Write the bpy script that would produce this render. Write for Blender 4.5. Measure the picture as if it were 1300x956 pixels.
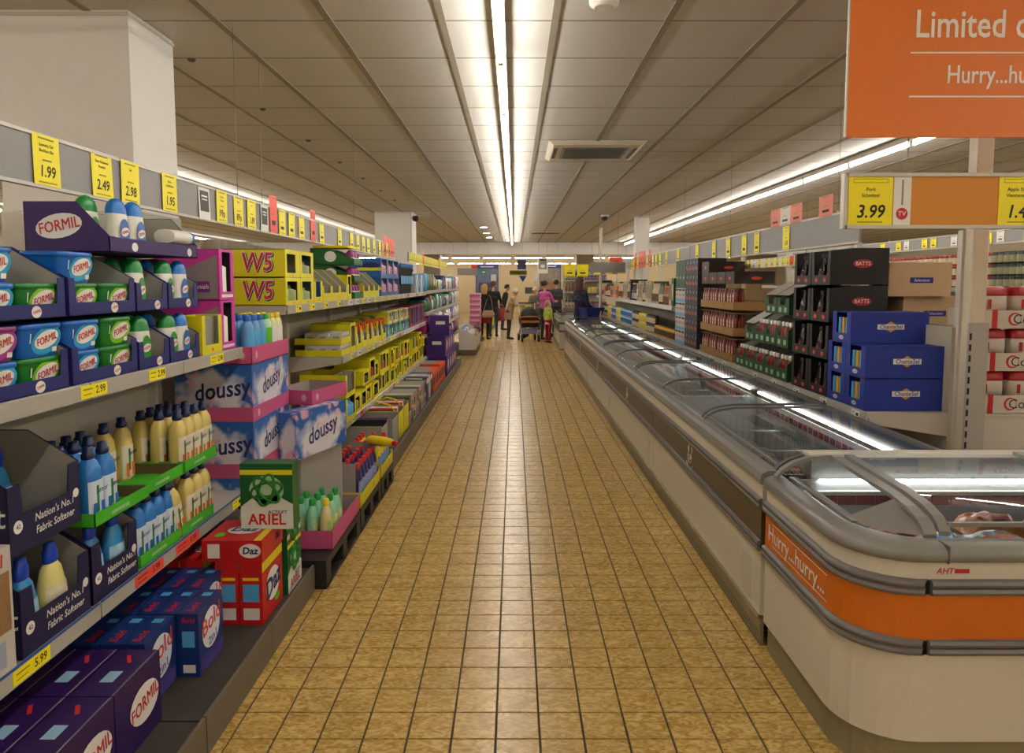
import bpy, math, random
from mathutils import Matrix, Vector
R = math.radians
for o in list(bpy.data.objects): bpy.data.objects.remove(o)
scene = bpy.context.scene
COL = scene.collection
random.seed(7)

# ---------------------------------------------------------------- camera
cam = bpy.data.cameras.new('camera'); cam_o = bpy.data.objects.new('camera', cam); COL.objects.link(cam_o)
cam.sensor_width = 36.0; cam.lens = 900/1300*36.0
cam.shift_x = -3/1300; cam.shift_y = -48/1300
cam.clip_start = 0.05; cam.clip_end = 200
cam_o.location = (0, 0, 1.54); cam_o.rotation_euler = (R(90-4.5), 0, 0)
scene.camera = cam_o
# ---------------------------------------------------------------- world, exposure
w = bpy.data.worlds.new('world'); scene.world = w; w.use_nodes = True
w.node_tree.nodes['Background'].inputs[0].default_value = (1.0, 0.85, 0.65, 1)
w.node_tree.nodes['Background'].inputs[1].default_value = 0.02
vs = scene.view_settings
vs.view_transform = 'Standard'; vs.look = 'None'; vs.gamma = 1.0; vs.use_curve_mapping = False
vs.exposure = 0.78
LAMP = 30.0                      # strength of the fluorescent tubes
WARM = (1.0, 0.945, 0.86)

# ---------------------------------------------------------------- materials
MATS = {}
def srgb(h):
    h = h.lstrip('#'); c = [int(h[i:i+2], 16)/255 for i in (0, 2, 4)]
    return tuple(((x/12.92) if x <= 0.04045 else ((x+0.055)/1.055)**2.4) for x in c)
def mat(name, col, rough=0.5, metal=0.0, var=0.06, spec=0.5, scale=9.0, coat=0.0):
    """principled surface with a slight procedural mottling"""
    if name in MATS: return MATS[name]
    m = bpy.data.materials.new(name); m.use_nodes = True
    nt = m.node_tree; b = nt.nodes['Principled BSDF']
    c = srgb(col) if isinstance(col, str) else col
    b.inputs['Roughness'].default_value = rough; b.inputs['Metallic'].default_value = metal
    b.inputs['Specular IOR Level'].default_value = spec
    if coat: b.inputs['Coat Weight'].default_value = coat
    tc = nt.nodes.new('ShaderNodeTexCoord'); nz = nt.nodes.new('ShaderNodeTexNoise')
    nz.inputs['Scale'].default_value = scale; nz.inputs['Detail'].default_value = 2.0
    nt.links.new(tc.outputs['Object'], nz.inputs['Vector'])
    mx = nt.nodes.new('ShaderNodeMix'); mx.data_type = 'RGBA'
    mx.inputs[6].default_value = tuple(x*(1-var) for x in c)+(1,)
    mx.inputs[7].default_value = tuple(min(1, x*(1+var)) for x in c)+(1,)
    nt.links.new(nz.outputs['Fac'], mx.inputs[0]); nt.links.new(mx.outputs[2], b.inputs['Base Color'])
    MATS[name] = m; return m
def emis(name, col, s):
    if name in MATS: return MATS[name]
    m = bpy.data.materials.new(name); m.use_nodes = True; nt = m.node_tree
    b = nt.nodes['Principled BSDF']; b.inputs['Base Color'].default_value = (0.8, 0.8, 0.8, 1)
    b.inputs['Emission Color'].default_value = tuple(col)+(1,); b.inputs['Emission Strength'].default_value = s
    MATS[name] = m; return m
def glass(name, tint=(0.93, 0.95, 0.95), f0=1.5, rough=0.02):
    if name in MATS: return MATS[name]
    m = bpy.data.materials.new(name); m.use_nodes = True; nt = m.node_tree; nt.nodes.clear()
    o = nt.nodes.new('ShaderNodeOutputMaterial'); mx = nt.nodes.new('ShaderNodeMixShader')
    t = nt.nodes.new('ShaderNodeBsdfTransparent'); g = nt.nodes.new('ShaderNodeBsdfGlossy')
    fr = nt.nodes.new('ShaderNodeFresnel'); fr.inputs['IOR'].default_value = f0
    t.inputs[0].default_value = tint+(1,); g.inputs['Roughness'].default_value = rough
    nt.links.new(fr.outputs[0], mx.inputs[0]); nt.links.new(t.outputs[0], mx.inputs[1])
    nt.links.new(g.outputs[0], mx.inputs[2]); nt.links.new(mx.outputs[0], o.inputs[0])
    MATS[name] = m; return m

# ---------------------------------------------------------------- mesh building
class MB:
    def __init__(s): s.v = []; s.f = []; s.m = []; s.sm = []
    def add(s, vs_, fs_, mi=0, smooth=False):
        n = len(s.v); s.v += [tuple(p) for p in vs_]
        for f in fs_: s.f.append(tuple(i+n for i in f)); s.m.append(mi); s.sm.append(smooth)
        return s
    def box(s, x0, x1, y0, y1, z0, z1, mi=0):
        v = [(x0,y0,z0),(x1,y0,z0),(x1,y1,z0),(x0,y1,z0),(x0,y0,z1),(x1,y0,z1),(x1,y1,z1),(x0,y1,z1)]
        return s.add(v, [(0,3,2,1),(4,5,6,7),(0,1,5,4),(1,2,6,5),(2,3,7,6),(3,0,4,7)], mi)
    def cbox(s, x0, x1, y0, y1, z0, z1, c, mi=0):
        """box with chamfered vertical edges and top edge"""
        def ring(i, z): 
            a, b_, d, e = x0+i, x1-i, y0+i, y1-i
            return [(a+c,d,z),(b_-c,d,z),(b_,d+c,z),(b_,e-c,z),(b_-c,e,z),(a+c,e,z),(a,e-c,z),(a,d+c,z)]
        return s.loft([ring(0,z0), ring(0,z1-c), ring(c,z1)], mi)
    def loft(s, rings, mi=0, cap0=True, cap1=True, smooth=False, closed=True):
        n = len(rings[0]); v = [p for r in rings for p in r]; f = []
        for k in range(len(rings)-1):
            for i in range(n if closed else n-1):
                j = (i+1) % n
                f.append((k*n+i, k*n+j, (k+1)*n+j, (k+1)*n+i))
        s.add(v, f, mi, smooth)
        if cap0: s.add(rings[0], [tuple(range(n))[::-1]], mi)
        if cap1: s.add(rings[-1], [tuple(range(n))], mi)
        return s
    def prism(s, poly, axis, a, b, mi=0):
        """polygon (2d) extruded along an axis from a to b"""
        def P(u, v, t): return (t,u,v) if axis == 'x' else ((u,t,v) if axis == 'y' else (u,v,t))
        r0 = [P(u,v,a) for u,v in poly]; r1 = [P(u,v,b) for u,v in poly]
        return s.loft([r0, r1], mi)
    def lathe(s, prof, seg=12, sx=1, sy=1, cx=0, cy=0, mi=0, smooth=True, pw=1.0):
        """prof: (r, z); pw < 1 squares the section"""
        rings = []
        for r, z in prof:
            ring = []
            for i in range(seg):
                a = 2*math.pi*(i+0.5)/seg; c, d = math.cos(a), math.sin(a)
                c = math.copysign(abs(c)**pw, c); d = math.copysign(abs(d)**pw, d)
                ring.append((cx+r*sx*c, cy+r*sy*d, z))
            rings.append(ring)
        return s.loft(rings, mi, smooth=smooth)
    def tube(s, pts, r, seg=6, mi=0, smooth=True):
        rings = []
        pts = [Vector(p) for p in pts]
        for k, p in enumerate(pts):
            d = (pts[min(k+1, len(pts)-1)]-pts[max(k-1, 0)]).normalized()
            up = Vector((0,0,1)) if abs(d.z) < 0.9 else Vector((0,1,0))
            a = d.cross(up).normalized(); b = a.cross(d)
            rr = r[k] if isinstance(r, (list, tuple)) else r
            rings.append([p+rr*(math.cos(2*math.pi*i/seg)*a+math.sin(2*math.pi*i/seg)*b) for i in range(seg)])
        return s.loft(rings, mi, smooth=smooth)
    def quad(s, pts, mi=0): return s.add(pts, [tuple(range(len(pts)))], mi)
    def mesh(s, name, *mats):
        me = bpy.data.meshes.new(name); me.from_pydata(s.v, [], s.f)
        for m in mats: me.materials.append(m)
        if len(mats) > 1: me.polygons.foreach_set('material_index', s.m)
        me.polygons.foreach_set('use_smooth', s.sm); me.update()
        return me

def link(name, me, parent=None, loc=None, rz=None, mtx=None):
    o = bpy.data.objects.new(name, me); COL.objects.link(o)
    if mtx is not None: o.matrix_local = mtx
    if loc is not None: o.location = loc
    if rz is not None: o.rotation_euler = (0, 0, rz)
    if parent is not None: o.parent = parent
    return o
def tag(o, label, cat, group=None, kind=None):
    o['label'] = label; o['category'] = cat
    if group: o['group'] = group
    if kind: o['kind'] = kind
    return o
def struct(o, label=None, cat=None):
    o['kind'] = 'structure'
    if label: o['label'] = label
    if cat: o['category'] = cat
    return o
def empty(name, loc=(0,0,0), rz=0):
    return link(name, None, loc=loc, rz=rz)

# a template: list of (name, mesh, parent index or None, local matrix); entry 0 is the thing itself
def spawn(tpl, loc, rz=0.0, label=None, cat=None, group=None, name=None):
    made = []
    for i, (nm, me, par, mx) in enumerate(tpl):
        o = bpy.data.objects.new(name if (name and i == 0) else nm, me); COL.objects.link(o)
        if i == 0:
            o.location = loc; o.rotation_euler = rz if isinstance(rz, tuple) else (0, 0, rz)
        else:
            o.parent = made[par]
            if mx is not None: o.matrix_local = mx
        made.append(o)
    if label: tag(made[0], label, cat, group)
    return made[0]
def T(x, y, z): return Matrix.Translation((x, y, z))
RZ = lambda a: Matrix.Rotation(R(a), 4, 'Z')
RX = lambda a: Matrix.Rotation(R(a), 4, 'X')
RY = lambda a: Matrix.Rotation(R(a), 4, 'Y')
LEFT, RIGHT, FRONT = R(90), R(-90), 0.0

TXT = {}
def text_mesh(s, size, m, bold=0.0, shear=0.0, sx=1.0):
    """flat lettering facing -Y, centred on the origin"""
    k = (s, size, m.name, bold, shear, sx)
    if k in TXT: return TXT[k]
    cu = bpy.data.curves.new('lettering', 'FONT'); cu.body = s; cu.size = size
    cu.shear = shear; cu.align_x = 'CENTER'; cu.align_y = 'CENTER'; cu.resolution_u = 2
    ob = bpy.data.objects.new('lettering_tmp', cu)
    me = bpy.data.meshes.new_from_object(ob); bpy.data.objects.remove(ob)
    if bold:                                     # thicken by overlaying shifted copies of the same flat letters
        n0 = len(me.vertices); co = [tuple(v.co) for v in me.vertices]; fs = [tuple(p.vertices) for p in me.polygons]
        k_ = 4 if bold < .03 else 10; vs2, fs2 = [], []
        for q in range(k_):
            a = 2*math.pi*(q+.5)/k_; dx, dy = bold*size*math.cos(a), bold*size*math.sin(a)
            fs2 += [tuple(i+len(vs2) for i in f) for f in fs]; vs2 += [(x+dx, y+dy, q*.00008) for x, y, z in co]
        me = bpy.data.meshes.new('lettering'); me.from_pydata(vs2, [], fs2); me.update()
    me.transform(Matrix.Diagonal((sx, 1, 1, 1))); me.transform(RX(90))
    me.materials.clear(); me.materials.append(m); me.name = 'lettering'
    TXT[k] = me; return me
DSC = {}
def disc_mesh(rx, rz_, m, seg=20):
    k = (rx, rz_, m.name, seg)
    if k not in DSC:
        b = MB(); b.add([(rx*math.cos(2*math.pi*i/seg), 0, rz_*math.sin(2*math.pi*i/seg)) for i in range(seg)], [tuple(range(seg))])
        DSC[k] = b.mesh('disc', m)
    return DSC[k]
def rect_mesh(w_, h_, m):
    k = ('r', w_, h_, m.name)
    if k not in DSC:
        DSC[k] = MB().quad([(-w_/2,0,-h_/2),(w_/2,0,-h_/2),(w_/2,0,h_/2),(-w_/2,0,h_/2)]).mesh('print', m)
    return DSC[k]
def poly_mesh(pts, m):
    return MB().quad([(x,0,z) for x, z in pts]).mesh('print', m)
E0 = 0.0009
# ---------------------------------------------------------------- surface materials of the shop
M_white = mat('painted_white', '#dedbd5', 0.6, var=0.03)
M_cream = mat('cream_wall', '#cfc4ac', 0.7, var=0.03)
M_grey = mat('grey_enamel', '#a6a29a', 0.45, var=0.03)
M_lgrey = mat('light_grey_enamel', '#c3beb3', 0.45, var=0.03)
M_dgrey = mat('dark_grey_plastic', '#55534f', 0.5)
M_black = mat('black_plastic', '#17171a', 0.45)
M_plinth = mat('brown_plinth', '#6b6252', 0.55, var=0.12)
M_deck = mat('dark_deck', '#3a342c', 0.6, var=0.2)
M_wire = mat('steel_wire', '#b5b3ae', 0.3, 0.9)
M_tile_ceiling = mat('ceiling_board', '#cbc7c0', 0.9, var=0.03, scale=40)
M_runner = mat('ceiling_runner', '#948b7a', 0.7, var=0.03)

def floor_mat():
    m = bpy.data.materials.new('ochre_floor_tile'); m.use_nodes = True; nt = m.node_tree
    N = nt.nodes.new; L = nt.links.new; b = nt.nodes['Principled BSDF']
    g = N('ShaderNodeNewGeometry')
    sn = N('ShaderNodeVectorMath'); sn.operation = 'SNAP'; sn.inputs[1].default_value = (0.15, 0.15, 10)
    of = N('ShaderNodeVectorMath'); of.operation = 'ADD'; of.inputs[1].default_value = (0.0636, 0.012, 0)
    L(g.outputs['Position'], of.inputs[0]); L(of.outputs[0], sn.inputs[0])
    wn = N('ShaderNodeTexWhiteNoise'); L(sn.outputs[0], wn.inputs['Vector'])
    sc = N('ShaderNodeVectorMath'); sc.operation = 'MULTIPLY_ADD'; sc.inputs[1].default_value = (30, 30, 30)
    L(wn.outputs['Color'], sc.inputs[0]); L(g.outputs['Position'], sc.inputs[2])
    st = N('ShaderNodeVectorMath'); st.operation = 'MULTIPLY'; st.inputs[1].default_value = (1.0, 1.9, 1)
    L(sc.outputs[0], st.inputs[0])
    nz = N('ShaderNodeTexNoise'); nz.inputs['Scale'].default_value = 24; nz.inputs['Detail'].default_value = 3
    nz.inputs['Distortion'].default_value = 1.6; L(st.outputs[0], nz.inputs['Vector'])
    rp = N('ShaderNodeValToRGB'); e = rp.color_ramp.elements
    e[0].position = 0.36; e[0].color = srgb('#a37f3a')+(1,); e[1].position = 0.64; e[1].color = srgb('#d0b06c')+(1,)
    L(nz.outputs['Fac'], rp.inputs[0])
    hs = N('ShaderNodeHueSaturation'); L(rp.outputs[0], hs.inputs['Color'])
    mr = N('ShaderNodeMapRange'); mr.inputs[3].default_value = 0.93; mr.inputs[4].default_value = 1.06
    L(wn.outputs['Value'], mr.inputs[0]); L(mr.outputs[0], hs.inputs['Value'])
    L(hs.outputs[0], b.inputs['Base Color'])
    b.inputs['Roughness'].default_value = 0.26
    b.inputs['Specular IOR Level'].default_value = 0.5
    return m
M_floor = floor_mat()
M_grout = mat('dark_grout', '#40382b', 0.9, var=0.15)

# ---------------------------------------------------------------- floor
floor = struct(link('floor', MB().quad([(-14,-9,-0.004),(14,-9,-0.004),(14,42,-0.004),(-14,42,-0.004)]).mesh('floor', M_grout)))
TX0, TY0, TS, GR = -0.0636, 2.738, 0.15, 0.006
tile_me = MB()
h_ = (TS-GR)/2
tile_me.loft([[(-h_,-h_,-0.004),(h_,-h_,-0.004),(h_,h_,-0.004),(-h_,h_,-0.004)],
              [(-h_,-h_,-0.0012),(h_,-h_,-0.0012),(h_,h_,-0.0012),(-h_,h_,-0.0012)],
              [(-h_+.0015,-h_+.0015,0),(h_-.0015,-h_+.0015,0),(h_-.0015,h_-.0015,0),(-h_+.0015,h_-.0015,0)]], cap0=False)
tile_mesh = tile_me.mesh('tile', M_floor)
n_t = 0
rest = MB()
def tile_rest(x, y):
    a, b_ = h_, h_-.0015
    rest.loft([[(x-a,y-a,-0.004),(x+a,y-a,-0.004),(x+a,y+a,-0.004),(x-a,y+a,-0.004)],
               [(x-b_,y-b_,0),(x+b_,y-b_,0),(x+b_,y+b_,0),(x-b_,y+b_,0)]], cap0=False)
for j in range(-18, 262):
    for i in range(-80, 80):
        x = TX0+(i+0.5)*TS; y = TY0+(j+0.5)*TS
        inner = -1.1 < x < 1.1
        if inner and -2 <= j < 18:
            link('floor_tile', tile_mesh, floor, loc=(x, y, 0)); n_t += 1
        elif inner or (15 < y and -3.2 < x < 3.2) : tile_rest(x, y)
fr = link('tile_field', rest.mesh('tile_field', M_floor), floor); fr['kind'] = 'stuff'
def floor_far():
    m = bpy.data.materials.new('floor_outside_aisle'); m.use_nodes = True; nt = m.node_tree
    b = nt.nodes['Principled BSDF']; br = nt.nodes.new('ShaderNodeTexBrick'); g = nt.nodes.new('ShaderNodeNewGeometry')
    br.offset = 0; br.inputs['Scale'].default_value = 1; br.inputs['Brick Width'].default_value = 0.15
    br.inputs['Row Height'].default_value = 0.15; br.inputs['Mortar Size'].default_value = 0.003
    br.inputs['Color1'].default_value = srgb('#c2a468')+(1,); br.inputs['Color2'].default_value = srgb('#b89a5e')+(1,)
    br.inputs['Mortar'].default_value = srgb('#40382b')+(1,)
    nt.links.new(g.outputs['Position'], br.inputs['Vector']); nt.links.new(br.outputs[0], b.inputs['Base Color'])
    b.inputs['Roughness'].default_value = 0.36
    return m
MFF = floor_far()
fb = MB()
for (x0, x1, y0, y1) in ((-14,-1.1136,-9,15), (1.1364,14,-9,15), (-14,-3.2,15,42), (3.2,14,15,42), (-1.1136,1.1364,-9,0.038)):
    fb.quad([(x0,y0,-0.001),(x1,y0,-0.001),(x1,y1,-0.001),(x0,y1,-0.001)])
link('side_aisle_floor', fb.mesh('side_aisle_floor', MFF), floor)

# ---------------------------------------------------------------- ceiling: boards, runners
CZ = 2.99
ceil = struct(link('ceiling', MB().quad([(-14,-9,CZ+0.03),(-14,25.8,CZ+0.03),(14,25.8,CZ+0.03),(14,-9,CZ+0.03)]).mesh('ceiling', mat('ceiling_void', '#6a6356', 0.9))))
PX, PY = 0.626, 0.655
RX0, RY0 = 0.226, 4.06
pw, pl = PX/2-0.004, PY/2-0.004
pm = MB().loft([[(-pw,-pl,0.006),(pw,-pl,0.006),(pw,pl,0.006),(-pw,pl,0.006)][::-1],
                [(-pw+.006,-pl+.006,0),(pw-.006,-pl+.006,0),(pw-.006,pl-.006,0),(-pw+.006,pl-.006,0)][::-1]], cap0=False).mesh('ceiling_panel', M_tile_ceiling)
pr = MB()
for j in range(-20, 34):
    for i in range(-22, 22):
        x = RX0+(i+0.5)*PX; y = RY0+(j+0.5)*PY
        if y > 25.6: continue
        if y > 2.2 and abs(x)/y < 0.78 and y < 11.2:
            link('ceiling_panel', pm, ceil, loc=(x, y, CZ))
        else:
            pr.loft([[(x-pw,y-pl,CZ+.006),(x+pw,y-pl,CZ+.006),(x+pw,y+pl,CZ+.006),(x-pw,y+pl,CZ+.006)][::-1],
                     [(x-pw+.006,y-pl+.006,CZ),(x+pw-.006,y-pl+.006,CZ),(x+pw-.006,y+pl-.006,CZ),(x-pw+.006,y+pl-.006,CZ)][::-1]], cap0=False)
o = link('ceiling_panel_field', pr.mesh('ceiling_panel_field', M_tile_ceiling), ceil); o['kind'] = 'stuff'
rm = MB().box(-0.02, 0.02, -9, 25.8, -0.006, 0.02).mesh('ceiling_runner', M_runner)
for i in range(-22, 23):
    link('ceiling_runner', rm, ceil, loc=(RX0+i*PX, 0, CZ))
cb = MB()
for j in range(-19, 34): 
    if RY0+j*PY < 25.7: cb.box(-14, 14, RY0+j*PY-0.006, RY0+j*PY+0.006, CZ-0.001, CZ+0.02)
link('cross_bars', cb.mesh('cross_bars', M_runner), ceil)

# ---------------------------------------------------------------- walls, beam, second hall
def S(name, x0, x1, y0, y1, z0, z1, m):
    return struct(link(name, MB().box(x0, x1, y0, y1, z0, z1).mesh(name, m)))
S('wall_left', -14.2, -14, -9, 42, 0, 3.2, M_cream)
S('wall_right', 14, 14.2, -9, 42, 0, 3.2, M_cream)
S('wall_front', -14, 14, -9.2, -9, 0, 3.2, M_cream)
S('wall_back', -14, 14, 38, 38.2, 0, 3.2, mat('back_wall_paint', '#c9b48f', 0.75, var=0.04))
bm = S('trim_1', -14, 14, 25.8, 26.2, 2.57, 3.05, M_white)
for k in range(-11, 12):
    link('joint_strip', MB().box(-0.008, 0.008, -0.004, 0.002, 0, 0.4).mesh('joint_strip', M_lgrey), bm, loc=(k*1.25+0.3, 25.8, 2.58))
S('ceiling_far', -14, 14, 26.2, 38, 2.99, 3.1, M_tile_ceiling)

def column(x0, x1, y0, y1, label, clad=False):
    o = struct(link('column', MB().box(x0, x1, y0, y1, 0, CZ+0.02).mesh('column', M_white)))
    o['label'] = label; o['category'] = 'column'
    link('shadow_gap_trim', MB().box(x0-0.006, x1+0.006, y0-0.006, y1+0.006, CZ-0.03, CZ-0.012).mesh('shadow_gap_trim', M_lgrey), o)
    if clad:
        c = MB()
        c.box(x0-0.008, x1+0.008, y0-0.008, y1+0.008, 0.02, 1.93)
        for i in range(int((x1-x0)/0.028)):
            for k in range(31):
                px = x0+0.014+i*0.028; pz = 1.06+k*0.028; s_ = 1 if (i+k) % 2 else -1
                c.add([(px-0.010,y0-0.012,pz-0.010*s_),(px-0.006,y0-0.012,pz-0.013*s_),(px+0.010,y0-0.012,pz+0.010*s_),(px+0.006,y0-0.012,pz+0.013*s_),
                       (px,y0-0.0085,pz)], [(0,1,2,3)] if s_ > 0 else [(3,2,1,0)])
        link('tread_plate_cladding', c.mesh('tread_plate_cladding', mat('tread_plate', '#b3ada2', 0.35, 0.6)), o)
    return o
column(-2.78, -2.06, 3.9, 4.40, 'big white square column with tread plate cladding behind the detergent shelves', True)
column(-2.86, -2.10, 14.66, 15.3, 'white square column rising behind the baby product shelves')
column(2.66, 2.95, 15.6, 15.9, 'white square column beyond the sauce shelves')
for x, y in ((-3.55, 31), (-7.5, 31), (2.95, 30), (7.5, 31)):
    column(x-0.35, x+0.35, y-0.3, y+0.3, 'white column in the checkout hall past the beam')['group'] = 'columns of the checkout hall'

# ---------------------------------------------------------------- batten lights
M_tube = emis('fluorescent_tube', WARM, LAMP)
M_house = mat('batten_housing', '#b9b2a4', 0.5)
BL = 1.30
hb = MB().prism([(-0.032, -0.058), (-0.026, 0), (0.026, 0), (0.032, -0.058)], 'y', 0.005, BL-0.005).mesh('batten_light', M_house)
tb = MB()
tb.loft([[(0.016*math.cos(2*math.pi*i/6), y, -0.086+0.016*math.sin(2*math.pi*i/6)) for i in range(6)] for y in (0.035, BL-0.035)], smooth=True)
tbm = tb.mesh('tube', M_tube)
ec = MB().box(-0.016, 0.016, -0.012, 0.012, -0.108, -0.058).mesh('lamp_holder', M_white)
rod = MB().box(-0.004, 0.004, -0.004, 0.004, 0, 1).mesh('suspension_rod', M_dgrey)
BATTEN = [('batten_light', hb, None, None), ('tube', tbm, 0, None), ('lamp_holder', ec, 0, T(0, 0.022, 0)), ('lamp_holder', ec, 0, T(0, BL-0.022, 0))]
def BHUNG(h): return BATTEN+[('suspension_rod', rod, 0, T(0, yy, 0) @ Matrix.Diagonal((1, 1, h, 1))) for yy in (0.25, BL-0.25)]
for rx, lab in ((-9.7, 'fluorescent batten of the lamp row over the far left aisle'), (-4.62, 'fluorescent batten of the lamp row behind the detergent shelves'),
                (-0.083, 'fluorescent batten of the lamp row along the middle of the tiled aisle'),
                (3.9, 'fluorescent batten of the lamp row beyond the sauce shelves'), (7.9, 'fluorescent batten of the lamp row over the far right aisle')):
    for k in range(-10, 17):
        y = 4.47+k*BL
        if y+BL > 25.7: continue
        spawn(BATTEN, (rx, y, 2.984), 0, lab, 'light', lab.replace('fluorescent batten of the ', '').strip())
for ry, z in ((33, 2.78), (36.3, 2.60)):
    for k in range(-7, 7):
        spawn(BHUNG(2.99-z), (k*1.45+1.3, ry, z), R(90), 'fluorescent batten running across the checkout hall', 'light', 'checkout hall lamps')
# ---------------------------------------------------------------- left shelving units
LXF, LXB = -1.33, -1.78
UPZ, LOZ = 1.225, 0.515
M_shelf = mat('shelf_enamel', '#b7b1a4', 0.45, var=0.04)
M_rail = mat('price_rail_plastic', '#a9a59b', 0.3, var=0.04)
M_blueline = mat('blue_edge', '#2a4f9a', 0.4)
M_back = mat('shelf_back', '#b0a998', 0.6, var=0.05)
def rail_mesh(L):
    return MB().prism([(-0.004, -0.045), (0.006, -0.047), (0.006, 0.0), (0.001, 0.004), (-0.004, 0.004)], 'y', 0.002, L-0.002).mesh('price_rail', M_rail)
def left_unit(y0, y1, levels, label, xf=LXF, nseg=2, base=True, group=None, bxf=-1.0):
    r = empty('shelving_unit', (LXB, y0, 0)); tag(r, label, 'shelving', group)
    W = y1-y0; X = lambda x: x-LXB
    link('back_panel', MB().box(-0.03, 0, 0, W, 0.05, 1.5 if len(levels) < 3 and y0 < 4 else 1.62).mesh('back_panel', M_back), r)
    for k in (0.016, W-0.016):
        link('upright', MB().box(0, 0.035, k-0.015, k+0.015, 0.05, 1.62).mesh('upright', M_lgrey), r)
    if base: link('base_deck', MB().box(0, X(bxf)-0.012, 0.002, W-0.002, 0.02, 0.12).mesh('base_deck', M_deck), r)
    n = max(1, round(W/0.63)) if base else 0
    for k in range(n):
        link('kick_plate', MB().box(X(bxf)-0.012, X(bxf), k*W/n+0.002, (k+1)*W/n-0.002, 0.001, 0.135).mesh('kick_plate', M_plinth), r)
    for z in levels:
        s = link('shelf', MB().box(0.035, X(xf)-0.004, 0.003, W-0.003, z-0.028, z).mesh('shelf', M_shelf), r)
        for k in range(nseg):
            link('price_rail', rail_mesh(W/nseg), s, loc=(X(xf), k*W/nseg, z))
        if z == LOZ: link('blue_strip', MB().box(X(xf)+.001, X(xf)+.0066, .003, W-.003, z+.001, z+.006).mesh('blue_strip', M_blueline), s)
        for k in (0.006, W-0.006):
            link('bracket', MB().prism([(0.035, z-0.12), (X(xf)-0.01, z-0.05), (X(xf)-0.01, z-0.028), (0.035, z-0.028)], 'y', k-0.002, k+0.002).mesh('bracket', M_shelf), s)
    return r
left_unit(0.95, 2.195, (UPZ, LOZ), 'grey shelving bay holding dark blue softener cartons over purple powder boxes')
left_unit(2.2, 3.445, (UPZ, LOZ), 'grey shelving bay of laundry liquid trays beside the tall pink and blue stack')
left_unit(3.45, 4.145, (), 'open shelving bay without shelves behind the stacked pink and blue cartons', nseg=1, base=False)
WZ = (1.405, 0.965, 0.44)
WY = [4.15+1.3*k for k in range(6)]
WLAB = ['yellow shelf-ready cartons with big red lettering', 'green and yellow air freshener cartons', 'blue and yellow cleaning goods', 'long handled black brushes', 'red and purple household cartons']
for k in range(5):
    left_unit(WY[k], WY[k+1]-0.005, WZ if k else WZ[:1], ('grey shelving bay with three shelves of ' if k else 'grey shelving bay with one top shelf of ')+WLAB[k], base=k > 0)
EZ = (1.42, 1.09, 0.76, 0.42)
EY = [10.65+1.28*k for k in range(6)]
for k in range(5):
    left_unit(EY[k], EY[k+1]-0.005, EZ, ('grey shelving bay with four shelves of baby products, purple cartons before it' if k < 2 else 'grey shelving bay with four shelves of baby products'), nseg=1, group='baby product bays', bxf=-1.0 if k < 2 else -1.2)

# ---------------------------------------------------------------- hanging price boards (header rails)
M_board = mat('header_board', '#8a8886', 0.5, var=0.03)
M_boardedge = mat('header_edge', '#b9b5ac', 0.4, 0.3)
M_cable = mat('hanging_cable', '#6e6a62', 0.4, 0.5)
def header(name, x, y0, y1, z0, z1, label, side, group=None, step=1.3):
    o = link(name, MB().box(-0.006, 0.006, 0, y1-y0, 0, z1-z0).mesh(name, M_board), loc=(x, y0, z0))
    tag(o, label, 'price rail', group)
    for zz in (0, z1-z0):
        link('edge_trim', MB().box(-0.011, 0.011, 0, y1-y0, zz-0.006, zz+0.006).mesh('edge_trim', M_boardedge), o)
    y = 0.35
    while y < y1-y0:
        link('hanging_cable', MB().box(-0.0012, 0.0012, y-0.0012, y+0.0012, z1-z0, CZ-z0).mesh('hanging_cable', M_cable), o)
        link('cable_clip', MB().box(-0.006, 0.006, y-0.006, y+0.006, z1-z0, z1-z0+0.022).mesh('cable_clip', M_boardedge), o)
        y += step*2
    return o
HX, HZ0, HZ1 = -1.60, 1.865, 2.035
header('price_rail_board', HX, 1.2, 4.2, HZ0, HZ1, 'long grey hanging rail board over the detergent shelves', 1)
header('price_rail_board', HX, 4.205, 9.5, HZ0, HZ1, 'long grey hanging rail board over the yellow cleaning cartons', 1)
header('price_rail_board', HX, 10.7, 17.0, HZ0, HZ1-0.03, 'grey hanging rail board over the baby products', 1)
RHX = 2.37
header('price_rail_board', RHX, 4.9, 9.6, 1.82, 2.045, 'grey hanging rail board over the sauce shelves', -1)
header('price_rail_board', RHX, 9.62, 16.6, 1.82, 2.03, 'grey hanging rail board over the far bottles and jars', -1)

# ---------------------------------------------------------------- right shelving (over the freezer run)
RXF, RXB, RZ0 = 1.93, 2.37, 0.83
M_post = mat('cream_post', '#cdc3ad', 0.5, var=0.03)
def right_unit(y0, y1, ups, label, group=None, end=False):
    r = empty('shelving_unit', (RXB, y0, 0)); tag(r, label, 'shelving', group)
    W = y1-y0; a = RXF-RXB
    link('back_panel', MB().box(0, 0.02, 0.0, W, 0.3, 1.30).mesh('back_panel', M_back), r)
    for z in (RZ0,)+tuple(ups):
        s = link('shelf', MB().box(a+0.004, 0, 0.003, W-0.003, z-0.028, z).mesh('shelf', M_shelf), r)
        for k in range(2):
            link('price_rail', MB().prism([(0.004,-0.055),(-0.012,-0.052),(-0.004,0.004),(0.004,0.004)], 'y', k*W/2+0.002, (k+1)*W/2-0.002).mesh('price_rail', M_rail), s, loc=(a, 0, z))
        for k in (0.006, W-0.006):
            link('bracket', MB().prism([(0, z-0.13), (a+0.01, z-0.06), (a+0.01, z-0.028), (0, z-0.028)], 'y', k-0.002, k+0.002).mesh('bracket', M_shelf), s)
    for k in ((0, W) if end else (W,)):
        link('upright', MB().box(0.02, 0.06, k-0.02, k+0.02, 0.0, 1.82).mesh('upright', M_lgrey), r)
    return r
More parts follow.
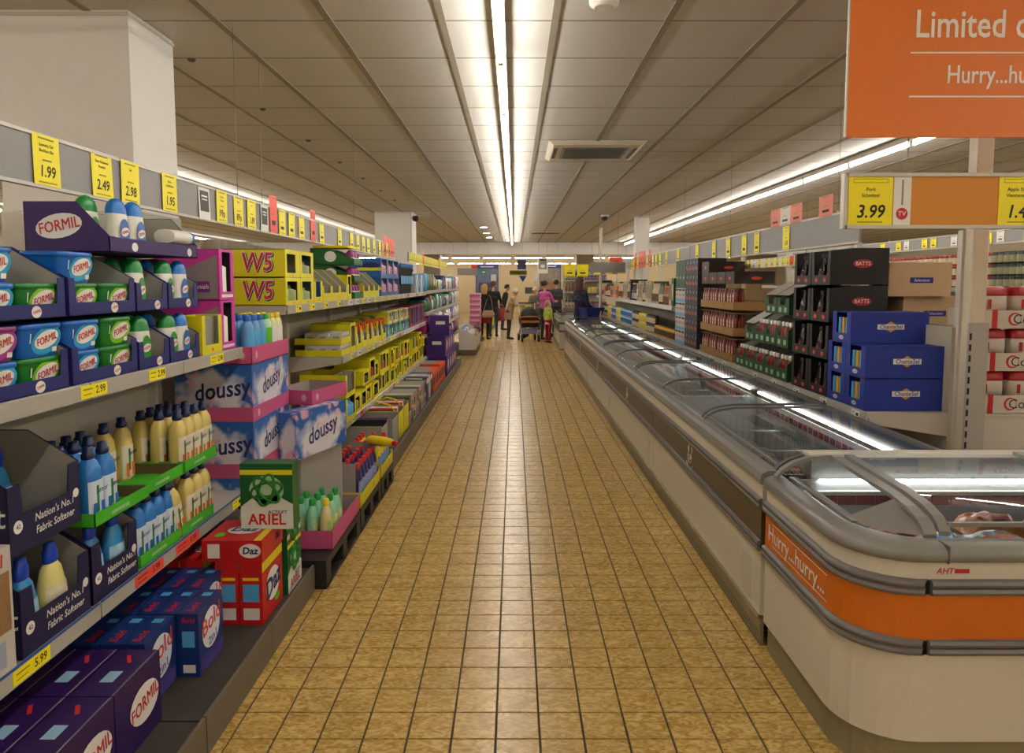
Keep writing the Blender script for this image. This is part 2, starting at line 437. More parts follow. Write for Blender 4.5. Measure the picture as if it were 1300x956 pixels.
right_unit(3.83, 5.0, (), 'shelving bay over the freezers holding blue and black cartons by the cream post', end=True)
right_unit(5.005, 6.25, (), 'shelving bay over the freezers holding green sauce trays')
right_unit(6.255, 7.5, (), 'shelving bay over the freezers holding brown trays of red sauce')
right_unit(7.505, 8.65, (), 'shelving bay over the freezers holding stacked multipacks')
for k in range(5):
    right_unit(8.655+1.6*k, 8.65+1.6*(k+1), (1.255,), 'two-shelf bay of bottles and jars over the far freezers', 'two-shelf jar bays')
# the cream post with its slotted upright at the end of the run
pst = link('end_post', MB().cbox(2.405, 2.49, 3.74, 3.82, 0, CZ, 0.006).mesh('end_post', M_post))
tag(pst, 'tall cream post at the end of the shelving behind the open-topped corner freezer', 'post')
su = MB().box(2.395, 2.50, 3.725, 3.739, 0.60, 1.33)
suo = link('slotted_upright', su.mesh('slotted_upright', M_grey), pst)
for k in range(11):
    link('slot', MB().box(2.399, 2.409, 3.722, 3.7255, 0.66+k*0.058, 0.695+k*0.058).mesh('slot', M_black), suo)

# ---------------------------------------------------------------- chest freezers along the aisle
FX0, FX1 = 1.04, 1.905
M_fzw = mat('freezer_white', '#c9c2b2', 0.4, var=0.03)
M_fzin = mat('freezer_liner', '#c4c6c6', 0.45, var=0.03)
M_rim = mat('freezer_rim_grey', '#7d7b76', 0.35, var=0.04)
M_bump = mat('freezer_bumper', '#6c6764', 0.38, var=0.05)
M_band = mat('freezer_brown_band', '#4a3c28', 0.35, var=0.08)
M_kick = mat('freezer_kick', '#8c8264', 0.45, 0.1)
M_alu = mat('brushed_aluminium', '#b9b8b4', 0.25, 0.9)
M_lid = glass('lid_glass', (0.86, 0.88, 0.87), 1.55)
M_seal = mat('lid_frame', '#5d5c59', 0.35)
M_fztube = emis('freezer_tube', (0.95, 1.0, 1.0), 6.0)
M_redstrip = mat('red_price_strip', '#a8444c', 0.4, var=0.2, scale=30)
M_lett = mat('white_lettering', '#e6e2d8', 0.5)
FPROF = [(1.10,.752),(1.115,.772),(1.15,.794),(1.20,.810),(1.28,.820),(1.80,.824)]
def bumper(y0, y1, z, x=FX0, h=0.05):
    m = MB()
    for zz in (0, h/2):
        m.prism([(x, z+zz+.001), (x-0.014, z+zz+.004), (x-0.018, z+zz+h/4), (x-0.014, z+zz+h/2-.004), (x, z+zz+h/2-.001)], 'y', y0, y1)
    return m
KICKG = None
def long_freezer(y0, L, label, near):
    global KICKG
    r = empty('chest_freezer', (0, y0, 0)); tag(r, label, 'freezer', 'chest freezers in the aisle run')
    e = 0.004
    # outer shell: front panel, back panel, ends
    link('front_panel', MB().box(FX0, FX0+0.03, e, L-e, 0.13, 0.42).mesh('front_panel', M_fzw), r)
    link('upper_panel', MB().box(FX0, FX0+0.03, e, L-e, 0.60, 0.70).mesh('upper_panel', M_fzw), r)
    bd = link('brown_band', MB().box(FX0-0.003, FX0+0.03, e, L-e, 0.42, 0.60).mesh('brown_band', M_band), r)
    for yy in (0.42, 0.80):
        pass
    em = [('emblem', None)]
    for yy in (L*0.52,):
        sw = MB()
        for cx_, cz_, rad_, aa, bb in ((0, .0, .045, 205, 335), (0, .012, .026, 150, 400), (.0, .014, .012, 0, 360), (-.03, .045, .02, -60, 60), (0, .055, .02, 120, 240), (.012, .05, .02, -50, 60)):
            pts = [(cx_+rad_*math.cos(R(t)), 0, cz_+rad_*math.sin(R(t))) for t in [aa+(bb-aa)*q/8 for q in range(9)]]
            sw.tube(pts, 0.0024, 4)
        link('emblem', sw.mesh('emblem', M_lett), bd, mtx=T(FX0-0.006, yy, 0.50) @ RZ(-90) @ Matrix.Diagonal((1.7, 1, 1.2, 1)))
    link('bumper', bumper(e, L-e, 0.41, FX0, 0.05).mesh('bumper', M_bump), r)
    link('bumper', bumper(e, L-e, 0.595, FX0, 0.045).mesh('bumper', M_bump), r)
    link('sill_strip', MB().box(FX0-0.006, FX0+0.02, e, L-e, 0.118, 0.135).mesh('sill_strip', M_alu), r)
    kp = link('kick_plate', MB().box(FX0+0.004, FX0+0.02, e, L-e, 0.001, 0.118).mesh('kick_plate', M_kick), r)
    if near < 2:                                   # perforated grating of the kick plate
        g = MB(); n = int(L/0.022)
        for i in range(n):
            for k in range(3):
                yy = 0.02+i*0.022+(0.011 if k % 2 else 0); zz = 0.012+k*0.020
                g.quad([(FX0+0.0033, yy-.0075, zz), (FX0+0.0033, yy, zz-.0075), (FX0+0.0033, yy+.0075, zz), (FX0+0.0033, yy, zz+.0075)])
        gg = link('grating_holes', g.mesh('grating_holes', M_black), kp); gg['kind'] = 'stuff'
    # grey rim
    rim = MB()
    rim.prism([(FX0-0.008,.70),(FX0-0.012,.72),(FX0-0.004,.745),(FX0+0.02,.757),(FX0+0.065,.757),(FX0+0.075,.74),(FX0+0.075,.70)], 'y', e, L-e)
    link('rim', rim.mesh('rim', M_rim), r)
    link('rear_rim', MB().box(1.80, FX1, e, L-e, 0.70, 0.79).mesh('rear_rim', M_band), r)
    # liner
    li = MB()
    li.box(FX0+0.05, FX0+0.075, e, L-e, 0.2, 0.70).box(1.80, 1.83, e, L-e, 0.2, 0.70).box(FX0+0.05, 1.83, e, L-e, 0.2, 0.22)
    li.box(FX0+0.05, 1.83, e, e+0.03, 0.2, 0.70).box(FX0+0.05, 1.83, L-e-0.03, L-e, 0.2, 0.70)
    link('liner', li.mesh('liner', M_fzin), r)
    link('rear_panel', MB().box(FX1-0.02, FX1, e, L-e, 0.02, 0.70).mesh('rear_panel', M_fzw), r)
    # lamp and price strip on the rear inner wall
    link('interior_tube', MB().prism([(1.778,.735),(1.778,.752),(1.795,.752),(1.795,.735)], 'y', 0.10, L-0.10).mesh('interior_tube', M_fztube), r)
    ps = MB(); n = int((L-0.2)/0.075)
    for k in range(n):
        ps.box(1.788, 1.797, 0.1+k*0.075, 0.1+k*0.075+0.055, 0.63, 0.668)
    link('price_strip', MB().box(1.792, 1.7995, 0.05, L-0.05, 0.60, 0.70).mesh('price_strip', M_lett), r)
    o_ = link('price_strip_cards', ps.mesh('price_strip_cards', M_redstrip), r); o_['kind'] = 'stuff'
    # sliding lids: front pane low, rear pane half over it, with hoop frames
    half = L/2
    for k in range(2):
        a0, a1 = k*half+0.012, (k+1)*half-0.012
        dz = 0.0 if k == 0 else 0.009
        top = [(x, z+dz) for x, z in FPROF]
        pane = MB().add([(x, yy, z) for x, z in top for yy in (a0, a1)], [(2*i, 2*i+2, 2*i+3, 2*i+1) for i in range(len(top)-1)], 0, True)
        ld = link('sliding_lid', pane.mesh('sliding_lid', M_lid), r)
        for yy, wdt in ((a0, 0.024), (a1-0.024, 0.024)):
            fr_ = MB()
            fr_.loft([[(x-0.004, y_, z-0.003) for y_ in (yy, yy+wdt)]+[(x-0.004, y_, z+0.008) for y_ in (yy+wdt, yy)] for x, z in top])
            link('hoop_frame', fr_.mesh('hoop_frame', M_seal), ld)
        link('handle_rail', MB().box(1.112, 1.124, a0, a1, .768+dz, .776+dz).mesh('handle_rail', M_rim), ld)
        link('rear_rail', MB().box(1.79, 1.815, a0, a1, .790, .834+dz).mesh('rear_rail', M_seal), ld)
    # ventilation / control plate on the front
    link('control_plate', MB().box(FX0-0.004, FX0, 0.12, 0.24, 0.16, 0.34).mesh('control_plate', M_lgrey), r)
    return r
FL = 2.33; FY0 = 2.905
FLAB = ['long chest freezer with a brown band butting against the orange banded corner freezer', 'long chest freezer with a brown band below the red sauce shelves',
        'long chest freezer with a brown band below the stacked multipacks', 'long chest freezer with a brown band below the jar shelves', 'long chest freezer with brown band at the far end beside the person in blue']
FZ = [long_freezer(FY0+k*FL, FL, FLAB[k], k) for k in range(5)]
link('end_panel', MB().box(FX0, FX1, FL-0.004, FL+0.02, 0.13, 0.74).mesh('end_panel', M_fzw), FZ[4])

# ---------------------------------------------------------------- corner freezer with the orange band
CX0, CX1, CY0, CY1, CR = 1.04, 3.3, 2.08, 2.86, 0.21
def crr(off, z, r=CR, n=8):
    """outline: straight side, rounded front corners, straight front"""
    x0, x1, y0, y1 = CX0-off, CX1+off, CY0-off, CY1
    p = [(x0, y1, z)]
    for k in range(n+1):
        a = math.pi+math.pi/2*k/n; p.append((x0+r+r*math.cos(a), y0+r+r*math.sin(a), z))
    for k in range(n+1):
        a = -math.pi/2+math.pi/2*k/n; p.append((x1-r+r*math.cos(a), y0+r+r*math.sin(a), z))
    return p+[(x1, y1, z)]
M_orange = mat('orange_band', '#cb6912', 0.45, var=0.04)
cf = empty('corner_freezer', ((CX0+CX1)/2, CY0, 0)); tag(cf, 'white corner chest freezer with a broad orange band and rounded corners', 'freezer')
cfo = Matrix.Translation((-(CX0+CX1)/2, -CY0, 0))
def cpart(nm, b, m, par=None):
    o = link(nm, b.mesh(nm, m), par or cf); o.matrix_local = cfo if par is None else Matrix.Identity(4); return o
cpart('lower_panel', MB().loft([crr(0, .13), crr(0, .41)], closed=True, cap0=False, cap1=False), M_fzw)
cpart('kick_plate', MB().loft([crr(-.02, .001), crr(-.02, .13)], cap0=False, cap1=False), M_kick)
ob_ = cpart('orange_band', MB().loft([crr(.002, .455), crr(.002, .60)], cap0=False, cap1=False), M_orange)
cpart('upper_panel', MB().loft([crr(0, .645), crr(0, .70)], cap0=False, cap1=False), M_fzw)
def cb_piece(z, i0, i1, h=0.05):
    m = MB(); offs = [(0,0),(.014,.003),(.019,.0125),(.014,.022),(.004,.025),(.014,.028),(.019,.0375),(.014,.047),(0,.05)]
    m.loft([crr(o_, z+q*h/0.05)[i0:i1] for o_, q in offs], cap0=False, cap1=False, smooth=True, closed=False)
    return m
def bar_front(z, x0, x1, h=0.05):
    m = MB(); offs = [(0,0),(.014,.003),(.019,.0125),(.014,.022),(.004,.025),(.014,.028),(.019,.0375),(.014,.047),(0,.05)]
    m.prism([(CY0-o_, z+q*h/0.05) for o_, q in offs], 'x', x0, x1)
    return m
for z in (.41, .597):
    h = .05
    cpart('corner_bumper', cb_piece(z, 0, 10, h), M_bump)
    for x0, x1 in ((1.255, 2.05), (2.056, 2.9), (2.906, 3.09)):
        pass
    cpart('front_bumper', bar_front(z, 1.257, 2.15, h), M_bump); cpart('front_bumper', bar_front(z, 2.156, 3.085, h), M_bump)
    cpart('corner_bumper', cb_piece(z, 10, 21, h), M_bump)
cpart('rim', MB().loft([crr(o_, z) for o_, z in ((0,.70),(.012,.703),(.016,.72),(.010,.738),(-.01,.750),(-.05,.754),(-.068,.748),(-.072,.70))], cap0=False, cap1=False, smooth=True), M_rim)
cpart('rim_seam', MB().box(1.300, 1.303, CY0-0.0175, CY0+.04, .70, .7545), M_dgrey)
# rear service bar and liner
cpart('rear_bar', MB().box(1.20, CX1, CY1-.045, CY1+.02, .70, .838), M_rim)
cpart('rear_cap', MB().box(1.19, CX1, CY1-.052, CY1+.024, .838, .852), M_lgrey)
lm = MB(); lm.box(CX0+.08, CX0+.10, CY0+.08, CY1-.05, .25, .70).box(CX0+.08, CX1-.08, CY0+.07, CY0+.09, .25, .70).box(CX0+.08, CX1-.08, CY1-.07, CY1-.05, .25, .75).box(CX1-.1, CX1-.08, CY0+.08, CY1-.05, .25, .70).box(CX0+.08, CX1-.08, CY0+.08, CY1-.05, .25, .27)
cpart('liner', lm, M_fzin)
cpart('interior_tube', MB().box(1.22, 2.10, CY1-.082, CY1-.07, .742, .756), M_fztube)
ps = MB()
for k in range(16): ps.box(1.15+k*.075, 1.15+k*.075+.07, CY1-.078, CY1-.073, .652, .69)
o_ = cpart('price_strip_cards', ps, M_redstrip); o_['kind'] = 'stuff'
cpart('inner_ledge', MB().box(1.13, CX1-.1, CY1-.09, CY1-.07, .695, .71), M_lett)
# glass: hipped corner pane, sliding lids and their frames
GP = [(CY0+.075,.752),(CY0+.09,.772),(CY0+.12,.790),(CY0+.18,.808),(CY0+.28,.820),(CY1-.06,.838)]
XB = 1.275
def lid(x0, x1, dz):
    p = [(x, y, z+dz) for y, z in GP for x in (x0, x1)]
    o = cpart('sliding_lid', MB().add(p, [(2*i, 2*i+1, 2*i+3, 2*i+2) for i in range(len(GP)-1)], 0, True), M_lid)
    for xa in (x0, x1-.035):
        f_ = MB().loft([[(xa, y, z+dz-.004), (xa+.035, y, z+dz-.004), (xa+.035, y, z+dz+.010), (xa, y, z+dz+.010)] for y, z in GP])
        q = link('lid_frame', f_.mesh('lid_frame', M_rim), o)
    link('lid_grip', MB().box(x0+.03, x1-.03, CY0+.085, CY0+.10, .772+dz, .785+dz).mesh('lid_grip', M_rim), o)
    return o
lid(XB+.05, 2.06, .006); lid(2.0, 3.2, .018)
cpart('hip_bar', MB().loft([[(XB, y, z-.006), (XB+.042, y, z-.006), (XB+.042, y, z+.008), (XB, y, z+.008)] for y, z in GP]), M_rim)
cpart('corner_pane', MB().add([(CX0+.075, CY1-.06, .756), (CX0+.075, CY0+.24, .756), (XB, CY0+.24, .815), (XB, CY1-.06, .838)], [(0,1,2,3)]), M_lid)
cpart('corner_pane_frame', MB().loft([[(CX0+.07, y, .752), (CX0+.10, y, .752), (CX0+.10, y, .760), (CX0+.07, y, .760)] for y in (CY0+.2, CY1-.05)]), M_rim)
cpart('corner_hood', MB().add([(CX0+.075, CY0+.25, .757), (CX0+.09, CY0+.17, .757), (CX0+.15, CY0+.10, .757), (CX0+.21, CY0+.075, .757), (XB+.04, CY0+.07, .757), (XB+.04, CY0+.13, .797), (XB, CY0+.25, .818)],
      [(6,0,1),(6,1,2),(6,2,3),(6,3,4),(6,4,5)], 0, True), M_rim)
cpart('rear_hoop', MB().loft([[(x, y, z) for y, z in ((CY1-.06, zz-.004), (CY1-.03, zz-.004), (CY1-.03, zz+.012), (CY1-.06, zz+.012))] for x, zz in ((1.055,.752),(1.08,.78),(1.125,.81),(1.19,.832),(1.275,.838))]), M_rim)
# lettering
def side_text(s, size, y, z, x, par, m=M_lett, bold=0.012):
    o = link('lettering', text_mesh(s, size, m, bold), par); o.matrix_local = T(x, y, z) @ RZ(-90); return o
side_text('Hurry...hurry...', 0.088, 2.56, .527, CX0-.0035, ob_)
for z in (.573, .484):
    o = link('print_line', rect_mesh(.50, .0035, M_lett), ob_); o.matrix_local = T(CX0-.0035, 2.53, z) @ RZ(-90)
ah = link('lettering', text_mesh('AHT', .026, mat('red_print', '#b3202a', 0.5), .02, .2), cf); ah.matrix_local = cfo @ T(1.30, CY0-.001, .672)
o = link('maker_stripe', rect_mesh(.045, .014, mat('red_print', '#b3202a')), cf); o.matrix_local = cfo @ T(1.352, CY0-.001, .672)

# ---------------------------------------------------------------- sign frame and orange banner over the corner freezer
M_signor = mat('orange_sign', '#dc7422', 0.5, var=0.03)
M_railor = mat('orange_rail', '#cf8512', 0.5, var=0.03)
SY = 2.9
sf = link('sign_frame', MB().box(0, 2.2, -.006, .012, 0, .205).mesh('sign_frame', M_railor), loc=(1.333, SY, 1.767))
tag(sf, 'orange price rail board in a pale grey frame hanging above the corner freezer', 'sign')
for nm, q in (('frame_rail', (0, 2.2, -.014, .016, -.008, .006)), ('frame_rail', (0, 2.2, -.014, .016, .199, .213)), ('frame_end', (-.008, .008, -.014, .016, -.008, .213))):
    link(nm, MB().box(*q).mesh(nm, M_lgrey), sf)
for x in (.25, 1.6): link('hanging_cable', MB().box(x-.0015, x+.0015, 0, .003, .213, CZ-1.767).mesh('hanging_cable', M_cable), sf)
bn = link('banner_sign', MB().box(0, 1.7, -.004, .004, 0, .80).mesh('banner_sign', M_signor), loc=(1.318, SY-.02, 2.118))
tag(bn, 'large orange hanging banner with white lettering above the price rail board', 'sign')
link('edge_trim', MB().box(-.004, .002, -.0055, .0055, 0, .8).mesh('edge_trim', M_lgrey), bn)
for x in (.2, 1.5): link('hanging_cable', MB().box(x-.0015, x+.0015, -.0015, .0015, .8, CZ-2.118).mesh('hanging_cable', M_cable), bn)
for s_, z, sz, x, sx_ in (('Limited offers', .432, .150, .264, .80), ('Hurry...hurry...', .24, .098, .395, .80)):
    me_ = text_mesh(s_, sz, M_lett, .014, 0, sx_); o = link('lettering', me_, bn); o.matrix_local = T(x-min(v.co.x for v in me_.vertices), -.0052, z)
for z in (.158, .327, .556):
    o = link('print_line', rect_mesh(1.0, .006, M_lett), bn); o.matrix_local = T(.745, -.0052, z)

# ---------------------------------------------------------------- ceiling fittings
ac = link('ceiling_air_unit', MB().loft([[(x*a, y*b, z) for x, y in ((-.5,-.53),(.5,-.53),(.5,.53),(-.5,.53))][::-1] for a, b, z in ((1,1,.03),(1,1,0),(.9,.9,-.03))], cap0=False).mesh('ceiling_air_unit', mat('air_unit_cream', '#cfc6b2', 0.5)), loc=(.857, 7.9, CZ-.006))
tag(ac, 'square cream air conditioning cassette set in the ceiling with dark grille', 'air unit')
for k in range(9): link('grille_slat', MB().box(-.32, .32, -.3+k*.068, -.265+k*.068, -.036, -.029).mesh('grille_slat', M_dgrey), ac)
link('grille_frame', MB().box(-.35, .35, -.34, .34, -.032, -.027).mesh('grille_frame', mat('grille_grey', '#8a8376', 0.5)), ac)
for sx in (-1, 1): link('air_slot', MB().box(sx*.42-.02, sx*.42+.02, -.3, .3, -.034, -.028).mesh('air_slot', M_dgrey), ac)
def small(nm, b, m, loc, label, cat, group=None, parts=()):
    o = link(nm, b.mesh(nm, m), loc=loc); tag(o, label, cat, group)
    for pn, pb, pm_ in parts: link(pn, pb.mesh(pn, pm_), o)
    return o
small('ceiling_vent', MB().box(-.45, .45, -.3, .3, -.02, .0), M_lgrey, (.90, 20.6, CZ), 'flat slotted ceiling vent far along the aisle ceiling', 'vent', None, [('grille_slat', MB().box(-.4, .4, -.2+.1*k, -.15+.1*k, -.026, -.019), M_dgrey) for k in range(5)])
small('sprinkler_head', MB().lathe([(.05,-.012),(.055,0)], 12), M_white, (.53, 10.8, CZ-.002), 'small white sprinkler head hanging below the ceiling', 'sprinkler', None, [('deflector', MB().lathe([(.012,-.05),(.012,-.012)], 8), M_wire), ('deflector_plate', MB().lathe([(.03,-.055),(.03,-.05)], 12), M_wire)])
small('smoke_detector', MB().lathe([(.05,-.045),(.075,-.03),(.08,0)], 16), M_white, (.46, 3.75, CZ-.002), 'round white smoke detector on the ceiling', 'detector')
def dome(x, y, label):
    small('dome_camera', MB().lathe([(.02,-.12),(.055,-.105),(.075,-.07),(.078,-.04)], 14), M_black, (x, y, CZ-.005), label, 'camera', None, [('camera_base', MB().lathe([(.085,-.04),(.085,0)], 14), M_lgrey)])
dome(1.93, 15.3, 'black dome security camera on the ceiling near the far column')
small('dome_camera', MB().lathe([(.02,-.06),(.05,-.05),(.07,0),(.05,.05)], 12), M_black, (-2.03, 14.72, 2.86), 'black camera on the side of the white column', 'camera', None, [('camera_arm', MB().box(-.07, 0, -.01, .01, -.01, .01), M_dgrey)])
M_spot = emis('spot_lamp', (1, .95, .85), 14)
for k, (x, y) in enumerate(((-.80, 18.5), (-.81, 20.6), (-.80, 22.6))):
    small('ceiling_downlight', MB().lathe([(.10,-.015),(.12,0)], 16), M_white, (x, y, CZ-.004), 'small round downlight set in the ceiling before the beam', 'light', 'downlights before the beam', [('lamp_lens', MB().lathe([(.085,-.019),(.085,-.0145)], 16), M_spot)])
for k in range(7):
    small('panel_clip', MB().lathe([(.018,-.014),(.03,0)], 10), M_dgrey, (-2.1, 4.74+PY*2*k, CZ-.001), 'small dark fitting in a ceiling joint', 'ceiling fitting', 'ceiling joint fittings')
gp = small('pole_camera_mast', MB().lathe([(.03, 0), (.03, 2.7)], 10), M_post, (1.83, 15.1, 0), 'thin cream pole standing at the far end of the freezers', 'pole')
# ================================================================ goods: templates (front faces -Y, base at z = 0, origin at the middle of the front edge)
class TP:
    def __init__(s, parts, w_, d_, h_): s.p = parts; s.w, s.d, s.h = w_, d_, h_
def put(tp, x, y, z, rz, label, cat, group=None, name=None, jit=0.0):
    if jit: rz = rz+random.uniform(-jit, jit)
    return spawn(tp.p, (x, y, z), rz, label, cat, group, name)
C_formil_blue = mat('carton_navy', '#1d2166', 0.55)
C_purple = mat('carton_purple', '#33145c', 0.55)
C_grey = mat('raw_grey_card', '#98948c', 0.8)
C_yellow = mat('carton_yellow', '#d9cf0a', 0.5)
C_pink = mat('carton_pink', '#c2507e', 0.55)
C_hotpink = mat('carton_magenta', '#c8349a', 0.5)
C_kraft = mat('kraft_card', '#8d6b42', 0.8)
C_white = mat('white_print', '#e2dfd8', 0.5)
C_red = mat('red_ink', '#c01f22', 0.5)
C_navy = mat('navy_ink', '#16225e', 0.5)
C_green = mat('green_ink', '#1d7a2c', 0.5)
C_lime = mat('lime_ink', '#58b818', 0.5)
C_dark = mat('dark_ink', '#20201f', 0.6)
C_blue = mat('mid_blue_ink', '#1763b8', 0.45)
C_sky = mat('sky_ink', '#4fa3d8', 0.45)
C_orange = mat('orange_ink', '#e06a14', 0.5)
C_violet = mat('violet_ink', '#7a2a86', 0.5)
C_ticket = mat('ticket_yellow', '#f2e200', 0.5, var=0.02)
C_tickred = mat('ticket_red', '#ee4b33', 0.5, var=0.02)
C_smudge = mat('small_print', '#8a7f1c', 0.6)
def side_l(w_, d_): return lambda x, z, e=E0: T(-w_/2-e, x, z) @ RZ(-90)      # on the -X side, x measured in depth
def side_r(w_, d_): return lambda x, z, e=E0: T(w_/2+e, x, z) @ RZ(90)
def front(x, z, e=E0, rot=0): return T(x, -e, z) @ RY(-rot)
def top(x, y, h, e=E0, rot=0): return T(x, y, h+e) @ RZ(rot) @ RX(-90)

def tub(col, glow, name='capsule_tub', w_=.178, d_=.13, h_=.095):
    mb_ = mat('tub_'+col, col, 0.3, var=0.04); mg = mat('glow_'+glow, glow, 0.35)
    b = MB().lathe([(.42,0),(.43,.004),(.485,h_-.012)], 20, w_, d_, 0, d_/2, pw=.3)
    l = MB().lathe([(.5,h_-.016),(.515,h_-.012),(.515,h_-.003),(.49,h_)], 20, w_, d_, 0, d_/2, pw=.3)
    tilt = RX(7)
    return TP([(name, b.mesh(name, mb_), None, None), ('lid', l.mesh('lid', mb_), 0, None),
               ('emblem', disc_mesh(.062, .040, mg), 0, T(.018, .004, .046) @ tilt @ RY(-14)),
               ('logo', disc_mesh(.050, .026, C_white), 2, T(0, -E0, .003)),
               ('lettering', text_mesh('FORMIL', .031, C_red, .014, .1, .8), 2, T(0, -2*E0, .003)),
               ('hinge_mark', rect_mesh(.005, .028, C_white), 0, T(-.048, .003, .055) @ tilt),
               ('barcode_label', rect_mesh(.02, .014, C_white), 0, T(.052, .006, .018) @ tilt)], w_, d_, h_)
TUB_B = tub('#0f5fb5', '#2f9fd0'); TUB_G = tub('#15732a', '#7cc417'); TUB_P = tub('#7a1d6c', '#a53a98')

def display_tray(w_, d_, h_, fh, ch, outer, inner=None, logo=True, post=.03, name='display_tray', flat=.45, text=None):
    inner = inner or C_grey; t = .003
    b = MB().box(-w_/2, w_/2, 0, d_, 0, t)
    side = [(0,0),(d_,0),(d_,h_),(d_*(1-flat),h_),(0,ch)]
    b.prism(side, 'x', -w_/2, -w_/2+t); b.prism(side, 'x', w_/2-t, w_/2)
    b.box(-w_/2, w_/2, d_-t, d_, 0, h_)
    b.prism([(-w_/2,0),(w_/2,0),(w_/2,ch),(w_/2-post,ch),(w_/2-post-.008,fh),(-w_/2+post+.008,fh),(-w_/2+post,ch),(-w_/2,ch)], 'y', 0, t)
    i = MB()
    s2 = [(t,t),(d_-t,t),(d_-t,h_-.002),(d_*(1-flat),h_-.002),(t,ch-.002)]
    i.prism(s2, 'x', -w_/2+t, -w_/2+t+.001); i.prism(s2, 'x', w_/2-t-.001, w_/2-t)
    i.box(-w_/2+t, w_/2-t, d_-t-.001, d_-t, t, h_-.002)
    p = [(name, b.mesh(name, outer), None, None), ('inner_face', i.mesh('inner_face', inner), 0, None)]
    if logo:
        p += [('logo', disc_mesh(.021, .017, C_white), 0, front(.055*w_/.37, fh*.46)), ('lettering', text_mesh('FORMIL', .012, C_red, .014, .1, .8), 2, T(0, -E0, 0) @ RY(-14))]
    if text:
        for s_, sz, x, z, m in text: p.append(('lettering', text_mesh(s_, sz, m, .01), 0, front(x, z)))
    return TP(p, w_, d_, h_)

def bottle(name, prof, sx, sy, body, cap, capprof, label=None, text=None, tcol=None, pw=.8, seg=14, extra=None, lz=None, d_=None):
    """prof in metres of half width; section scaled sx, sy"""
    D = d_ or max(r for r, z in prof)*sy
    b = MB().lathe(prof, seg, sx, sy, 0, D, pw=pw); c = MB().lathe(capprof, seg, sx, sy, 0, D, pw=pw)
    W_ = max(r for r, z in prof)*sx
    p = [(name, b.mesh(name, body), None, None), ('cap', c.mesh('cap', cap), 0, None)]
    if label:
        z0, z1, lm_ = label
        # a wrap-around sleeve following the body
        pr_ = [(r+.0008, z) for r, z in prof if z0 <= z <= z1]
        def rad(zq):
            for (r0, a0), (r1, a1) in zip(prof, prof[1:]):
                if a0 <= zq <= a1 and a1 > a0: return r0+(r1-r0)*(zq-a0)/(a1-a0)
            return prof[-1][0]
        pr_ = [(rad(z0)+.0008, z0)]+[q for q in pr_ if z0 < q[1] < z1]+[(rad(z1)+.0008, z1)]
        lb = MB()
        rings = []
        for r, z in pr_:
            ring = []
            for i in range(13):
                a = R(205+130*i/12); cc, dd = math.cos(a), math.sin(a)
                cc = math.copysign(abs(cc)**pw, cc); dd = math.copysign(abs(dd)**pw, dd)
                ring.append((r*sx*cc, D+r*sy*dd-.0006, z))
            rings.append(ring)
        lb.loft(rings, cap0=False, cap1=False, closed=False, smooth=True)
        p.append(('label', lb.mesh('label', lm_), 0, None))
    if text: 
        for s_, sz, x, z, m, rot in text: p.append(('lettering', text_mesh(s_, sz, m, .015, .15), 2 if label else 0, T(x, -.0022, z) @ RY(-rot)))
    if extra: p += extra
    return TP(p, W_*2, D*2, capprof[-1][1])

W5W = '#e6e3da'
def formil_bottle(cap):
    pr = [(.042,0),(.046,.006),(.047,.05),(.046,.11),(.043,.132)]
    lab = mat('liquid_label_'+cap, '#1560b0' if cap != '#15843a' else '#2c8f2c', 0.35)
    return bottle('laundry_liquid_bottle', pr, 1.0, .62, mat('bottle_white', '#d9d7cf', 0.35), mat('cap_'+cap, cap, 0.35),
                  [(.043,.132),(.0415,.15),(.034,.170),(.018,.183),(.004,.187)], None, None, pw=.75,
                  extra=[('label', disc_mesh(.029, .05, lab), 0, T(0, -.0012, .066)), ('logo', disc_mesh(.026, .015, C_white), 2, T(0, -E0, .004) @ RY(-14)), ('lettering', text_mesh('FORMIL', .0155, C_red, .014, .1, .8), 2, T(0, -2*E0, .004) @ RY(-14))])
BOT_B, BOT_G = formil_bottle('#1a72c8'), formil_bottle('#15843a')

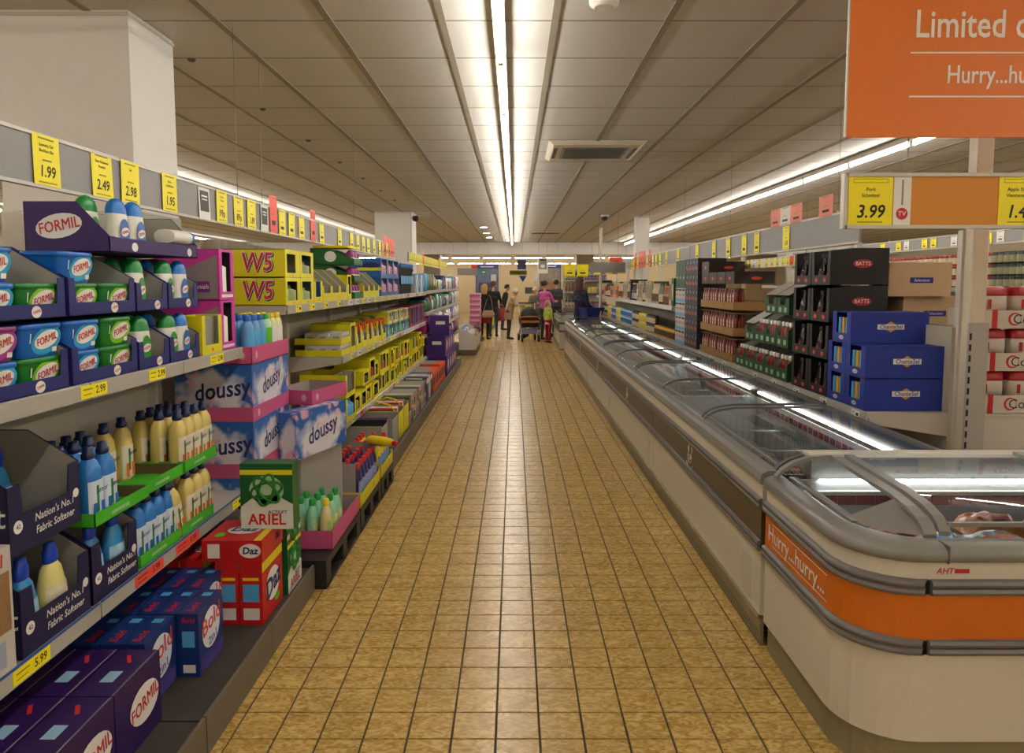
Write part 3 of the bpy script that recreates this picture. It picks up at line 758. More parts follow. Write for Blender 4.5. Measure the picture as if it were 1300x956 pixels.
def wbox(w_, d_, h_, col, win=(.14, .86, .22, .92), inside=None, open_top=False, text=None, name='shelf_carton', ticket=True, tops=None, goods=None):
    """shelf-ready carton with a cut-out window in its front"""
    inside = inside or C_grey; t = .004
    x0, x1, z0, z1 = -w_/2+win[0]*w_, -w_/2+win[1]*w_, win[2]*h_, win[3]*h_
    b = MB().box(-w_/2, w_/2, 0, t, 0, z0).box(-w_/2, x0, 0, t, z0, h_ if not open_top else z1).box(x1, w_/2, 0, t, z0, h_ if not open_top else z1)
    if not open_top: b.box(x0, x1, 0, t, z1, h_).box(-w_/2, w_/2, t, d_, h_-t, h_)
    b.box(-w_/2, -w_/2+t, t, d_, 0, h_).box(w_/2-t, w_/2, t, d_, 0, h_).box(-w_/2, w_/2, d_-t, d_, 0, h_).box(-w_/2, w_/2, t, d_, 0, t)
    i = MB().box(-w_/2+t, w_/2-t, d_*.25, d_*.25+.002, t, h_-t*1.5).box(-w_/2+t, -w_/2+t+.001, t, d_*.25, t, h_-.006).box(w_/2-t-.001, w_/2-t, t, d_*.25, t, h_-.006)
    p = [(name, b.mesh(name, col), None, None), ('inside', i.mesh('inside', inside), 0, None)]
    if goods:
        n, gm, gh = goods
        for k in range(n):
            gx = -w_/2+t+(k+.5)*(w_-2*t)/n; gw = (w_-2*t)/n*.46
            g = MB().lathe([(gw,0),(gw,gh*h_*.72),(gw*.5,gh*h_*.82),(gw*.45,gh*h_)], 10, 1, 1, gx, gw+.006)
            p.append(('packed_item', g.mesh('packed_item', gm), 0, T(0, 0, t)))
    if ticket: p.append(('ticket_print', rect_mesh(.018, .014, C_tickred), 0, front(0, z0*.45)))
    if text:
        for s_, sz, m, mx in text: p.append(('lettering', text_mesh(s_, sz, m, .02, .15), 0, mx))
    return TP(p, w_, d_, h_)
def carton(w_, d_, h_, col, prints=(), name='carton'):
    """closed carton; prints: (name, mesh, matrix)"""
    b = MB().box(-w_/2, w_/2, 0, d_, 0, h_)
    return TP([(name, b.mesh(name, col), None, None)]+[(n_, me, 0, mx) for n_, me, mx in prints], w_, d_, h_)
# ================================================================ left side: detergent bay
X0 = LXF-.012
# --- capsule tubs in navy trays, two rows of trays on the upper shelf
TR = display_tray(.372, .30, .208, .040, .115, C_formil_blue)
TRB = display_tray(.222, .30, .200, .040, .10, C_formil_blue)
TRB2 = display_tray(.255, .30, .200, .040, .10, C_formil_blue)
rows = ((UPZ+.003, 'standing on the upper shelf rail'), (UPZ+.003+.212, 'stacked on the lower trays'))
for ri, (z, where) in enumerate(rows):
    for y, tp, what in ((1.935, TR, 'beside the soap tubs'), (2.325, TR, 'between tubs and liquid bottles'), (2.634, TRB, 'of laundry liquid bottles'), (2.882, TRB2, 'of laundry liquid beside the magenta cartons')):
        put(tp, X0, y, z, LEFT, 'navy cardboard display tray '+what+', '+('lower row' if ri == 0 else 'upper row'), 'tray', None, 'display_tray')
# tubs: (y, layer z, template, colour, row, extra depth)
tubs = [(1.84, 0, 0, TUB_B, 'blue'), (2.028, 0, 0, TUB_G, 'green'), (1.85, 0, 1, TUB_P, 'purple'), (2.032, 0, 1, TUB_B, 'blue'),
        (2.225, 0, 0, TUB_B, 'blue'), (2.42, 0, 0, TUB_G, 'green'), (2.225, 0, 1, TUB_B, 'blue'), (2.42, 0, 1, TUB_G, 'green'),
        (1.84, 1, 0, TUB_B, 'blue'), (2.028, 1, 0, TUB_G, 'green'), (1.84, 1, 1, TUB_B, 'blue'),
        (2.225, 1, 0, TUB_G, 'green'), (2.42, 1, 0, TUB_G, 'green'), (2.215, 1, 1, TUB_B, 'blue')]
for y, row, lay, tp, cname in tubs:
    put(tp, X0-.012, y, rows[row][0]+.004+lay*.0965, LEFT, cname+' plastic tub of capsules in '+('the lower' if row == 0 else 'the upper')+' navy tray row, '+('bottom' if lay == 0 else 'top')+' layer', 'tub', cname+' tubs '+str(row)+str(lay), jit=.04)
for y in (1.86, 2.06, 2.26, 2.44):
    put(TUB_B if y < 2.3 else TUB_G, X0-.15, y, rows[0][0]+.004, LEFT, 'plastic capsule tub behind the front tubs in the lower navy trays', 'tub', 'rear capsule tubs')
    put(TUB_G if y > 2.4 else TUB_B, X0-.15, y, rows[1][0]+.004, LEFT, 'plastic capsule tub behind the front tubs in the upper navy trays', 'tub', 'rear capsule tubs, upper')
for y, row, tp, cn in ((2.60, 0, BOT_G, 'green'), (2.81, 0, BOT_G, 'green'), (2.92, 0, BOT_B, 'blue'), (2.585, 1, BOT_G, 'green'), (2.80, 1, BOT_G, 'green'), (2.92, 1, BOT_B, 'blue')):
    put(tp, X0-.012, y, rows[row][0]+.004, LEFT, 'white liquid bottle, '+cn+' cap, '+('lower' if row == 0 else 'upper')+' navy tray '+('beside the tubs' if y < 2.7 else 'beside the magenta cartons'), 'bottle', 'liquid bottles', jit=.1)
for y, row in ((2.60, 0), (2.70, 0), (2.83, 0), (2.70, 1), (2.84, 1), (2.60, 1)):
    put(BOT_G if y < 2.8 else BOT_B, X0-.10, y, rows[row][0]+.004, LEFT, 'white laundry liquid bottle at the back of a navy tray, '+('lower row' if row == 0 else 'upper row'), 'bottle', 'rear liquid bottles')
# --- tall purple carton with the big oval logo on top of the trays
FB = display_tray(.65, .28, .165, .05, .052, C_purple, logo=False, flat=.62, name='purple_carton')
FB.p += [('logo', disc_mesh(.078, .040, C_white), 0, side_l(.65, .28)(.165, .085) @ RY(-11)),
         ('lettering', text_mesh('FORMIL', .051, C_red, .016, .1, .8), 2, T(0, -E0, 0)),
         ('spot_logo', disc_mesh(.02, .016, C_white), 0, front(-.17, .022)), ('spot_logo', disc_mesh(.02, .016, C_white), 0, front(.25, .022))]
FZ_ = rows[1][0]+.203
put(FB, X0+.005, 2.685, FZ_, LEFT, 'long purple cardboard carton with big oval logo topping the navy trays', 'carton', None, 'purple_carton')
for k, (y, tp, cn) in enumerate(((2.41, BOT_G, 'green'), (2.50, BOT_B, 'blue'), (2.61, BOT_B, 'blue'))):
    put(tp, X0-.02-.05*(k == 0), y, FZ_+.004, LEFT, 'white liquid bottle with '+cn+' cap standing in the purple carton', 'bottle', 'bottles in the purple carton')
put(TP([(n_, me, pa, mx) for n_, me, pa, mx in BOT_B.p], .1, .1, .1), X0-.03, 2.80, FZ_+.05, (R(90), 0, R(175)), 'white liquid bottle with blue cap lying down in the purple carton', 'bottle', None, 'laundry_liquid_bottle')
# --- yellow empty display box, magenta stain remover cartons
YB = wbox(.205, .12, .17, C_yellow, (.16, .84, .24, 1.0), open_top=True)
put(YB, X0+.006, 3.128, UPZ+.003, LEFT, 'empty yellow cut-out carton in front of the magenta cartons', 'carton', None, 'shelf_carton')
VB = wbox(.165, .30, .232, C_hotpink, (.2, .8, .16, .95), inside=C_dark, goods=(1, C_white, .88), ticket=False)
VB.p += [('side_print', poly_mesh([(-.14,-.11),(.14,-.11),(.14,.09),(-.14,-.03)], mat('carton_mauve', '#8d7f84', .6)), 0, side_l(.165, .3)(.15, .115)),
         ('front_print', rect_mesh(.09, .05, C_violet), 0, side_l(.165, .3)(.09, .06, .0018)),
         ('lettering', text_mesh('Vanish', .03, C_white, .01, .2), 0, side_l(.165, .3)(.09, .06, .0026)), ('band', rect_mesh(.13, .014, C_white), 0, front(0, .018))]
for k in range(2):
    put(VB, X0-.004, 3.33, UPZ+.003+.234*k, LEFT, 'magenta stain remover carton with clear front, '+('lower' if k == 0 else 'upper')+' of two', 'carton', None, 'stain_remover_carton')

# --- lower shelf: softener cartons and bottles
LZ = LOZ+.003
SB = mat('softener_sky', '#2f86c2', .3); SY_ = mat('softener_cream', '#d8cf80', .3)
C_comf = mat('comfort_navy', '#14133f', .55)
def softener(col, lab): 
    return bottle('softener_bottle', [(.044,0),(.05,.008),(.052,.05),(.046,.12),(.034,.175),(.020,.195)], 1.0, .6, col, mat('cap_blue', '#143fb0', .3),
                  [(.023,.192),(.025,.198),(.025,.225),(.021,.232),(.02,.25),(.006,.255)], (.02,.13, lab), [('Comfort', .019, .006, .045, C_dark, 6)], pw=.8)
SOFB = softener(SB, mat('label_flower_blue', '#9cc4da', .4, var=.3, scale=30)); SOFY = softener(SY_, mat('label_flower_yellow', '#cfc7a6', .4, var=.3, scale=30))
def caddy(w_, h_): 
    t_ = display_tray(w_, .30, h_, .105, .19, C_comf, mat('caddy_inner', '#98938a', .8), False, .05, 'softener_caddy', .5)
    t_.p += [('badge', disc_mesh(.018, .018, C_white), 0, front(-w_/2+.035, .075)), ('lettering', text_mesh('42', .018, C_comf, .01), 2, T(0,-E0,0)),
             ('badge', disc_mesh(.014, .014, C_white), 0, front(w_/2-.022, .095)), ('lettering', text_mesh("Nation's No.1", .031, C_white, .01, .15), 0, front(.035, .078)),
             ('lettering', text_mesh('Fabric Softener', .031, C_white, .01, .15, .9), 0, front(.035, .042)),
             ('lettering', text_mesh('Comfort', .085, C_white, .01, .1), 0, side_l(w_, .3)(.16, .11))]
    return t_
CD = caddy(.31, .285)
put(CD, X0+.008, 2.005, LZ, LEFT, 'dark blue softener caddy with yellow bottle, lower of the stack', 'caddy', None, 'softener_caddy')
put(CD, X0+.004, 1.985, LZ+.29, LEFT, 'empty dark blue softener caddy on top of the stack', 'caddy', None, 'softener_caddy')
CD2 = caddy(.27, .285)
put(CD2, X0+.006, 2.31, LZ, LEFT, 'dark blue softener caddy with two sky blue bottles beside the green trays', 'caddy', None, 'softener_caddy')
for y, tp, l in ((1.925, SOFB, 'sky blue softener bottle in the lower dark blue caddy'), (2.045, SOFY, 'pale yellow softener bottle in the lower dark blue caddy'),
                 (2.245, SOFB, 'sky blue softener bottle in the caddy next to the green trays'), (2.37, SOFB, 'sky blue softener bottle in the caddy next to the green trays')):
    put(tp, X0-.006, y, LZ+.004, LEFT, l, 'bottle', 'softener bottles', jit=.08)
put(SOFB, X0-.14, 2.03, LZ+.294, LEFT, 'sky blue softener bottle at the back of the upper dark blue caddy', 'bottle')
BX = carton(.36, .30, .335, mat('dull_white_card', '#bcb6ab', .7), [('kraft_window', rect_mesh(.16, .16, C_kraft), front(.09, .19)), ('barcode', rect_mesh(.075, .05, mat('barcode_brown', '#4d3a22', .7)), front(.08, .145, .0018)),
     ('lettering', text_mesh('Ariel', .05, C_red, .02, .1), front(.10, .30)), ('text_block', rect_mesh(.05, .07, mat('text_grey', '#97a0b0', .7)), front(.12, .055))])
put(BX, X0+.012, 1.64, LZ, LEFT, 'white and brown cardboard outer box beside the softener caddy', 'box', None, 'outer_box')
# --- conditioner bottles in bright green trays
LB = mat('conditioner_blue', '#2b78c4', .25); LY = mat('conditioner_cream', '#d6c170', .25)
LC = mat('conditioner_cap', '#10224f', .35)
def cond(col, lab, stripe):
    prof = [(.035,0),(.0385,.006),(.0385,.15),(.035,.175),(.024,.198),(.016,.206)]
    t_ = bottle('conditioner_bottle', prof, 1.0, .78, col, LC, [(.017,.204),(.021,.208),(.021,.222),(.016,.226),(.016,.243),(.006,.245)], (.01, .138, lab), None, pw=.6)
    t_.p += [('stripe', rect_mesh(.012, .085, C_green), 2, T(-.006, -.0016, .08)), ('lettering', text_mesh('Lenor', .025, C_navy, .012, .2), 2, T(.015, -.0018, .105)),
             ('lower_print', rect_mesh(.058, .055, stripe), 2, T(.0, -.0010, .04))]
    return t_
CB_ = cond(LB, mat('label_conditioner_blue', '#c3d3e2', .4, var=.1, scale=25), C_blue)
CY_ = cond(LY, mat('label_conditioner_yellow', '#dcd2bc', .4, var=.1, scale=25), C_orange)
C_bgreen = mat('tray_bright_green', '#3fae1e', .5)
def gtray(w_): 
    t_ = display_tray(w_, .27, .045, .045, .045, C_bgreen, mat('tray_kraft', '#6d5436', .8), False, .02, 'conditioner_tray', .5)
    t_.p += [('lettering', text_mesh('concentrate', .022, C_white, .005), 0, front(-.02, .022)), ('lettering', text_mesh('concentrate a', .022, C_white, .005), 0, side_l(w_, .27)(.13, .022))]
    return t_
GT = gtray(.30); GT2 = gtray(.33)
lowy = ((2.62, GT), (2.935, GT))
for (y, tp), l in zip(lowy, ('blue bottles', 'orange labelled bottles')):
    put(tp, X0+.004, y, LZ, LEFT, 'bright green tray of '+l+' on the lower shelf', 'tray', None, 'conditioner_tray')
for k in range(4):
    put(CB_, X0-.006, 2.51+k*.077, LZ+.004, LEFT, 'blue conditioner bottle with navy cap in the lower green tray', 'bottle', 'blue conditioner in the lower tray', jit=.06)
    if k: put(CY_, X0-.006, 2.835+k*.077, LZ+.004, LEFT, 'orange labelled conditioner bottle in the lower green tray', 'bottle', 'orange conditioner in the lower tray', jit=.06)
put(CY_, X0+.0, 2.80, LZ+.006, (0, R(-12), LEFT), 'orange labelled conditioner bottle leaning over sideways in the green trays', 'bottle', None, 'conditioner_bottle')
for k in range(4):
    for d_ in (1, 2):
        put(CB_, X0-.006-.075*d_, 2.51+k*.077, LZ+.004, LEFT, 'blue conditioner bottle behind the front row of the lower green tray', 'bottle', 'rear blue conditioner')
        put(CY_, X0-.006-.075*d_, 2.835+k*.077, LZ+.004, LEFT, 'orange labelled conditioner bottle behind the front row of the lower tray', 'bottle', 'rear orange conditioner')
UZ = LZ+.252
put(TP([('shelf_divider', MB().box(-.46,.46,.0,.28,-.004,0).mesh('shelf_divider', C_grey), None, None)], .9, .28, .004), X0, 2.66, UZ+.001, LEFT, 'grey card sheet lying across the lower conditioner bottles', 'card sheet', None, 'card_sheet')
for y, tp, l in ((2.335, GT2, 'with blue bottles at its near end'), (2.655, GT, 'nearly empty in the middle'), (2.975, GT, 'of cream orange bottles')):
    put(tp, X0+.008+(.02 if y < 2.5 else 0), y, UZ+.002, LEFT, 'bright green tray '+l+' on the second tier', 'tray', None, 'conditioner_tray')
for y, d_ in ((2.22,0),(2.30,0),(2.22,1),(2.30,1),(2.22,2),(2.30,2),(2.38,1),(2.38,2),(2.46,2)):
    put(CB_, X0-.006-.075*d_+.02*(d_ == 0), y, UZ+.006, LEFT, 'blue conditioner bottle with navy cap on the second tier', 'bottle', 'blue conditioner, second tier', jit=.06)
for k in range(4):
    for d_ in range(3):
        put(CY_, X0-.006-.075*d_, 2.862+k*.077, UZ+.006, LEFT, 'cream and orange conditioner bottle on the second tier', 'bottle', 'orange conditioner, second tier', jit=.06)
for y, d_ in ((2.60, 2), (2.72, 2)):
    put(CY_, X0-.006-.075*d_, y, UZ+.006, LEFT, 'orange conditioner bottle alone at the back of the nearly empty tray', 'bottle', 'lone orange conditioner')

# --- washing powder boxes on the base deck
DZ = .121
def powder(name, w_, d_, h_, col, prints): return carton(w_, d_, h_, mat('powder_'+name, col, .45), prints, 'powder_box')
burst = mat('burst_white', '#d7dbe6', .5); C_boldb = mat('bold_print_violet', '#4a3d86', .5, var=.4, scale=20)
def bold_tpl():
    w_, d_, h_ = .205, .075, .235
    return carton(w_, d_, h_, mat('powder_navy', '#15306f', .4), [
        ('burst', disc_mesh(.075, .075, burst), front(0, .14)), ('lettering', text_mesh('Bold', .088, mat('bold_orange_red', '#d8401c', .4), .012, .1), front(0, .165, .0018, 10)),
        ('lettering', text_mesh('2in1', .045, C_boldb, .012, .1), front(.01, .095, .0018, 10)), ('lavender_print', rect_mesh(.19, .05, C_boldb), front(0, .03)),
        ('lettering', text_mesh('Bold', .026, C_red, .02, .1), side_l(w_, d_)(.036, .21)), ('text_panel', rect_mesh(.045, .06, C_sky), side_l(w_, d_)(.037, .14)), ('barcode', rect_mesh(.045, .03, C_white), side_l(w_, d_)(.037, .03)),
        ('lettering', text_mesh('Bold', .04, C_red, .02, .1), top(-.05, .037, h_)), ('top_patch', rect_mesh(.03, .035, C_sky), top(.06, .037, h_))], 'powder_box')
BD = bold_tpl()
for k in range(5):
    for j in range(2 if k else 1):
        put(BD, -1.135-.078*k, 2.56+(.21*(j) if k else 0), DZ, LEFT, 'navy powder box, '+('alone at the front with orange red lettering' if k == 0 else ('row nearer the purple boxes, ' if j == 0 else 'row nearer the red boxes, ')+('first', 'second', 'third', 'fourth')[k-1]+' behind the front box'), 'box', 'navy powder boxes', jit=.01)
for k in range(4):
    put(BD, -1.215-.078*k, 2.345, DZ, LEFT, 'navy washing powder box in the row nearest the purple boxes', 'box', 'navy powder boxes, second row')
def purplebox():
    w_, d_, h_ = .26, .13, .235
    return carton(w_, d_, h_, mat('powder_purple', '#2c1150', .4), [('logo', disc_mesh(.085, .06, C_white), front(.03, .12)), ('lettering', text_mesh('FORMIL', .06, C_red, .016, .1, .8), front(.03, .12, .0018, 10)),
        ('top_patch', rect_mesh(.06, .04, mat('patch_pale', '#8fb4cc', .4)), top(-.03, .065, h_)), ('top_flash', rect_mesh(.05, .012, C_red), top(.07, .065, h_, rot=30)), ('seam', rect_mesh(.26, .003, C_grey), top(0, .006, h_))], 'powder_box')
PB = purplebox()
for k in range(3):
    for j in range(2):
        put(PB, -1.15-.133*k, 2.08-.265*j, DZ, LEFT, 'dark purple washing powder box, '+('front', 'middle', 'rear')[k]+' rank of its block under the lower shelf', 'box', 'purple powder boxes')
C_dazred = mat('powder_red', '#c01a1a', .4)
def daz(w_, d_, h_):
    return carton(w_, d_, h_, C_dazred, [('burst', disc_mesh(.085, .07, C_white), front(0, h_*.48)), ('lettering', text_mesh('Daz', .115, C_navy, .03, .15), front(0, h_*.48, .0018, 12)),
        ('yellow_band', rect_mesh(w_, .04, mat('band_yellow', '#e2d21a', .4)), front(0, h_-.03)), ('green_print', disc_mesh(.03, .02, C_lime), front(.05, .05)),
        ('text_panel', rect_mesh(d_*.7, .075, C_sky), side_l(w_, d_)(d_/2, h_*.5)), ('barcode', rect_mesh(d_*.7, .05, C_white), side_l(w_, d_)(d_/2, .045)), ('text_line', rect_mesh(d_*.7, .012, mat('band_yellow', '#e2d21a')), side_l(w_, d_)(d_/2, h_*.72)),
        ('burst', disc_mesh(.05, .035, C_white), top(0, d_/2, h_)), ('lettering', text_mesh('Daz', .05, C_navy, .03, .15), top(0, d_/2, h_, .0018)), ], 'powder_box')
DA = daz(.25, .095, .27)
for k in range(2):
    put(DA, -1.045-.098*k, 2.975, DZ, LEFT, ('red washing powder box standing upright by the plinth edge' if k == 0 else 'red washing powder box standing upright, second in from the plinth edge'), 'box', 'upright red powder boxes')
for k in range(2):
    put(DA, -1.30-.1*k, 3.0, DZ, LEFT, 'red washing powder box behind the upright red boxes', 'box', 'red powder boxes behind')
DF = carton(.26, .25, .088, C_dazred, [('burst', disc_mesh(.07, .05, C_white), top(.0, .12, .088, rot=-90)), ('lettering', text_mesh('Daz', .07, C_navy, .03, .15), top(.0, .12, .088, .0018, rot=-90)),
     ('leaf_print', disc_mesh(.03, .02, C_lime), top(-.06, .2, .088)), ('yellow_band', rect_mesh(.26, .03, mat('band_yellow', '#e2d21a')), top(0, .02, .088)), ('lettering', text_mesh('Daz', .04, C_navy, .03, .15), side_l(.26, .25)(.05, .045, .0018)), ('burst', disc_mesh(.045, .03, C_white), side_l(.26, .25)(.05, .045)),
     ('barcode', rect_mesh(.05, .06, C_white), side_l(.26, .25)(.2, .044)), ('lettering', text_mesh('Daz', .04, C_navy, .03, .15), front(.06, .045))], 'powder_box')
put(DF, -1.04, 2.975, DZ+.272, LEFT, 'red washing powder box lying flat on the upright red boxes', 'box', None, 'powder_box')
C_arg = mat('powder_green', '#0f5a25', .4); C_arw = mat('powder_white', '#d5d8cf', .4); C_ary = mat('band_yellow', '#e2d21a', .4)
def ariel(w_, d_, h_):
    pr = [('white_print', poly_mesh([(-w_/2,-h_/2),(w_/2,-h_/2),(w_/2,-h_*.12),(w_*.2,h_*.02),(-w_*.2,h_*.02),(-w_/2,-h_*.16)], C_arw), front(0, h_/2)),
          ('glow', disc_mesh(w_*.33, h_*.22, mat('glow_green', '#a9c8a4', .5)), front(0, h_*.60)),
          ('yellow_band', rect_mesh(w_, h_*.075, C_ary), front(0, h_*.87)),
          ('lettering', text_mesh('ARIEL', w_*.30, C_red, .028, 0, .95), front(0, h_*.14, .0018)), ('lettering', text_mesh('ACTILIFT', w_*.09, C_navy, .02, .2), front(w_*.2, h_*.26, .0018))]
    for k in range(3):
        el = MB(); n = 20
        pts = [(w_*.31*math.cos(2*math.pi*i/n), 0, w_*.14*math.sin(2*math.pi*i/n)) for i in range(n+1)]
        el.tube(pts, .0065, 5)
        pr.append(('loop_print', el.mesh('loop_print', C_green), front(0, h_*.60, .002, 60*k+15)))
    return carton(w_, d_, h_, C_arg, pr, 'powder_box')
AR = ariel(.225, .085, .285)
put(AR, -1.065, 2.985, DZ+.361, FRONT, 'big green washing powder box standing on top of the flat red box', 'box', None, 'powder_box')
AR2 = ariel(.20, .075, .25)
put(AR2, -1.03, 3.23, DZ, LEFT, 'green and white washing powder box on the plinth behind the red boxes', 'box', 'green powder boxes')
put(AR2, -1.11, 3.23, DZ, LEFT, 'green and white washing powder box on the plinth behind the red boxes', 'box', 'green powder boxes')
AF = ariel(.20, .20, .06)
put(AF, -1.03, 3.23, DZ+.252, LEFT, 'flat green box topping the green and white powder boxes', 'box', None, 'powder_box')

# --- tall stack of pink and blue softener-sheet cartons
C_dblue = mat('blossom_blue', '#2f6fb2', .45, var=.15, scale=6); C_blush = mat('blossom_blush', '#d9a9b4', .5); C_pale = mat('blossom_pale', '#cfd3df', .5)
def blossom_mat():
    m = bpy.data.materials.new('blossom_print'); m.use_nodes = True; nt = m.node_tree; N = nt.nodes.new; L = nt.links.new
    bs = nt.nodes['Principled BSDF']; bs.inputs['Roughness'].default_value = .45
    tc = N('ShaderNodeTexCoord'); n1 = N('ShaderNodeTexNoise'); n1.inputs['Scale'].default_value = 9; n1.inputs['Detail'].default_value = 2
    vd = N('ShaderNodeVectorMath'); vd.operation = 'DISTANCE'; vd.inputs[1].default_value = (.5, .5, .35)
    L(tc.outputs['Generated'], vd.inputs[0]); L(tc.outputs['Object'], n1.inputs['Vector'])
    ad = N('ShaderNodeMath'); ad.operation = 'MULTIPLY_ADD'; ad.inputs[1].default_value = .55; L(n1.outputs['Fac'], ad.inputs[0]); L(vd.outputs['Value'], ad.inputs[2])
    rp = N('ShaderNodeValToRGB'); e = rp.color_ramp.elements; e[0].position = .88; e[0].color = srgb('#d6d3dc')+(1,); e[1].position = 1.0; e[1].color = srgb('#2860ac')+(1,)
    L(ad.outputs[0], rp.inputs[0])
    vo = N('ShaderNodeTexVoronoi'); vo.inputs['Scale'].default_value = 15; L(tc.outputs['Object'], vo.inputs['Vector'])
    r2 = N('ShaderNodeValToRGB'); q = r2.color_ramp.elements; q[0].position = .40; q[0].color = (1,1,1,1); q[1].position = .52; q[1].color = (0,0,0,1); L(vo.outputs['Distance'], r2.inputs[0])
    n2 = N('ShaderNodeTexNoise'); n2.inputs['Scale'].default_value = 5; L(tc.outputs['Object'], n2.inputs['Vector'])
    r3 = N('ShaderNodeValToRGB'); q = r3.color_ramp.elements; q[0].position = .47; q[0].color = (0,0,0,1); q[1].position = .53; q[1].color = (1,1,1,1); L(n2.outputs['Fac'], r3.inputs[0])
    mu = N('ShaderNodeMath'); mu.operation = 'MULTIPLY'; L(r2.outputs[0], mu.inputs[0]); L(r3.outputs[0], mu.inputs[1])
    mx = N('ShaderNodeMix'); mx.data_type = 'RGBA'; L(mu.outputs[0], mx.inputs[0]); L(rp.outputs[0], mx.inputs[6]); mx.inputs[7].default_value = srgb('#dba9b8')+(1,)
    L(mx.outputs[2], bs.inputs['Base Color']); return m
M_bloss = blossom_mat()
def doussy(w_, d_, h_, ts):
    pr = [('lettering', text_mesh('doussy', ts, C_navy, .02, .2, .85), front(.0, h_*.48, .001, 10)), ('lettering', text_mesh('doussy', ts, C_navy, .02, .2, .85), side_l(w_, d_)(d_*.40, h_*.40, .001) @ RY(-8))]
    return carton(w_, d_, h_, M_bloss, pr if d_ > .2 else pr[:1], 'softener_carton')
DO = doussy(.55, .38, .212, .118)
def ptray(w_, d_, h_, name='pink_tray', badge=True):
    t_ = display_tray(w_, d_, h_, h_, h_, C_pink, C_grey, False, .02, name, .5)
    if badge: t_.p += [('badge', disc_mesh(.016, .02, C_blush, 12), 0, front(-w_/2+.06, h_*.5)), ('badge', disc_mesh(.016, .02, C_blush, 12), 0, side_l(w_, d_)(.05, h_*.5))]
    return t_
PT = ptray(.56, .39, .085)
PS = carton(.556, .386, .07, C_pink, [('badge', disc_mesh(.016, .02, C_blush, 12), front(-.2, .035))], 'pink_sleeve')
dy = 3.72
zz = .151
put(carton(.55, .38, .21, C_dblue, [('badge', disc_mesh(.04, .03, C_blush, 10), front(0, .1))], 'softener_carton'), -1.285, dy, zz, LEFT, 'lowest blue carton of the pink and blue stack', 'carton'); zz += .211
put(DO, -1.285, dy, zz+.001, LEFT, 'blue softener carton with blossom print, second from the bottom of its stack', 'carton'); zz += .214
put(PS, -1.282, dy, zz+.0, LEFT, 'plain pink card tray between the lower blue cartons', 'tray'); zz += .0705
put(DO, -1.285, dy, zz+.0, LEFT, 'blue softener carton with blossom print, third in its stack', 'carton'); zz += .2125
put(PS, -1.282, dy, zz+.0, LEFT, 'plain pink card tray between the upper blue cartons', 'tray'); zz += .0705
put(DO, -1.285, dy, zz+.0, LEFT, 'blue softener carton with blossom print on top of its stack', 'carton'); zz += .2125
put(PT, -1.28, dy, zz+.0005, LEFT, 'pink tray of slim softener bottles on top of the stack', 'tray')
def slim(col, cap, lab): 
    return bottle('slim_bottle', [(.036,0),(.04,.006),(.041,.15),(.036,.185),(.022,.205)], 1.0, .62, col, cap, [(.022,.203),(.024,.207),(.024,.225),(.018,.232)], (.06,.16,lab), None, pw=.7)
slims = [slim(mat('slim_blue', '#5b95c9', .3), C_blue, C_sky), slim(mat('slim_mint', '#a6d3b4', .3), mat('cap_green', '#1d9a3e', .3), C_lime), slim(mat('slim_lemon', '#dcd79a', .3), mat('cap_yellow', '#e5cf1a', .3), C_white)]
for k in range(6):
    for j in range(3):
        i = 0 if k < 3 else (1 if k == 3 else 2)
        cap_i = slims[i] if not (i == 0 and k in (0,)) else slims[0]
        put(cap_i, -1.295-.075*j, 3.50+k*.086, zz+.004, LEFT, 'slim '+('sky blue', 'mint green', 'lemon yellow')[i]+' softener bottle in the top pink tray', 'bottle', 'slim softener bottles '+str(i), jit=.05)
# --- crates and trays on dollies in front of the open bay
dolly_m = mat('dolly_black', '#1e1d1c', .5)
def dolly(y0, y1, x=-.945, label=''):
    W = y1-y0
    o = link('dolly', MB().box(-.75, 0, 0, W, .11, .15).mesh('dolly', dolly_m), loc=(x, y0, 0)); tag(o, label, 'dolly')
    for xx in (-.7, -.36, -.02):
        for yy in (.05, W/2, W-.05):
            link('foot_block', MB().box(xx-.04, xx+.02, yy-.045, yy+.045, .001, .11).mesh('foot_block', dolly_m), o)
    link('runner', MB().box(-.06, -.0, 0, W, .0012, .02).mesh('runner', dolly_m), o)
    return o
GX = -.945
dolly(3.46, 4.25, label='black pallet dolly under the pink tray of green bottles'); dolly(4.27, 4.93, label='black pallet dolly under the yellow tray of bleach'); dolly(4.95, 5.44, label='black pallet dolly under the yellow tray of lemon cleaner')
PT2 = ptray(.64, .36, .10, badge=False)
put(PT2, GX-.005, 3.925, .151, LEFT, 'pink tray of mint green cleaner bottles on a black dolly', 'tray', None, 'pink_tray')
def cleaner(col, cap, lab, txt): 
    return bottle('cleaner_bottle', [(.037,0),(.042,.008),(.043,.13),(.036,.18),(.020,.215)], 1.0, .72, col, cap, [(.021,.213),(.023,.217),(.023,.24),(.016,.25)], (.03,.14,lab), [(txt, .018, 0, .08, C_navy, 8)], pw=.8)
CLG = cleaner(mat('cleaner_mint', '#8fcfae', .25), mat('cap_green', '#1d9a3e'), mat('label_fruit', '#b9cf8a', .4, var=.4, scale=30), 'doussy')
CLY = cleaner(mat('cleaner_cream', '#d9cf94', .25), mat('cap_yellow', '#e5cf1a'), mat('label_fruit2', '#a9c070', .4, var=.4, scale=30), 'doussy')
BLE = cleaner(mat('bleach_blue', '#221f5c', .3), mat('cap_red', '#c7202a', .3), mat('label_bleach', '#8d9ad0', .4), 'W5')
LEM = cleaner(mat('lemon_yellow', '#ddc81a', .3), mat('cap_red', '#c7202a'), mat('label_lem', '#6b93c0', .4), 'W5')
put(CLY, GX-.02, 3.665, .156, LEFT, 'cream cleaner bottle with yellow cap at the near end of the pink tray', 'bottle')
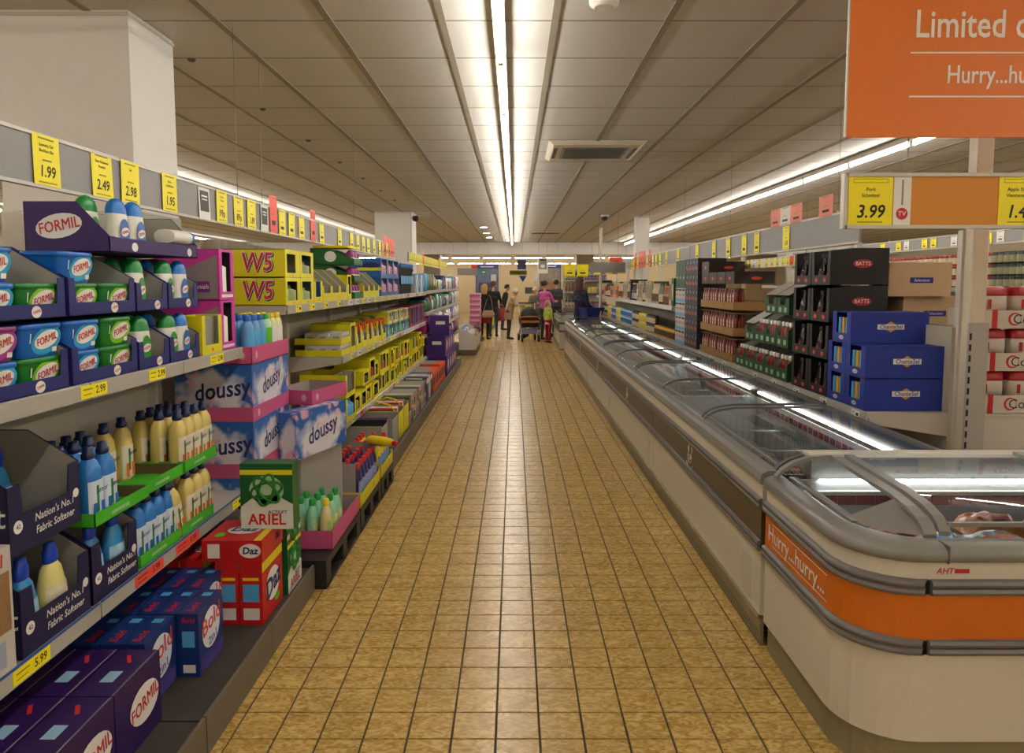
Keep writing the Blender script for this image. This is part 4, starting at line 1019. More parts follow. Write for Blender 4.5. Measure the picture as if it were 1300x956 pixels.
for y, d_ in ((3.76,0),(3.86,0),(3.665,1),(3.76,1),(3.86,1),(3.80,2),(3.70,2),(3.665,3)):
    put(CLG, GX-.02-.072*d_, y, .156, LEFT, 'mint green cleaner bottle in the pink tray on the dolly', 'bottle', 'mint cleaner bottles', jit=.15)
def ytray(w_, d_=.36, h_=.10):
    t_ = display_tray(w_, d_, h_, h_*.8, h_, C_yellow, C_grey, False, .03, 'yellow_tray', .5)
    t_.p += [('ticket_print', rect_mesh(.03, .03, C_tickred), 0, front(.1, h_*.4))]; return t_
YT = ytray(.64)
put(YT, GX-.005, 4.60, .151, LEFT, 'yellow tray of dark blue bleach bottles on a black dolly', 'tray', None, 'yellow_tray')
put(ytray(.48), GX-.005, 5.20, .151, LEFT, 'yellow tray of lemon cleaner bottles on a black dolly', 'tray', None, 'yellow_tray')
dv = carton(.30, .004, .24, C_grey, (), 'card_divider')
for y, x, a, l in ((4.36, -1.0, FRONT, 'before the bleach'), (4.36, -1.25, FRONT, 'deep before the bleach'), (4.975, -1.0, FRONT, 'before the lemon cleaner')):
    put(carton(.17, .004, .255, C_grey, (), 'card_divider'), x-.08, y, .156, a, 'grey card divider standing in the yellow tray '+l, 'card divider', None, 'card_divider')
for j in range(3):
    for k in range(6): put(BLE, GX-.02-.08*j, 4.41+k*.094, .156, LEFT, 'dark blue bleach bottle with red cap in the yellow tray', 'bottle', 'bleach bottles', jit=.04)
    for k in range(4): put(LEM, GX-.02-.08*j, 5.05+k*.094, .156, LEFT, 'yellow cleaner bottle with red cap in the yellow tray', 'bottle', 'lemon cleaner bottles', jit=.04)
# support column of stacked bleach trays and the turned carton on it
put(carton(.55, .30, .20, C_grey, (), 'grey_carton'), -1.29, 4.43, .151+.0, LEFT, 'plain grey card carton behind the yellow tray', 'carton', None, 'grey_carton')
put(doussy(.50, .11, .255, .125), -1.093, 3.988, .585, LEFT-R(18), 'single blue blossom carton turned towards the aisle beside the stack', 'carton', None, 'softener_carton')
put(carton(.42, .09, .425, C_grey, (), 'grey_carton'), -1.11, 4.03, .157, LEFT-R(18), 'grey card carton under the turned blue blossom carton', 'carton', None, 'grey_carton')
put(ptray(.42, .26, .085, 'pink_tray', True), -1.105, 4.21, .841, LEFT-R(14), 'empty pink tray lying on the turned blue carton', 'tray', None, 'pink_tray')
lying = spawn(LEM.p, (-1.02, 4.93, .407), (R(90), 0, R(60)), 'yellow cleaner bottle lying on its side over the bleach', 'bottle', None, 'cleaner_bottle')
# ================================================================ left side: yellow cleaning goods and beyond
def w5(size, mx):
    return [('lettering_shadow', text_mesh('W5', size, C_navy, .06, .1, .8), mx @ T(size*.03, E0*.2, -size*.03)), ('lettering_outline', text_mesh('W5', size, C_white, .045, .1, .8), mx @ T(0, -E0*.6, 0)), ('lettering', text_mesh('W5', size, C_red, .022, .1, .8), mx @ T(0, -E0*1.2, 0))]
def addp(tp, lst):
    for n_, me, mx in lst: tp.p.append((n_, me, 0, mx))
    return tp
C_w5in = mat('clear_pack_green', '#8e9a5a', .4, var=.3, scale=20)
XW = -1.345
WB = addp(wbox(.29, .36, .165, C_yellow, (.12, .70, .16, .84), inside=C_grey), w5(.15, side_l(.29, .36)(.165, .085)))
WB2 = wbox(.29, .36, .165, C_yellow, (.12, .82, .16, .86), inside=mat('dim_blue_pack', '#3c5570', .5), goods=(2, C_w5in, .6))
for k in range(2):
    put(WB if k == 0 else addp(wbox(.29, .36, .165, C_yellow, (.12, .8, .16, .86), inside=C_dark, goods=(2, C_w5in, .7)), w5(.15, side_l(.29, .36)(.165, .085))), XW, 4.325, WZ[0]+.002+.1665*(1-k), LEFT, 'large yellow carton with red lettering on its side, '+('upper' if k == 0 else 'lower')+' of two', 'carton', None, 'shelf_carton')
for k in range(2):
    put(WB2, XW, 4.62, WZ[0]+.002+.1665*k, LEFT, 'yellow windowed carton beside the lettered pair, '+('lower' if k == 0 else 'upper'), 'carton', None, 'shelf_carton')
put(wbox(.21, .3, .15, C_yellow, (.2, .8, .25, .95), inside=C_blue, open_top=True), XW, 4.88, WZ[0]+.002, LEFT, 'low yellow carton of blue packs on the top shelf', 'carton', None, 'shelf_carton')
SL = display_tray(.24, .33, .235, .06, .11, C_yellow, C_grey, False, .025, 'shelf_carton', .6)
for k in range(3): put(SL, XW, 5.115+k*.243, WZ[0]+.002, LEFT, 'yellow carton with sloping sides and grey inside on the top shelf', 'carton', 'sloping yellow cartons')
put(wbox(.13, .3, .2, C_yellow, inside=C_dark, goods=(1, C_white, .8)), XW, 5.80, WZ[0]+.002, LEFT, 'small yellow windowed carton before the green trays', 'carton', None, 'shelf_carton')
C_frgreen = mat('carton_forest', '#145a2a', .5)
GS = display_tray(.33, .37, .14, .045, .05, C_frgreen, C_grey, False, .02, 'freshener_tray', .4)
GS.p.append(('emblem', disc_mesh(.05, .045, C_white), 0, side_l(.33, .37)(.2, .07)))
FRE = bottle('freshener_pot', [(.022,0),(.036,.004),(.038,.055),(.033,.06)], 1, 1, C_white, mat('cap_plum', '#8e1f6e', .35), [(.036,.06),(.036,.08),(.030,.105),(.012,.122)], (.01,.05,mat('label_green', '#2d8a3c', .4)), None, pw=1)
for k in range(3):
    put(GS, XW, 6.15, WZ[0]+.002+k*.142, LEFT, 'dark green air freshener tray, '+('lowest', 'middle', 'topmost')[k]+' of three', 'tray', None, 'freshener_tray')
    for j in range(3):
        put(FRE, XW-.012, 6.05+j*.1, WZ[0]+.006+k*.142, LEFT, 'white air freshener pot with plum lid in the '+('lowest', 'middle', 'topmost')[k]+' green tray', 'pot', 'air freshener pots')
put(carton(.3, .3, .02, C_yellow, (), 'lid_sheet'), XW-.05, 6.15, WZ[0]+.002+.427+.0, LEFT, 'yellow card lid lying on the green trays', 'card sheet', None, 'card_sheet')
for k in range(3): put(SL, XW, 6.46+k*.243, WZ[0]+.002, LEFT, 'yellow sloping carton beside the tall blue cartons', 'carton', 'sloping yellow cartons by the blue ones')
C_cblue = mat('carton_blue', '#12589e', .5)
BC = wbox(.36, .33, .19, C_cblue, (.1, .9, .2, .95), inside=mat('pale_pack', '#8f9fb8', .5, var=.4, scale=20), goods=(3, mat('pink_pack', '#b87a8a', .4), .8))
addp(BC, [('oval_print', disc_mesh(.09, .03, C_navy), side_l(.36, .33)(.1, .12)), ('yellow_band', rect_mesh(.3, .03, C_yellow), side_l(.36, .33)(.15, .08))])
for k in range(3):
    for j in range(2):
        put(BC, XW, 7.36+.365*k, WZ[0]+.002+.192*j, LEFT, 'blue windowed carton of sponges, '+('lower' if j == 0 else 'upper')+' layer', 'carton', 'blue sponge cartons '+str(j))
M_brush = mat('brush_black', '#1b1b1d', .5)
def brush():
    b = MB().tube([(0,.05,0),(0,.05,.24),(.0,.03,.30),(0,-.0,.33)], [.035,.05,.05,.03], 8)
    return TP([('broom_head', b.mesh('broom_head', M_brush), None, None), ('ferrule', MB().lathe([(.02,.33),(.02,.37)], 8, cy=.0).mesh('ferrule', C_blue), 0, None), ('hang_card', MB().box(-.04,.04,-.012,-.009,.12,.22).mesh('hang_card', C_sky), 0, None)], .12, .12, .37)
BR = brush()
for k in range(9):
    put(BR, XW-.02, 8.55+k*.115, WZ[0]+.002, LEFT, 'black bristle broom head standing on the top shelf', 'brush', 'broom heads')
for k in range(8):
    put(carton(.1, .2, .25, (C_grey, C_sky, C_white, C_cblue)[k % 4], [('front_print', rect_mesh(.06, .1, (C_blue, C_white, C_sky, C_yellow)[k % 4]), front(0, .13))], 'cloth_pack'), XW, 9.65+k*.12, WZ[0]+.002, LEFT, ('grey', 'sky blue', 'white', 'blue')[k % 4]+' pack of cleaning cloths after the broom heads', 'pack', 'cloth packs')
# --- second shelf
z = WZ[1]+.002
WT = display_tray(.30, .36, .05, .05, .05, C_yellow, C_grey, False, .02, 'yellow_tray', .5)
WC = carton(.048, .09, .085, mat('small_white_carton', '#c9c5bb', .5), [('front_print', rect_mesh(.03, .03, mat('print_greyblue', '#8b8f9c', .6)), front(0, .045)), ('side_print', rect_mesh(.05, .03, mat('print_greyblue', '#8b8f9c')), side_l(.048, .09)(.045, .045))], 'tablet_carton')
for lay in range(2):
    put(WT, XW, 5.64, z+lay*.092, LEFT, 'yellow tray of small white cartons, '+('lower' if lay == 0 else 'upper'), 'tray', None, 'yellow_tray')
    for k in range(6):
        for j in range(3):
            if lay == 1 and (k, j) in ((0, 0), (2, 1)): continue
            put(WC, XW-.008-.093*j, 5.515+k*.0495, z+.0035+lay*.092, LEFT, 'small white tablet carton in the '+('lower' if lay == 0 else 'upper')+' yellow tray', 'carton', 'tablet cartons '+str(lay))
WT2 = wbox(.2, .33, .24, C_yellow, (.14,.86,.2,.9), inside=C_grey)
put(WT2, XW, 5.90, z, LEFT, 'tall yellow cut-out carton beside the small white cartons', 'carton', None, 'shelf_carton')
def spray(col, trig):
    b = MB().lathe([(.03,0),(.034,.005),(.034,.11),(.016,.16),(.014,.18)], 12, 1, .7, 0, .03)
    t_ = MB().box(-.012,.012,-.012,.05,.18,.21).box(-.008,.008,-.016,-.004,.15,.185)
    return TP([('spray_bottle', b.mesh('spray_bottle', col), None, None), ('trigger_head', t_.mesh('trigger_head', trig), 0, None), ('label', rect_mesh(.04, .06, C_white), 0, T(0, .005, .06))], .07, .06, .21)
SPO = spray(mat('spray_clear', '#b9b6ae', .3), mat('trigger_orange', '#e2581a', .35))
for k in range(6):
    put(SL if k % 2 else wbox(.21, .3, .2, C_yellow, (.15,.85,.25,1), open_top=True), XW, 6.12+k*.235, z, LEFT, 'yellow tray of orange trigger sprays on the middle shelf', 'carton', 'spray trays', 'spray_tray')
    for j in range(2): put(SPO, XW-.015, 6.07+k*.235+j*.095, z+.005, LEFT, 'clear spray bottle with orange trigger in a yellow tray', 'bottle', 'orange trigger sprays')
cols2 = [C_sky, C_yellow, C_lime, C_white, C_cblue, mat('pack_tan', '#a88f5a', .5)]
for k in range(12):
    for j in range(2):
        put(wbox(.125, .28, .13, cols2[(k*2+j) % 6], inside=cols2[(k+3) % 6], goods=(2, cols2[(k+1) % 6], .75)), XW, 7.58+k*.13, z+j*.132, LEFT, 'small windowed carton in mixed blue, green and yellow on the middle shelf', 'carton', 'mixed small cartons', 'shelf_carton')
for k in range(10):
    c_ = (mat('pack_red', '#a5222a', .5), mat('pack_red', '#a5222a'), C_navy, C_violet, C_navy)[k % 5] if k < 9 else mat('pack_red', '#a5222a')
    put(wbox(.138, .28, .27, c_, (.15,.85,.15,.9), inside=(C_grey, C_violet, C_sky)[k % 3], goods=(1, (C_yellow, C_blue, C_white)[k % 3], .7)), XW, 9.20+k*.144, z, LEFT, ('red', 'red', 'navy', 'violet', 'navy')[k % 5]+' tall carton at the far end of the middle shelf', 'carton', 'tall dark cartons', 'shelf_carton')
# --- third shelf: yellow cartons two high
z = WZ[2]+.002
WBs = addp(wbox(.34, .36, .19, C_yellow, (.15,.9,.2,.95), inside=C_grey, open_top=True), w5(.10, side_l(.34, .36)(.14, .11)))
WBn = wbox(.34, .36, .19, C_yellow, (.15,.9,.2,.95), inside=C_dark, goods=(3, C_sky, .8), open_top=True)
put(WBn, XW+.03, 5.65, z, LEFT, 'yellow carton of blue packs, lower one at the end of the third shelf', 'carton', None, 'shelf_carton')
put(WBs, XW+.03, 5.65, z+.192, LEFT, 'yellow carton with red lettering on the end of the third shelf', 'carton', None, 'shelf_carton')
pk = [mat('pack_darkgreen', '#33422a', .5), C_dark, mat('pack_red', '#a5222a'), C_grey, C_sky, mat('pack_tan', '#a88f5a')]
rq = random.Random(17); yc = [5.84, 5.84]
YC = {}
for j in range(2):
    i = 0
    while yc[j] < 10.4:
        w_ = rq.choice((.15, .19, .23, .27)); h_ = rq.choice((.150, .165, .178)) if j == 0 else rq.choice((.13, .16, .19, .21)); v = rq.randrange(4)
        if j == 1 and rq.random() < .12: yc[j] += w_; continue
        key = (w_, h_, v, j)
        if key not in YC:
            YC[key] = wbox(w_, .33, h_, C_yellow, ((.15,.85,.18,.9), (.12,.88,.3,1.0), (.2,.8,.15,.8), (.1,.9,.25,.95))[v], inside=(C_dark, C_grey, pk[0], C_grey)[v], goods=(2, pk[(v*2+j+1) % 6], .7) if v != 1 else None, open_top=(v == 1))
        lab = ('yellow windowed carton', 'yellow open-topped carton', 'yellow carton with a small window', 'yellow carton with a wide window')[v]
        put(YC[key], XW+.02-rq.uniform(0, .03), yc[j]+w_/2, z+(j and .18), LEFT, lab+' in the '+('lower' if j == 0 else 'upper')+' line of the third shelf', 'carton', 'third shelf cartons '+str(j)+str(v), 'shelf_carton', jit=.008)
        yc[j] += w_+.005; i += 1
# --- base deck: grey and yellow cartons, orange boxes
z = .121
bx = -1.03
def crate(col, inn): return display_tray(.30, .36, .26, .24, .26, col, inn, False, .02, 'open_carton', .5)
put(crate(C_grey, C_dark), bx-.05, 5.82, z, LEFT, 'grey open carton with a violet edge after the yellow trays', 'carton', None, 'open_carton')
put(carton(.02, .34, .27, C_violet, (), 'violet_board'), bx-.05, 5.99, z, LEFT, 'violet card board standing between the grey cartons', 'card board', None, 'card_board')
put(crate(C_grey, C_grey), bx-.02, 6.17, z, LEFT, 'grey open carton behind the violet board', 'carton', None, 'open_carton')
for k in range(2):
    t_ = crate(C_yellow, C_grey); t_.p.append(('handle_strap', MB().tube([(-.14,.03,.255),(-.05,.1,.30),(.06,.2,.30),(.14,.3,.255)], .008, 5).mesh('handle_strap', C_yellow), 0, None))
    put(t_, bx-.02, 6.50+.315*k, z, LEFT, 'yellow open carton with a strap handle on the base deck', 'carton', 'yellow strap cartons', 'open_carton')
    for j in range(4):
        put(carton(.06, .28, .27, (mat('pack_red', '#a5222a'), C_white, C_pink, C_green)[j], (), 'candle_pack'), bx-.05, 6.41+.315*k+j*.065, z+.004, LEFT, ('red', 'white', 'pink', 'green')[j]+' pack standing in a yellow strap carton', 'pack', 'packs in strap cartons')
for k in range(9):
    for j in range(2):
        put(carton(.145, .34, .14, (C_grey, mat('pack_darkgreen', '#33422a'), mat('pack_whitish', '#b5b0a5', .5), C_grey)[(k+j) % 4], [('red_ticket', rect_mesh(.06, .02, C_tickred), front(0, .12)), ('front_print', rect_mesh(.08, .06, (C_red, C_green, C_dark)[k % 3]), front(0, .06)), ('red_ticket', rect_mesh(.08, .02, C_tickred), side_l(.145, .34)(.08, .12))], 'storage_carton'), bx-.015+.0, 7.05+k*.149, z+j*.142, LEFT, 'grey storage carton with a red ticket, '+('lower' if j == 0 else 'upper')+' row', 'carton', 'storage cartons '+str(j))
for k in range(3): put(carton(.2, .36, .28, (C_navy, mat('pack_whitish', '#b5b0a5'), C_navy)[k], [('white_top', rect_mesh(.18, .06, C_white), front(0, .24)), ('side_print', rect_mesh(.2, .05, C_white), side_l(.2, .36)(.15, .26))], 'storage_carton'), bx-.02, 8.50+k*.205, z, LEFT, ('navy and white', 'white', 'dark navy')[k]+' carton beside the orange boxes', 'carton')
C_or2 = mat('carton_orange', '#d8481a', .5)
for k in range(8):
    put(carton(.19, .36, .25 if k != 4 else .285, C_or2, [('front_print', rect_mesh(.12, .12, C_dark), front(0, .14)), ('top_tear', rect_mesh(.19, .2, C_grey), top(0, .2, .25 if k != 4 else .285))], 'orange_carton'), bx-.015, 9.19+k*.195, z, LEFT, 'bright orange carton standing on the base deck', 'carton', 'orange cartons')
# --- baby products: purple cartons below, packs above
C_pp = mat('nappy_purple', '#3a1670', .5)
NP = carton(.40, .29, .305, C_pp, [('white_flash', rect_mesh(.14, .05, C_white), side_l(.4, .29)(.13, .2)), ('front_print', rect_mesh(.3, .2, C_violet), front(0, .15)), ('front_print', disc_mesh(.08, .08, C_white), front(.05, .16, .0016))], 'nappy_carton')
for k in range(4):
    for j in range(2):
        put(NP, -1.03-.02*j, 10.95+k*.405, .121+.306*j, LEFT, 'purple nappy carton with a white flash, '+('lower' if j == 0 else 'upper')+' layer', 'carton', 'nappy cartons '+str(j))
put(NP, -1.015, 10.98, .121+.613, LEFT+.1, 'purple nappy carton tilted on top of the nappy stack', 'carton', None, 'nappy_carton')
C_teal = mat('pack_teal', '#1f8a72', .5); C_mag = mat('pack_magenta', '#b01d70', .5); C_brown = mat('pack_brown', '#7a5230', .5)
pal = {0: [C_green, C_brown, C_lime, C_white, C_navy, C_white, C_white, C_sky, C_mag, C_white], 1: [C_green, C_brown, C_teal, C_teal, C_navy, C_white, C_navy, C_white, C_teal, C_white],
       2: [C_mag, C_mag, C_white, C_violet, C_white, C_white, C_blue, C_white, C_white], 3: [C_sky, C_violet, C_mag, C_white, C_navy, C_white, C_orange]}
nm = {C_green.name: 'green', C_brown.name: 'brown', C_lime.name: 'lime green', C_white.name: 'white', C_navy.name: 'navy', C_sky.name: 'sky blue', C_mag.name: 'magenta', C_teal.name: 'teal', C_violet.name: 'violet', C_blue.name: 'blue', C_orange.name: 'orange'}
rr = random.Random(11); pc = {}
for lv, zl in enumerate(EZ):
    y = 10.75 if lv < 3 else 12.7; i = 0
    while y < 16.9:
        w_ = (.16, .22, .28)[rr.randrange(3)]; h_ = (.18, .22, .26)[rr.randrange(3)]
        p_ = pal[lv]; c_ = p_[min(len(p_)-1, int((y-10.75)/6.2*len(p_)))] if rr.random() < .7 else p_[rr.randrange(len(p_))]
        c2 = p_[rr.randrange(len(p_))]
        key = (w_, h_, c_.name, c2.name)
        if key not in pc:
            soft = MB().lathe([(.40,0),(.49,.02),(.5,h_*.5),(.48,h_-.02),(.40,h_)], 12, w_, .3, 0, .15, pw=.35)
            pc[key] = TP([('nappy_pack', soft.mesh('nappy_pack', c_), None, None), ('front_print', disc_mesh(w_*.28, h_*.25, c2), 0, T(0, -.002, h_*.5))], w_, .3, h_)
        put(pc[key], XW+.01, y+w_/2, zl+.002, LEFT, nm.get(c_.name, 'mixed')+' soft pack of nappies or wipes on the '+('top', 'second', 'third', 'bottom')[lv]+' baby shelf', 'pack', 'baby packs', 'nappy_pack')
        y += w_+.01
# --- rolls seen over the shelf, on the shelving that backs onto this one
rb = empty('shelving_unit', (-1.82, 1.5, 0)); tag(rb, 'narrow rear shelving that backs onto the detergent bays', 'shelving')
link('shelf', MB().box(-.21, 0, 0, 5.5, 1.545, 1.57).mesh('shelf', M_shelf), rb)
link('rear_board', MB().box(-.21, -.19, 0, 5.5, 0, 1.545).mesh('rear_board', M_back), rb)
ROLL = TP([('paper_roll', MB().lathe([(.05,0),(.058,.006),(.058,.23),(.05,.238)], 14, 1, 1, 0, .058).mesh('paper_roll', mat('soft_white_paper', '#c2bbab', .8)), None, None), ('core', MB().lathe([(.02,.236),(.02,.2395)], 10, 1, 1, 0, .058).mesh('core', C_kraft), 0, None)], .118, .118, .238)
for k in range(14):
    put(ROLL, -1.85, 4.48+k*.119, 1.572, LEFT, 'white kitchen roll standing in a row behind the yellow cartons', 'paper roll', 'kitchen rolls by the yellow cartons')
for k in range(7):
    put(ROLL, -1.85, 3.0+k*.119, 1.572, LEFT, 'white kitchen roll standing in a row behind the purple carton', 'paper roll', 'kitchen rolls by the purple carton')
put(carton(.5, .15, .1, mat('red_outer', '#b01f22', .5), [('lettering_patch', rect_mesh(.1, .03, C_white), front(0, .06))], 'red_carton'), -1.85, 2.25, 1.572, LEFT, 'red carton behind the soap tubs on the rear shelving', 'carton', None, 'red_carton')
# ================================================================ right side: goods over the freezers
RX_ = RXF+.012; z = RZ0+.002
C_choc = mat('carton_royal_blue', '#16308f', .5); C_gold = mat('gold_print', '#d79a2a', .45)
def choc():
    w_, d_, h_ = .232, .45, .178
    t_ = wbox(w_, d_, h_, C_choc, (.22,.78,.30,1.0), inside=C_choc, open_top=False, ticket=False, name='bar_carton')
    mx = side_r(w_, d_)(.23, .095)
    addp(t_, [('gold_diamond', poly_mesh([(-.05,0),(0,-.032),(.05,0),(0,.032)], C_gold), mx), ('name_plate', rect_mesh(.155, .03, C_white), mx @ T(0,-E0,0)), ('lettering', text_mesh('ChanteSel', .034, C_choc, .015, .1, .95), mx @ T(0,-2*E0,0)),
              ('flash', disc_mesh(.03, .012, C_white), front(0, .028)), ('lettering', text_mesh('ChanteSel', .012, C_choc, .01), front(0, .028, .0018))])
    for k in range(3):
        t_.p.append(('wrapped_bar', MB().prism([(-.016,0),(.016,0),(.012,.095),(-.012,.095)], 'y', .01, .03).mesh('wrapped_bar', (C_sky, C_gold, C_sky)[k]), 0, T(-.045+.045*k, 0, .05)))
    return t_
CH = choc()
for k, (y, lay, l) in enumerate(((4.005, 0, 'nearest the post, bottom layer'), (4.24, 0, 'beside the black trays, bottom layer'), (4.005, 1, 'nearest the post, second layer'), (4.24, 1, 'beside the black trays, second layer'), (4.19, 2, 'alone on top of the stack'))):
    put(CH, RX_-.005, y, z+lay*.18, RIGHT, 'royal blue carton with a gold diamond logo '+l, 'carton', None, 'bar_carton')
C_blackcard = mat('carton_black', '#17171b', .5)
def dark_bottle():
    return bottle('sauce_bottle', [(.026,0),(.03,.005),(.03,.10),(.014,.15),(.012,.165)], 1, 1, mat('dark_glass', '#141012', .12), C_dark, [(.014,.165),(.014,.188),(.010,.19)], (.03,.085,mat('batts_label', '#3d2b28', .5)), None, pw=1, extra=[('red_seal', rect_mesh(.026, .02, mat('seal_red', '#d2402c', .5)), 0, T(0, -.001, .055))])
DB = dark_bottle()
BT = display_tray(.275, .36, .226, .06, .21, C_blackcard, C_blackcard, False, .035, 'black_tray', .6)
BT.p += [('red_seal', disc_mesh(.02, .014, mat('seal_red', '#d2402c', .5)), 0, front(-.06, .03)), ('red_seal', disc_mesh(.02, .014, mat('seal_red', '#d2402c')), 0, front(.06, .03)),
         ('name_plate', disc_mesh(.06, .026, mat('batts_red', '#b3261f', .5)), 0, side_r(.275, .36)(.2, .13)), ('lettering', text_mesh('BATTS', .032, C_white, .015), 0, side_r(.275, .36)(.2, .13, .0018))]
for c in range(2):
    for r in range(4):
        put(BT, RX_, 4.515+.282*c, z+r*.232, RIGHT, 'black sauce tray '+('next to the blue cartons' if c == 0 else 'next to the green trays')+', '+('bottom', 'second', 'third', 'top')[r]+' layer', 'tray', None, 'black_tray')
        for j in range(2):
            put(DB, RX_+.02, 4.455+.282*c+.125*j, z+r*.232+.005, RIGHT, 'dark glass sauce bottle with red seal in a black tray', 'bottle', 'dark sauce bottles')
# beige tilted cartons behind the blue ones
C_beige = mat('beige_card', '#c0a37c', .7)
BE = carton(.26, .38, .21, C_beige, [('logo_print', rect_mesh(.14, .035, C_choc), side_r(.26, .38)(.2, .1)), ('lettering', text_mesh('Selection', .026, C_white, .005, .2), side_r(.26, .38)(.2, .1, .0018))], 'beige_carton')
# --- green trays of tomato ketchup
C_grn = mat('tray_bottle_green', '#14401f', .5)
RB = bottle('ketchup_bottle', [(.026,0),(.03,.005),(.031,.09),(.022,.13),(.013,.15)], 1, .8, mat('ketchup_red', '#7d1c14', .25), C_white, [(.015,.148),(.018,.152),(.017,.175),(.010,.18)], (.02,.08,mat('ketchup_label', '#8a2418', .4)), None, pw=.9)
GTk = display_tray(.23, .36, .225, .085, .13, C_grn, C_grey, False, .03, 'green_tray', .55)
GTk.p += [('label_patch', rect_mesh(.05, .035, mat('mint_patch', '#8fb48f', .5)), 0, front(-.055, .04)), ('label_patch', rect_mesh(.05, .035, mat('mint_patch', '#8fb48f')), 0, front(.055, .04))]
slope = display_tray(.23, .36, .235, .07, .12, C_grn, C_grey, False, .06, 'green_tray', .35)
lid_g = MB().add([(-.11,.0,.14),(.11,.0,.14),(.11,.16,.235),(-.11,.16,.235),(-.11,.36,.235),(.11,.36,.235)], [(0,1,2,3),(3,2,5,4)])
slope = TP([('green_tray', slope.p[0][1], None, None), ('inner_face', slope.p[1][1], 0, None), ('grey_lid', lid_g.mesh('grey_lid', C_grey), 0, None), ('label_patch', rect_mesh(.05,.035,mat('mint_patch', '#8fb48f')), 0, front(-.05,.035)), ('label_patch', rect_mesh(.05,.035,mat('mint_patch', '#8fb48f')), 0, front(.05,.035))], .23, .36, .235)
for r, n in ((0, 5), (1, 4), (2, 2)):
    for c in range(n):
        y = 5.13+.236*c
        closed = (r == 2) or (r == 1 and c >= 3)
        put(slope if closed else GTk, RX_, y, z+r*.24, RIGHT, ('green tray with a sloping grey lid' if closed else 'green tray of red sauce bottles')+', '+('bottom', 'middle', 'top')[r]+' layer', 'tray', 'green trays '+str(r)+str(closed), 'green_tray')
        if not closed:
            for j in range(3): put(RB, RX_+.015, y-.07+.07*j, z+r*.24+.004, RIGHT, 'red sauce bottle with white cap in a green tray', 'bottle', 'red sauce bottles')
# --- brown trays of squeezy sauce
SQ = bottle('squeezy_bottle', [(.03,0),(.035,.006),(.036,.13),(.026,.16)], 1, .6, mat('squeezy_red', '#7a1f18', .3), mat('squeezy_cap', '#5c1612', .35), [(.026,.158),(.028,.162),(.026,.185),(.02,.19)], None, None, pw=.85, extra=[('label', disc_mesh(.02, .042, mat('squeezy_label', '#cfc3b0', .5)), 0, T(0, -.001, .10)), ('lettering', text_mesh('BBQ', .018, C_red, .012), 2, T(0, -E0, 0))])
KT = display_tray(.27, .36, .075, .07, .075, mat('tray_kraft_light', '#96713f', .8), C_kraft, False, .02, 'kraft_tray', .5)
for r, n in ((0, 4), (1, 4), (2, 4)):
    for c in range(n):
        y = 6.43+.275*c; zz_ = z+r*.232
        put(KT, RX_, y, zz_, RIGHT, 'brown card tray of red squeezy bottles, '+('bottom', 'middle', 'top')[r]+' layer', 'tray', 'brown trays '+str(r), 'kraft_tray')
        for j in range(3):
            for d_ in range(2): put(SQ, RX_+.015+.06*d_, y-.08+.08*j, zz_+.004, RIGHT, 'red squeezy sauce bottle with pale label in a brown tray', 'bottle', 'squeezy bottles')
        if r < 2: put(carton(.268, .34, .004, C_kraft, (), 'kraft_sheet'), RX_+.005, y, zz_+.2, RIGHT, 'brown card sheet between the squeezy trays', 'card sheet', 'brown card sheets', 'card_sheet')
# dark cartons on top of the brown trays
DT = carton(.26, .36, .11, mat('carton_dark_brown', '#241713', .5), [('red_arc', disc_mesh(.05, .015, mat('seal_red', '#d2402c')), side_r(.26, .36)(.2, .05)), ('red_arc', disc_mesh(.03, .015, mat('seal_red', '#d2402c')), front(0, .05))], 'dark_carton')
for c, n in ((0, 1), (1, 1), (2, 1), (3, 2)):
    for r in range(n): put(DT, RX_+.005, 6.43+.275*c, z+.70+r*.112, RIGHT, 'dark brown carton with red arc on top of the squeezy trays', 'carton', 'dark brown cartons', 'dark_carton')
# --- multipacks: white six-packs and black and red packs
MW = carton(.15, .3, .16, mat('multipack_white', '#bdb7ab', .5), [('cap_print', rect_mesh(.13, .02, C_dark), front(0, .14)), ('blue_band', rect_mesh(.15, .035, C_sky), front(0, .02))]+[('spot_print', disc_mesh(.01, .014, (C_violet, C_red, C_navy, C_violet)[k], 8), front(-.05+.033*k, .085)) for k in range(4)], 'multipack')
MD = carton(.13, .3, .16, mat('multipack_dark', '#2a2428', .5), [('spot_print', disc_mesh(.022, .022, mat('seal_red', '#d2402c')), front(-.02, .06)), ('side_spot', disc_mesh(.016, .016, C_sky), front(.035, .12)), ('pale_patch', rect_mesh(.03, .03, C_grey), front(.035, .05))], 'multipack')
for c in range(4):
    for r in range(6):
        put(MD, RX_, 7.60+.135*c, z+.162*r, RIGHT, 'black and red multipack stacked beside the brown trays', 'multipack', 'black and red multipacks')
for c in range(3):
    for r in range(4):
        put(MW, RX_, 8.16+.155*c, z+.162*r, RIGHT, 'white multipack with blue band in a tall stack', 'multipack', 'white multipacks')
    put(carton(.15, .3, .32, C_grn, [('label_patch', rect_mesh(.05, .03, mat('mint_patch', '#8fb48f')), front(0, .12))], 'green_carton'), RX_, 8.16+.155*c, z+.648, RIGHT, 'tall dark green carton on the white multipacks', 'carton', 'dark green cartons')
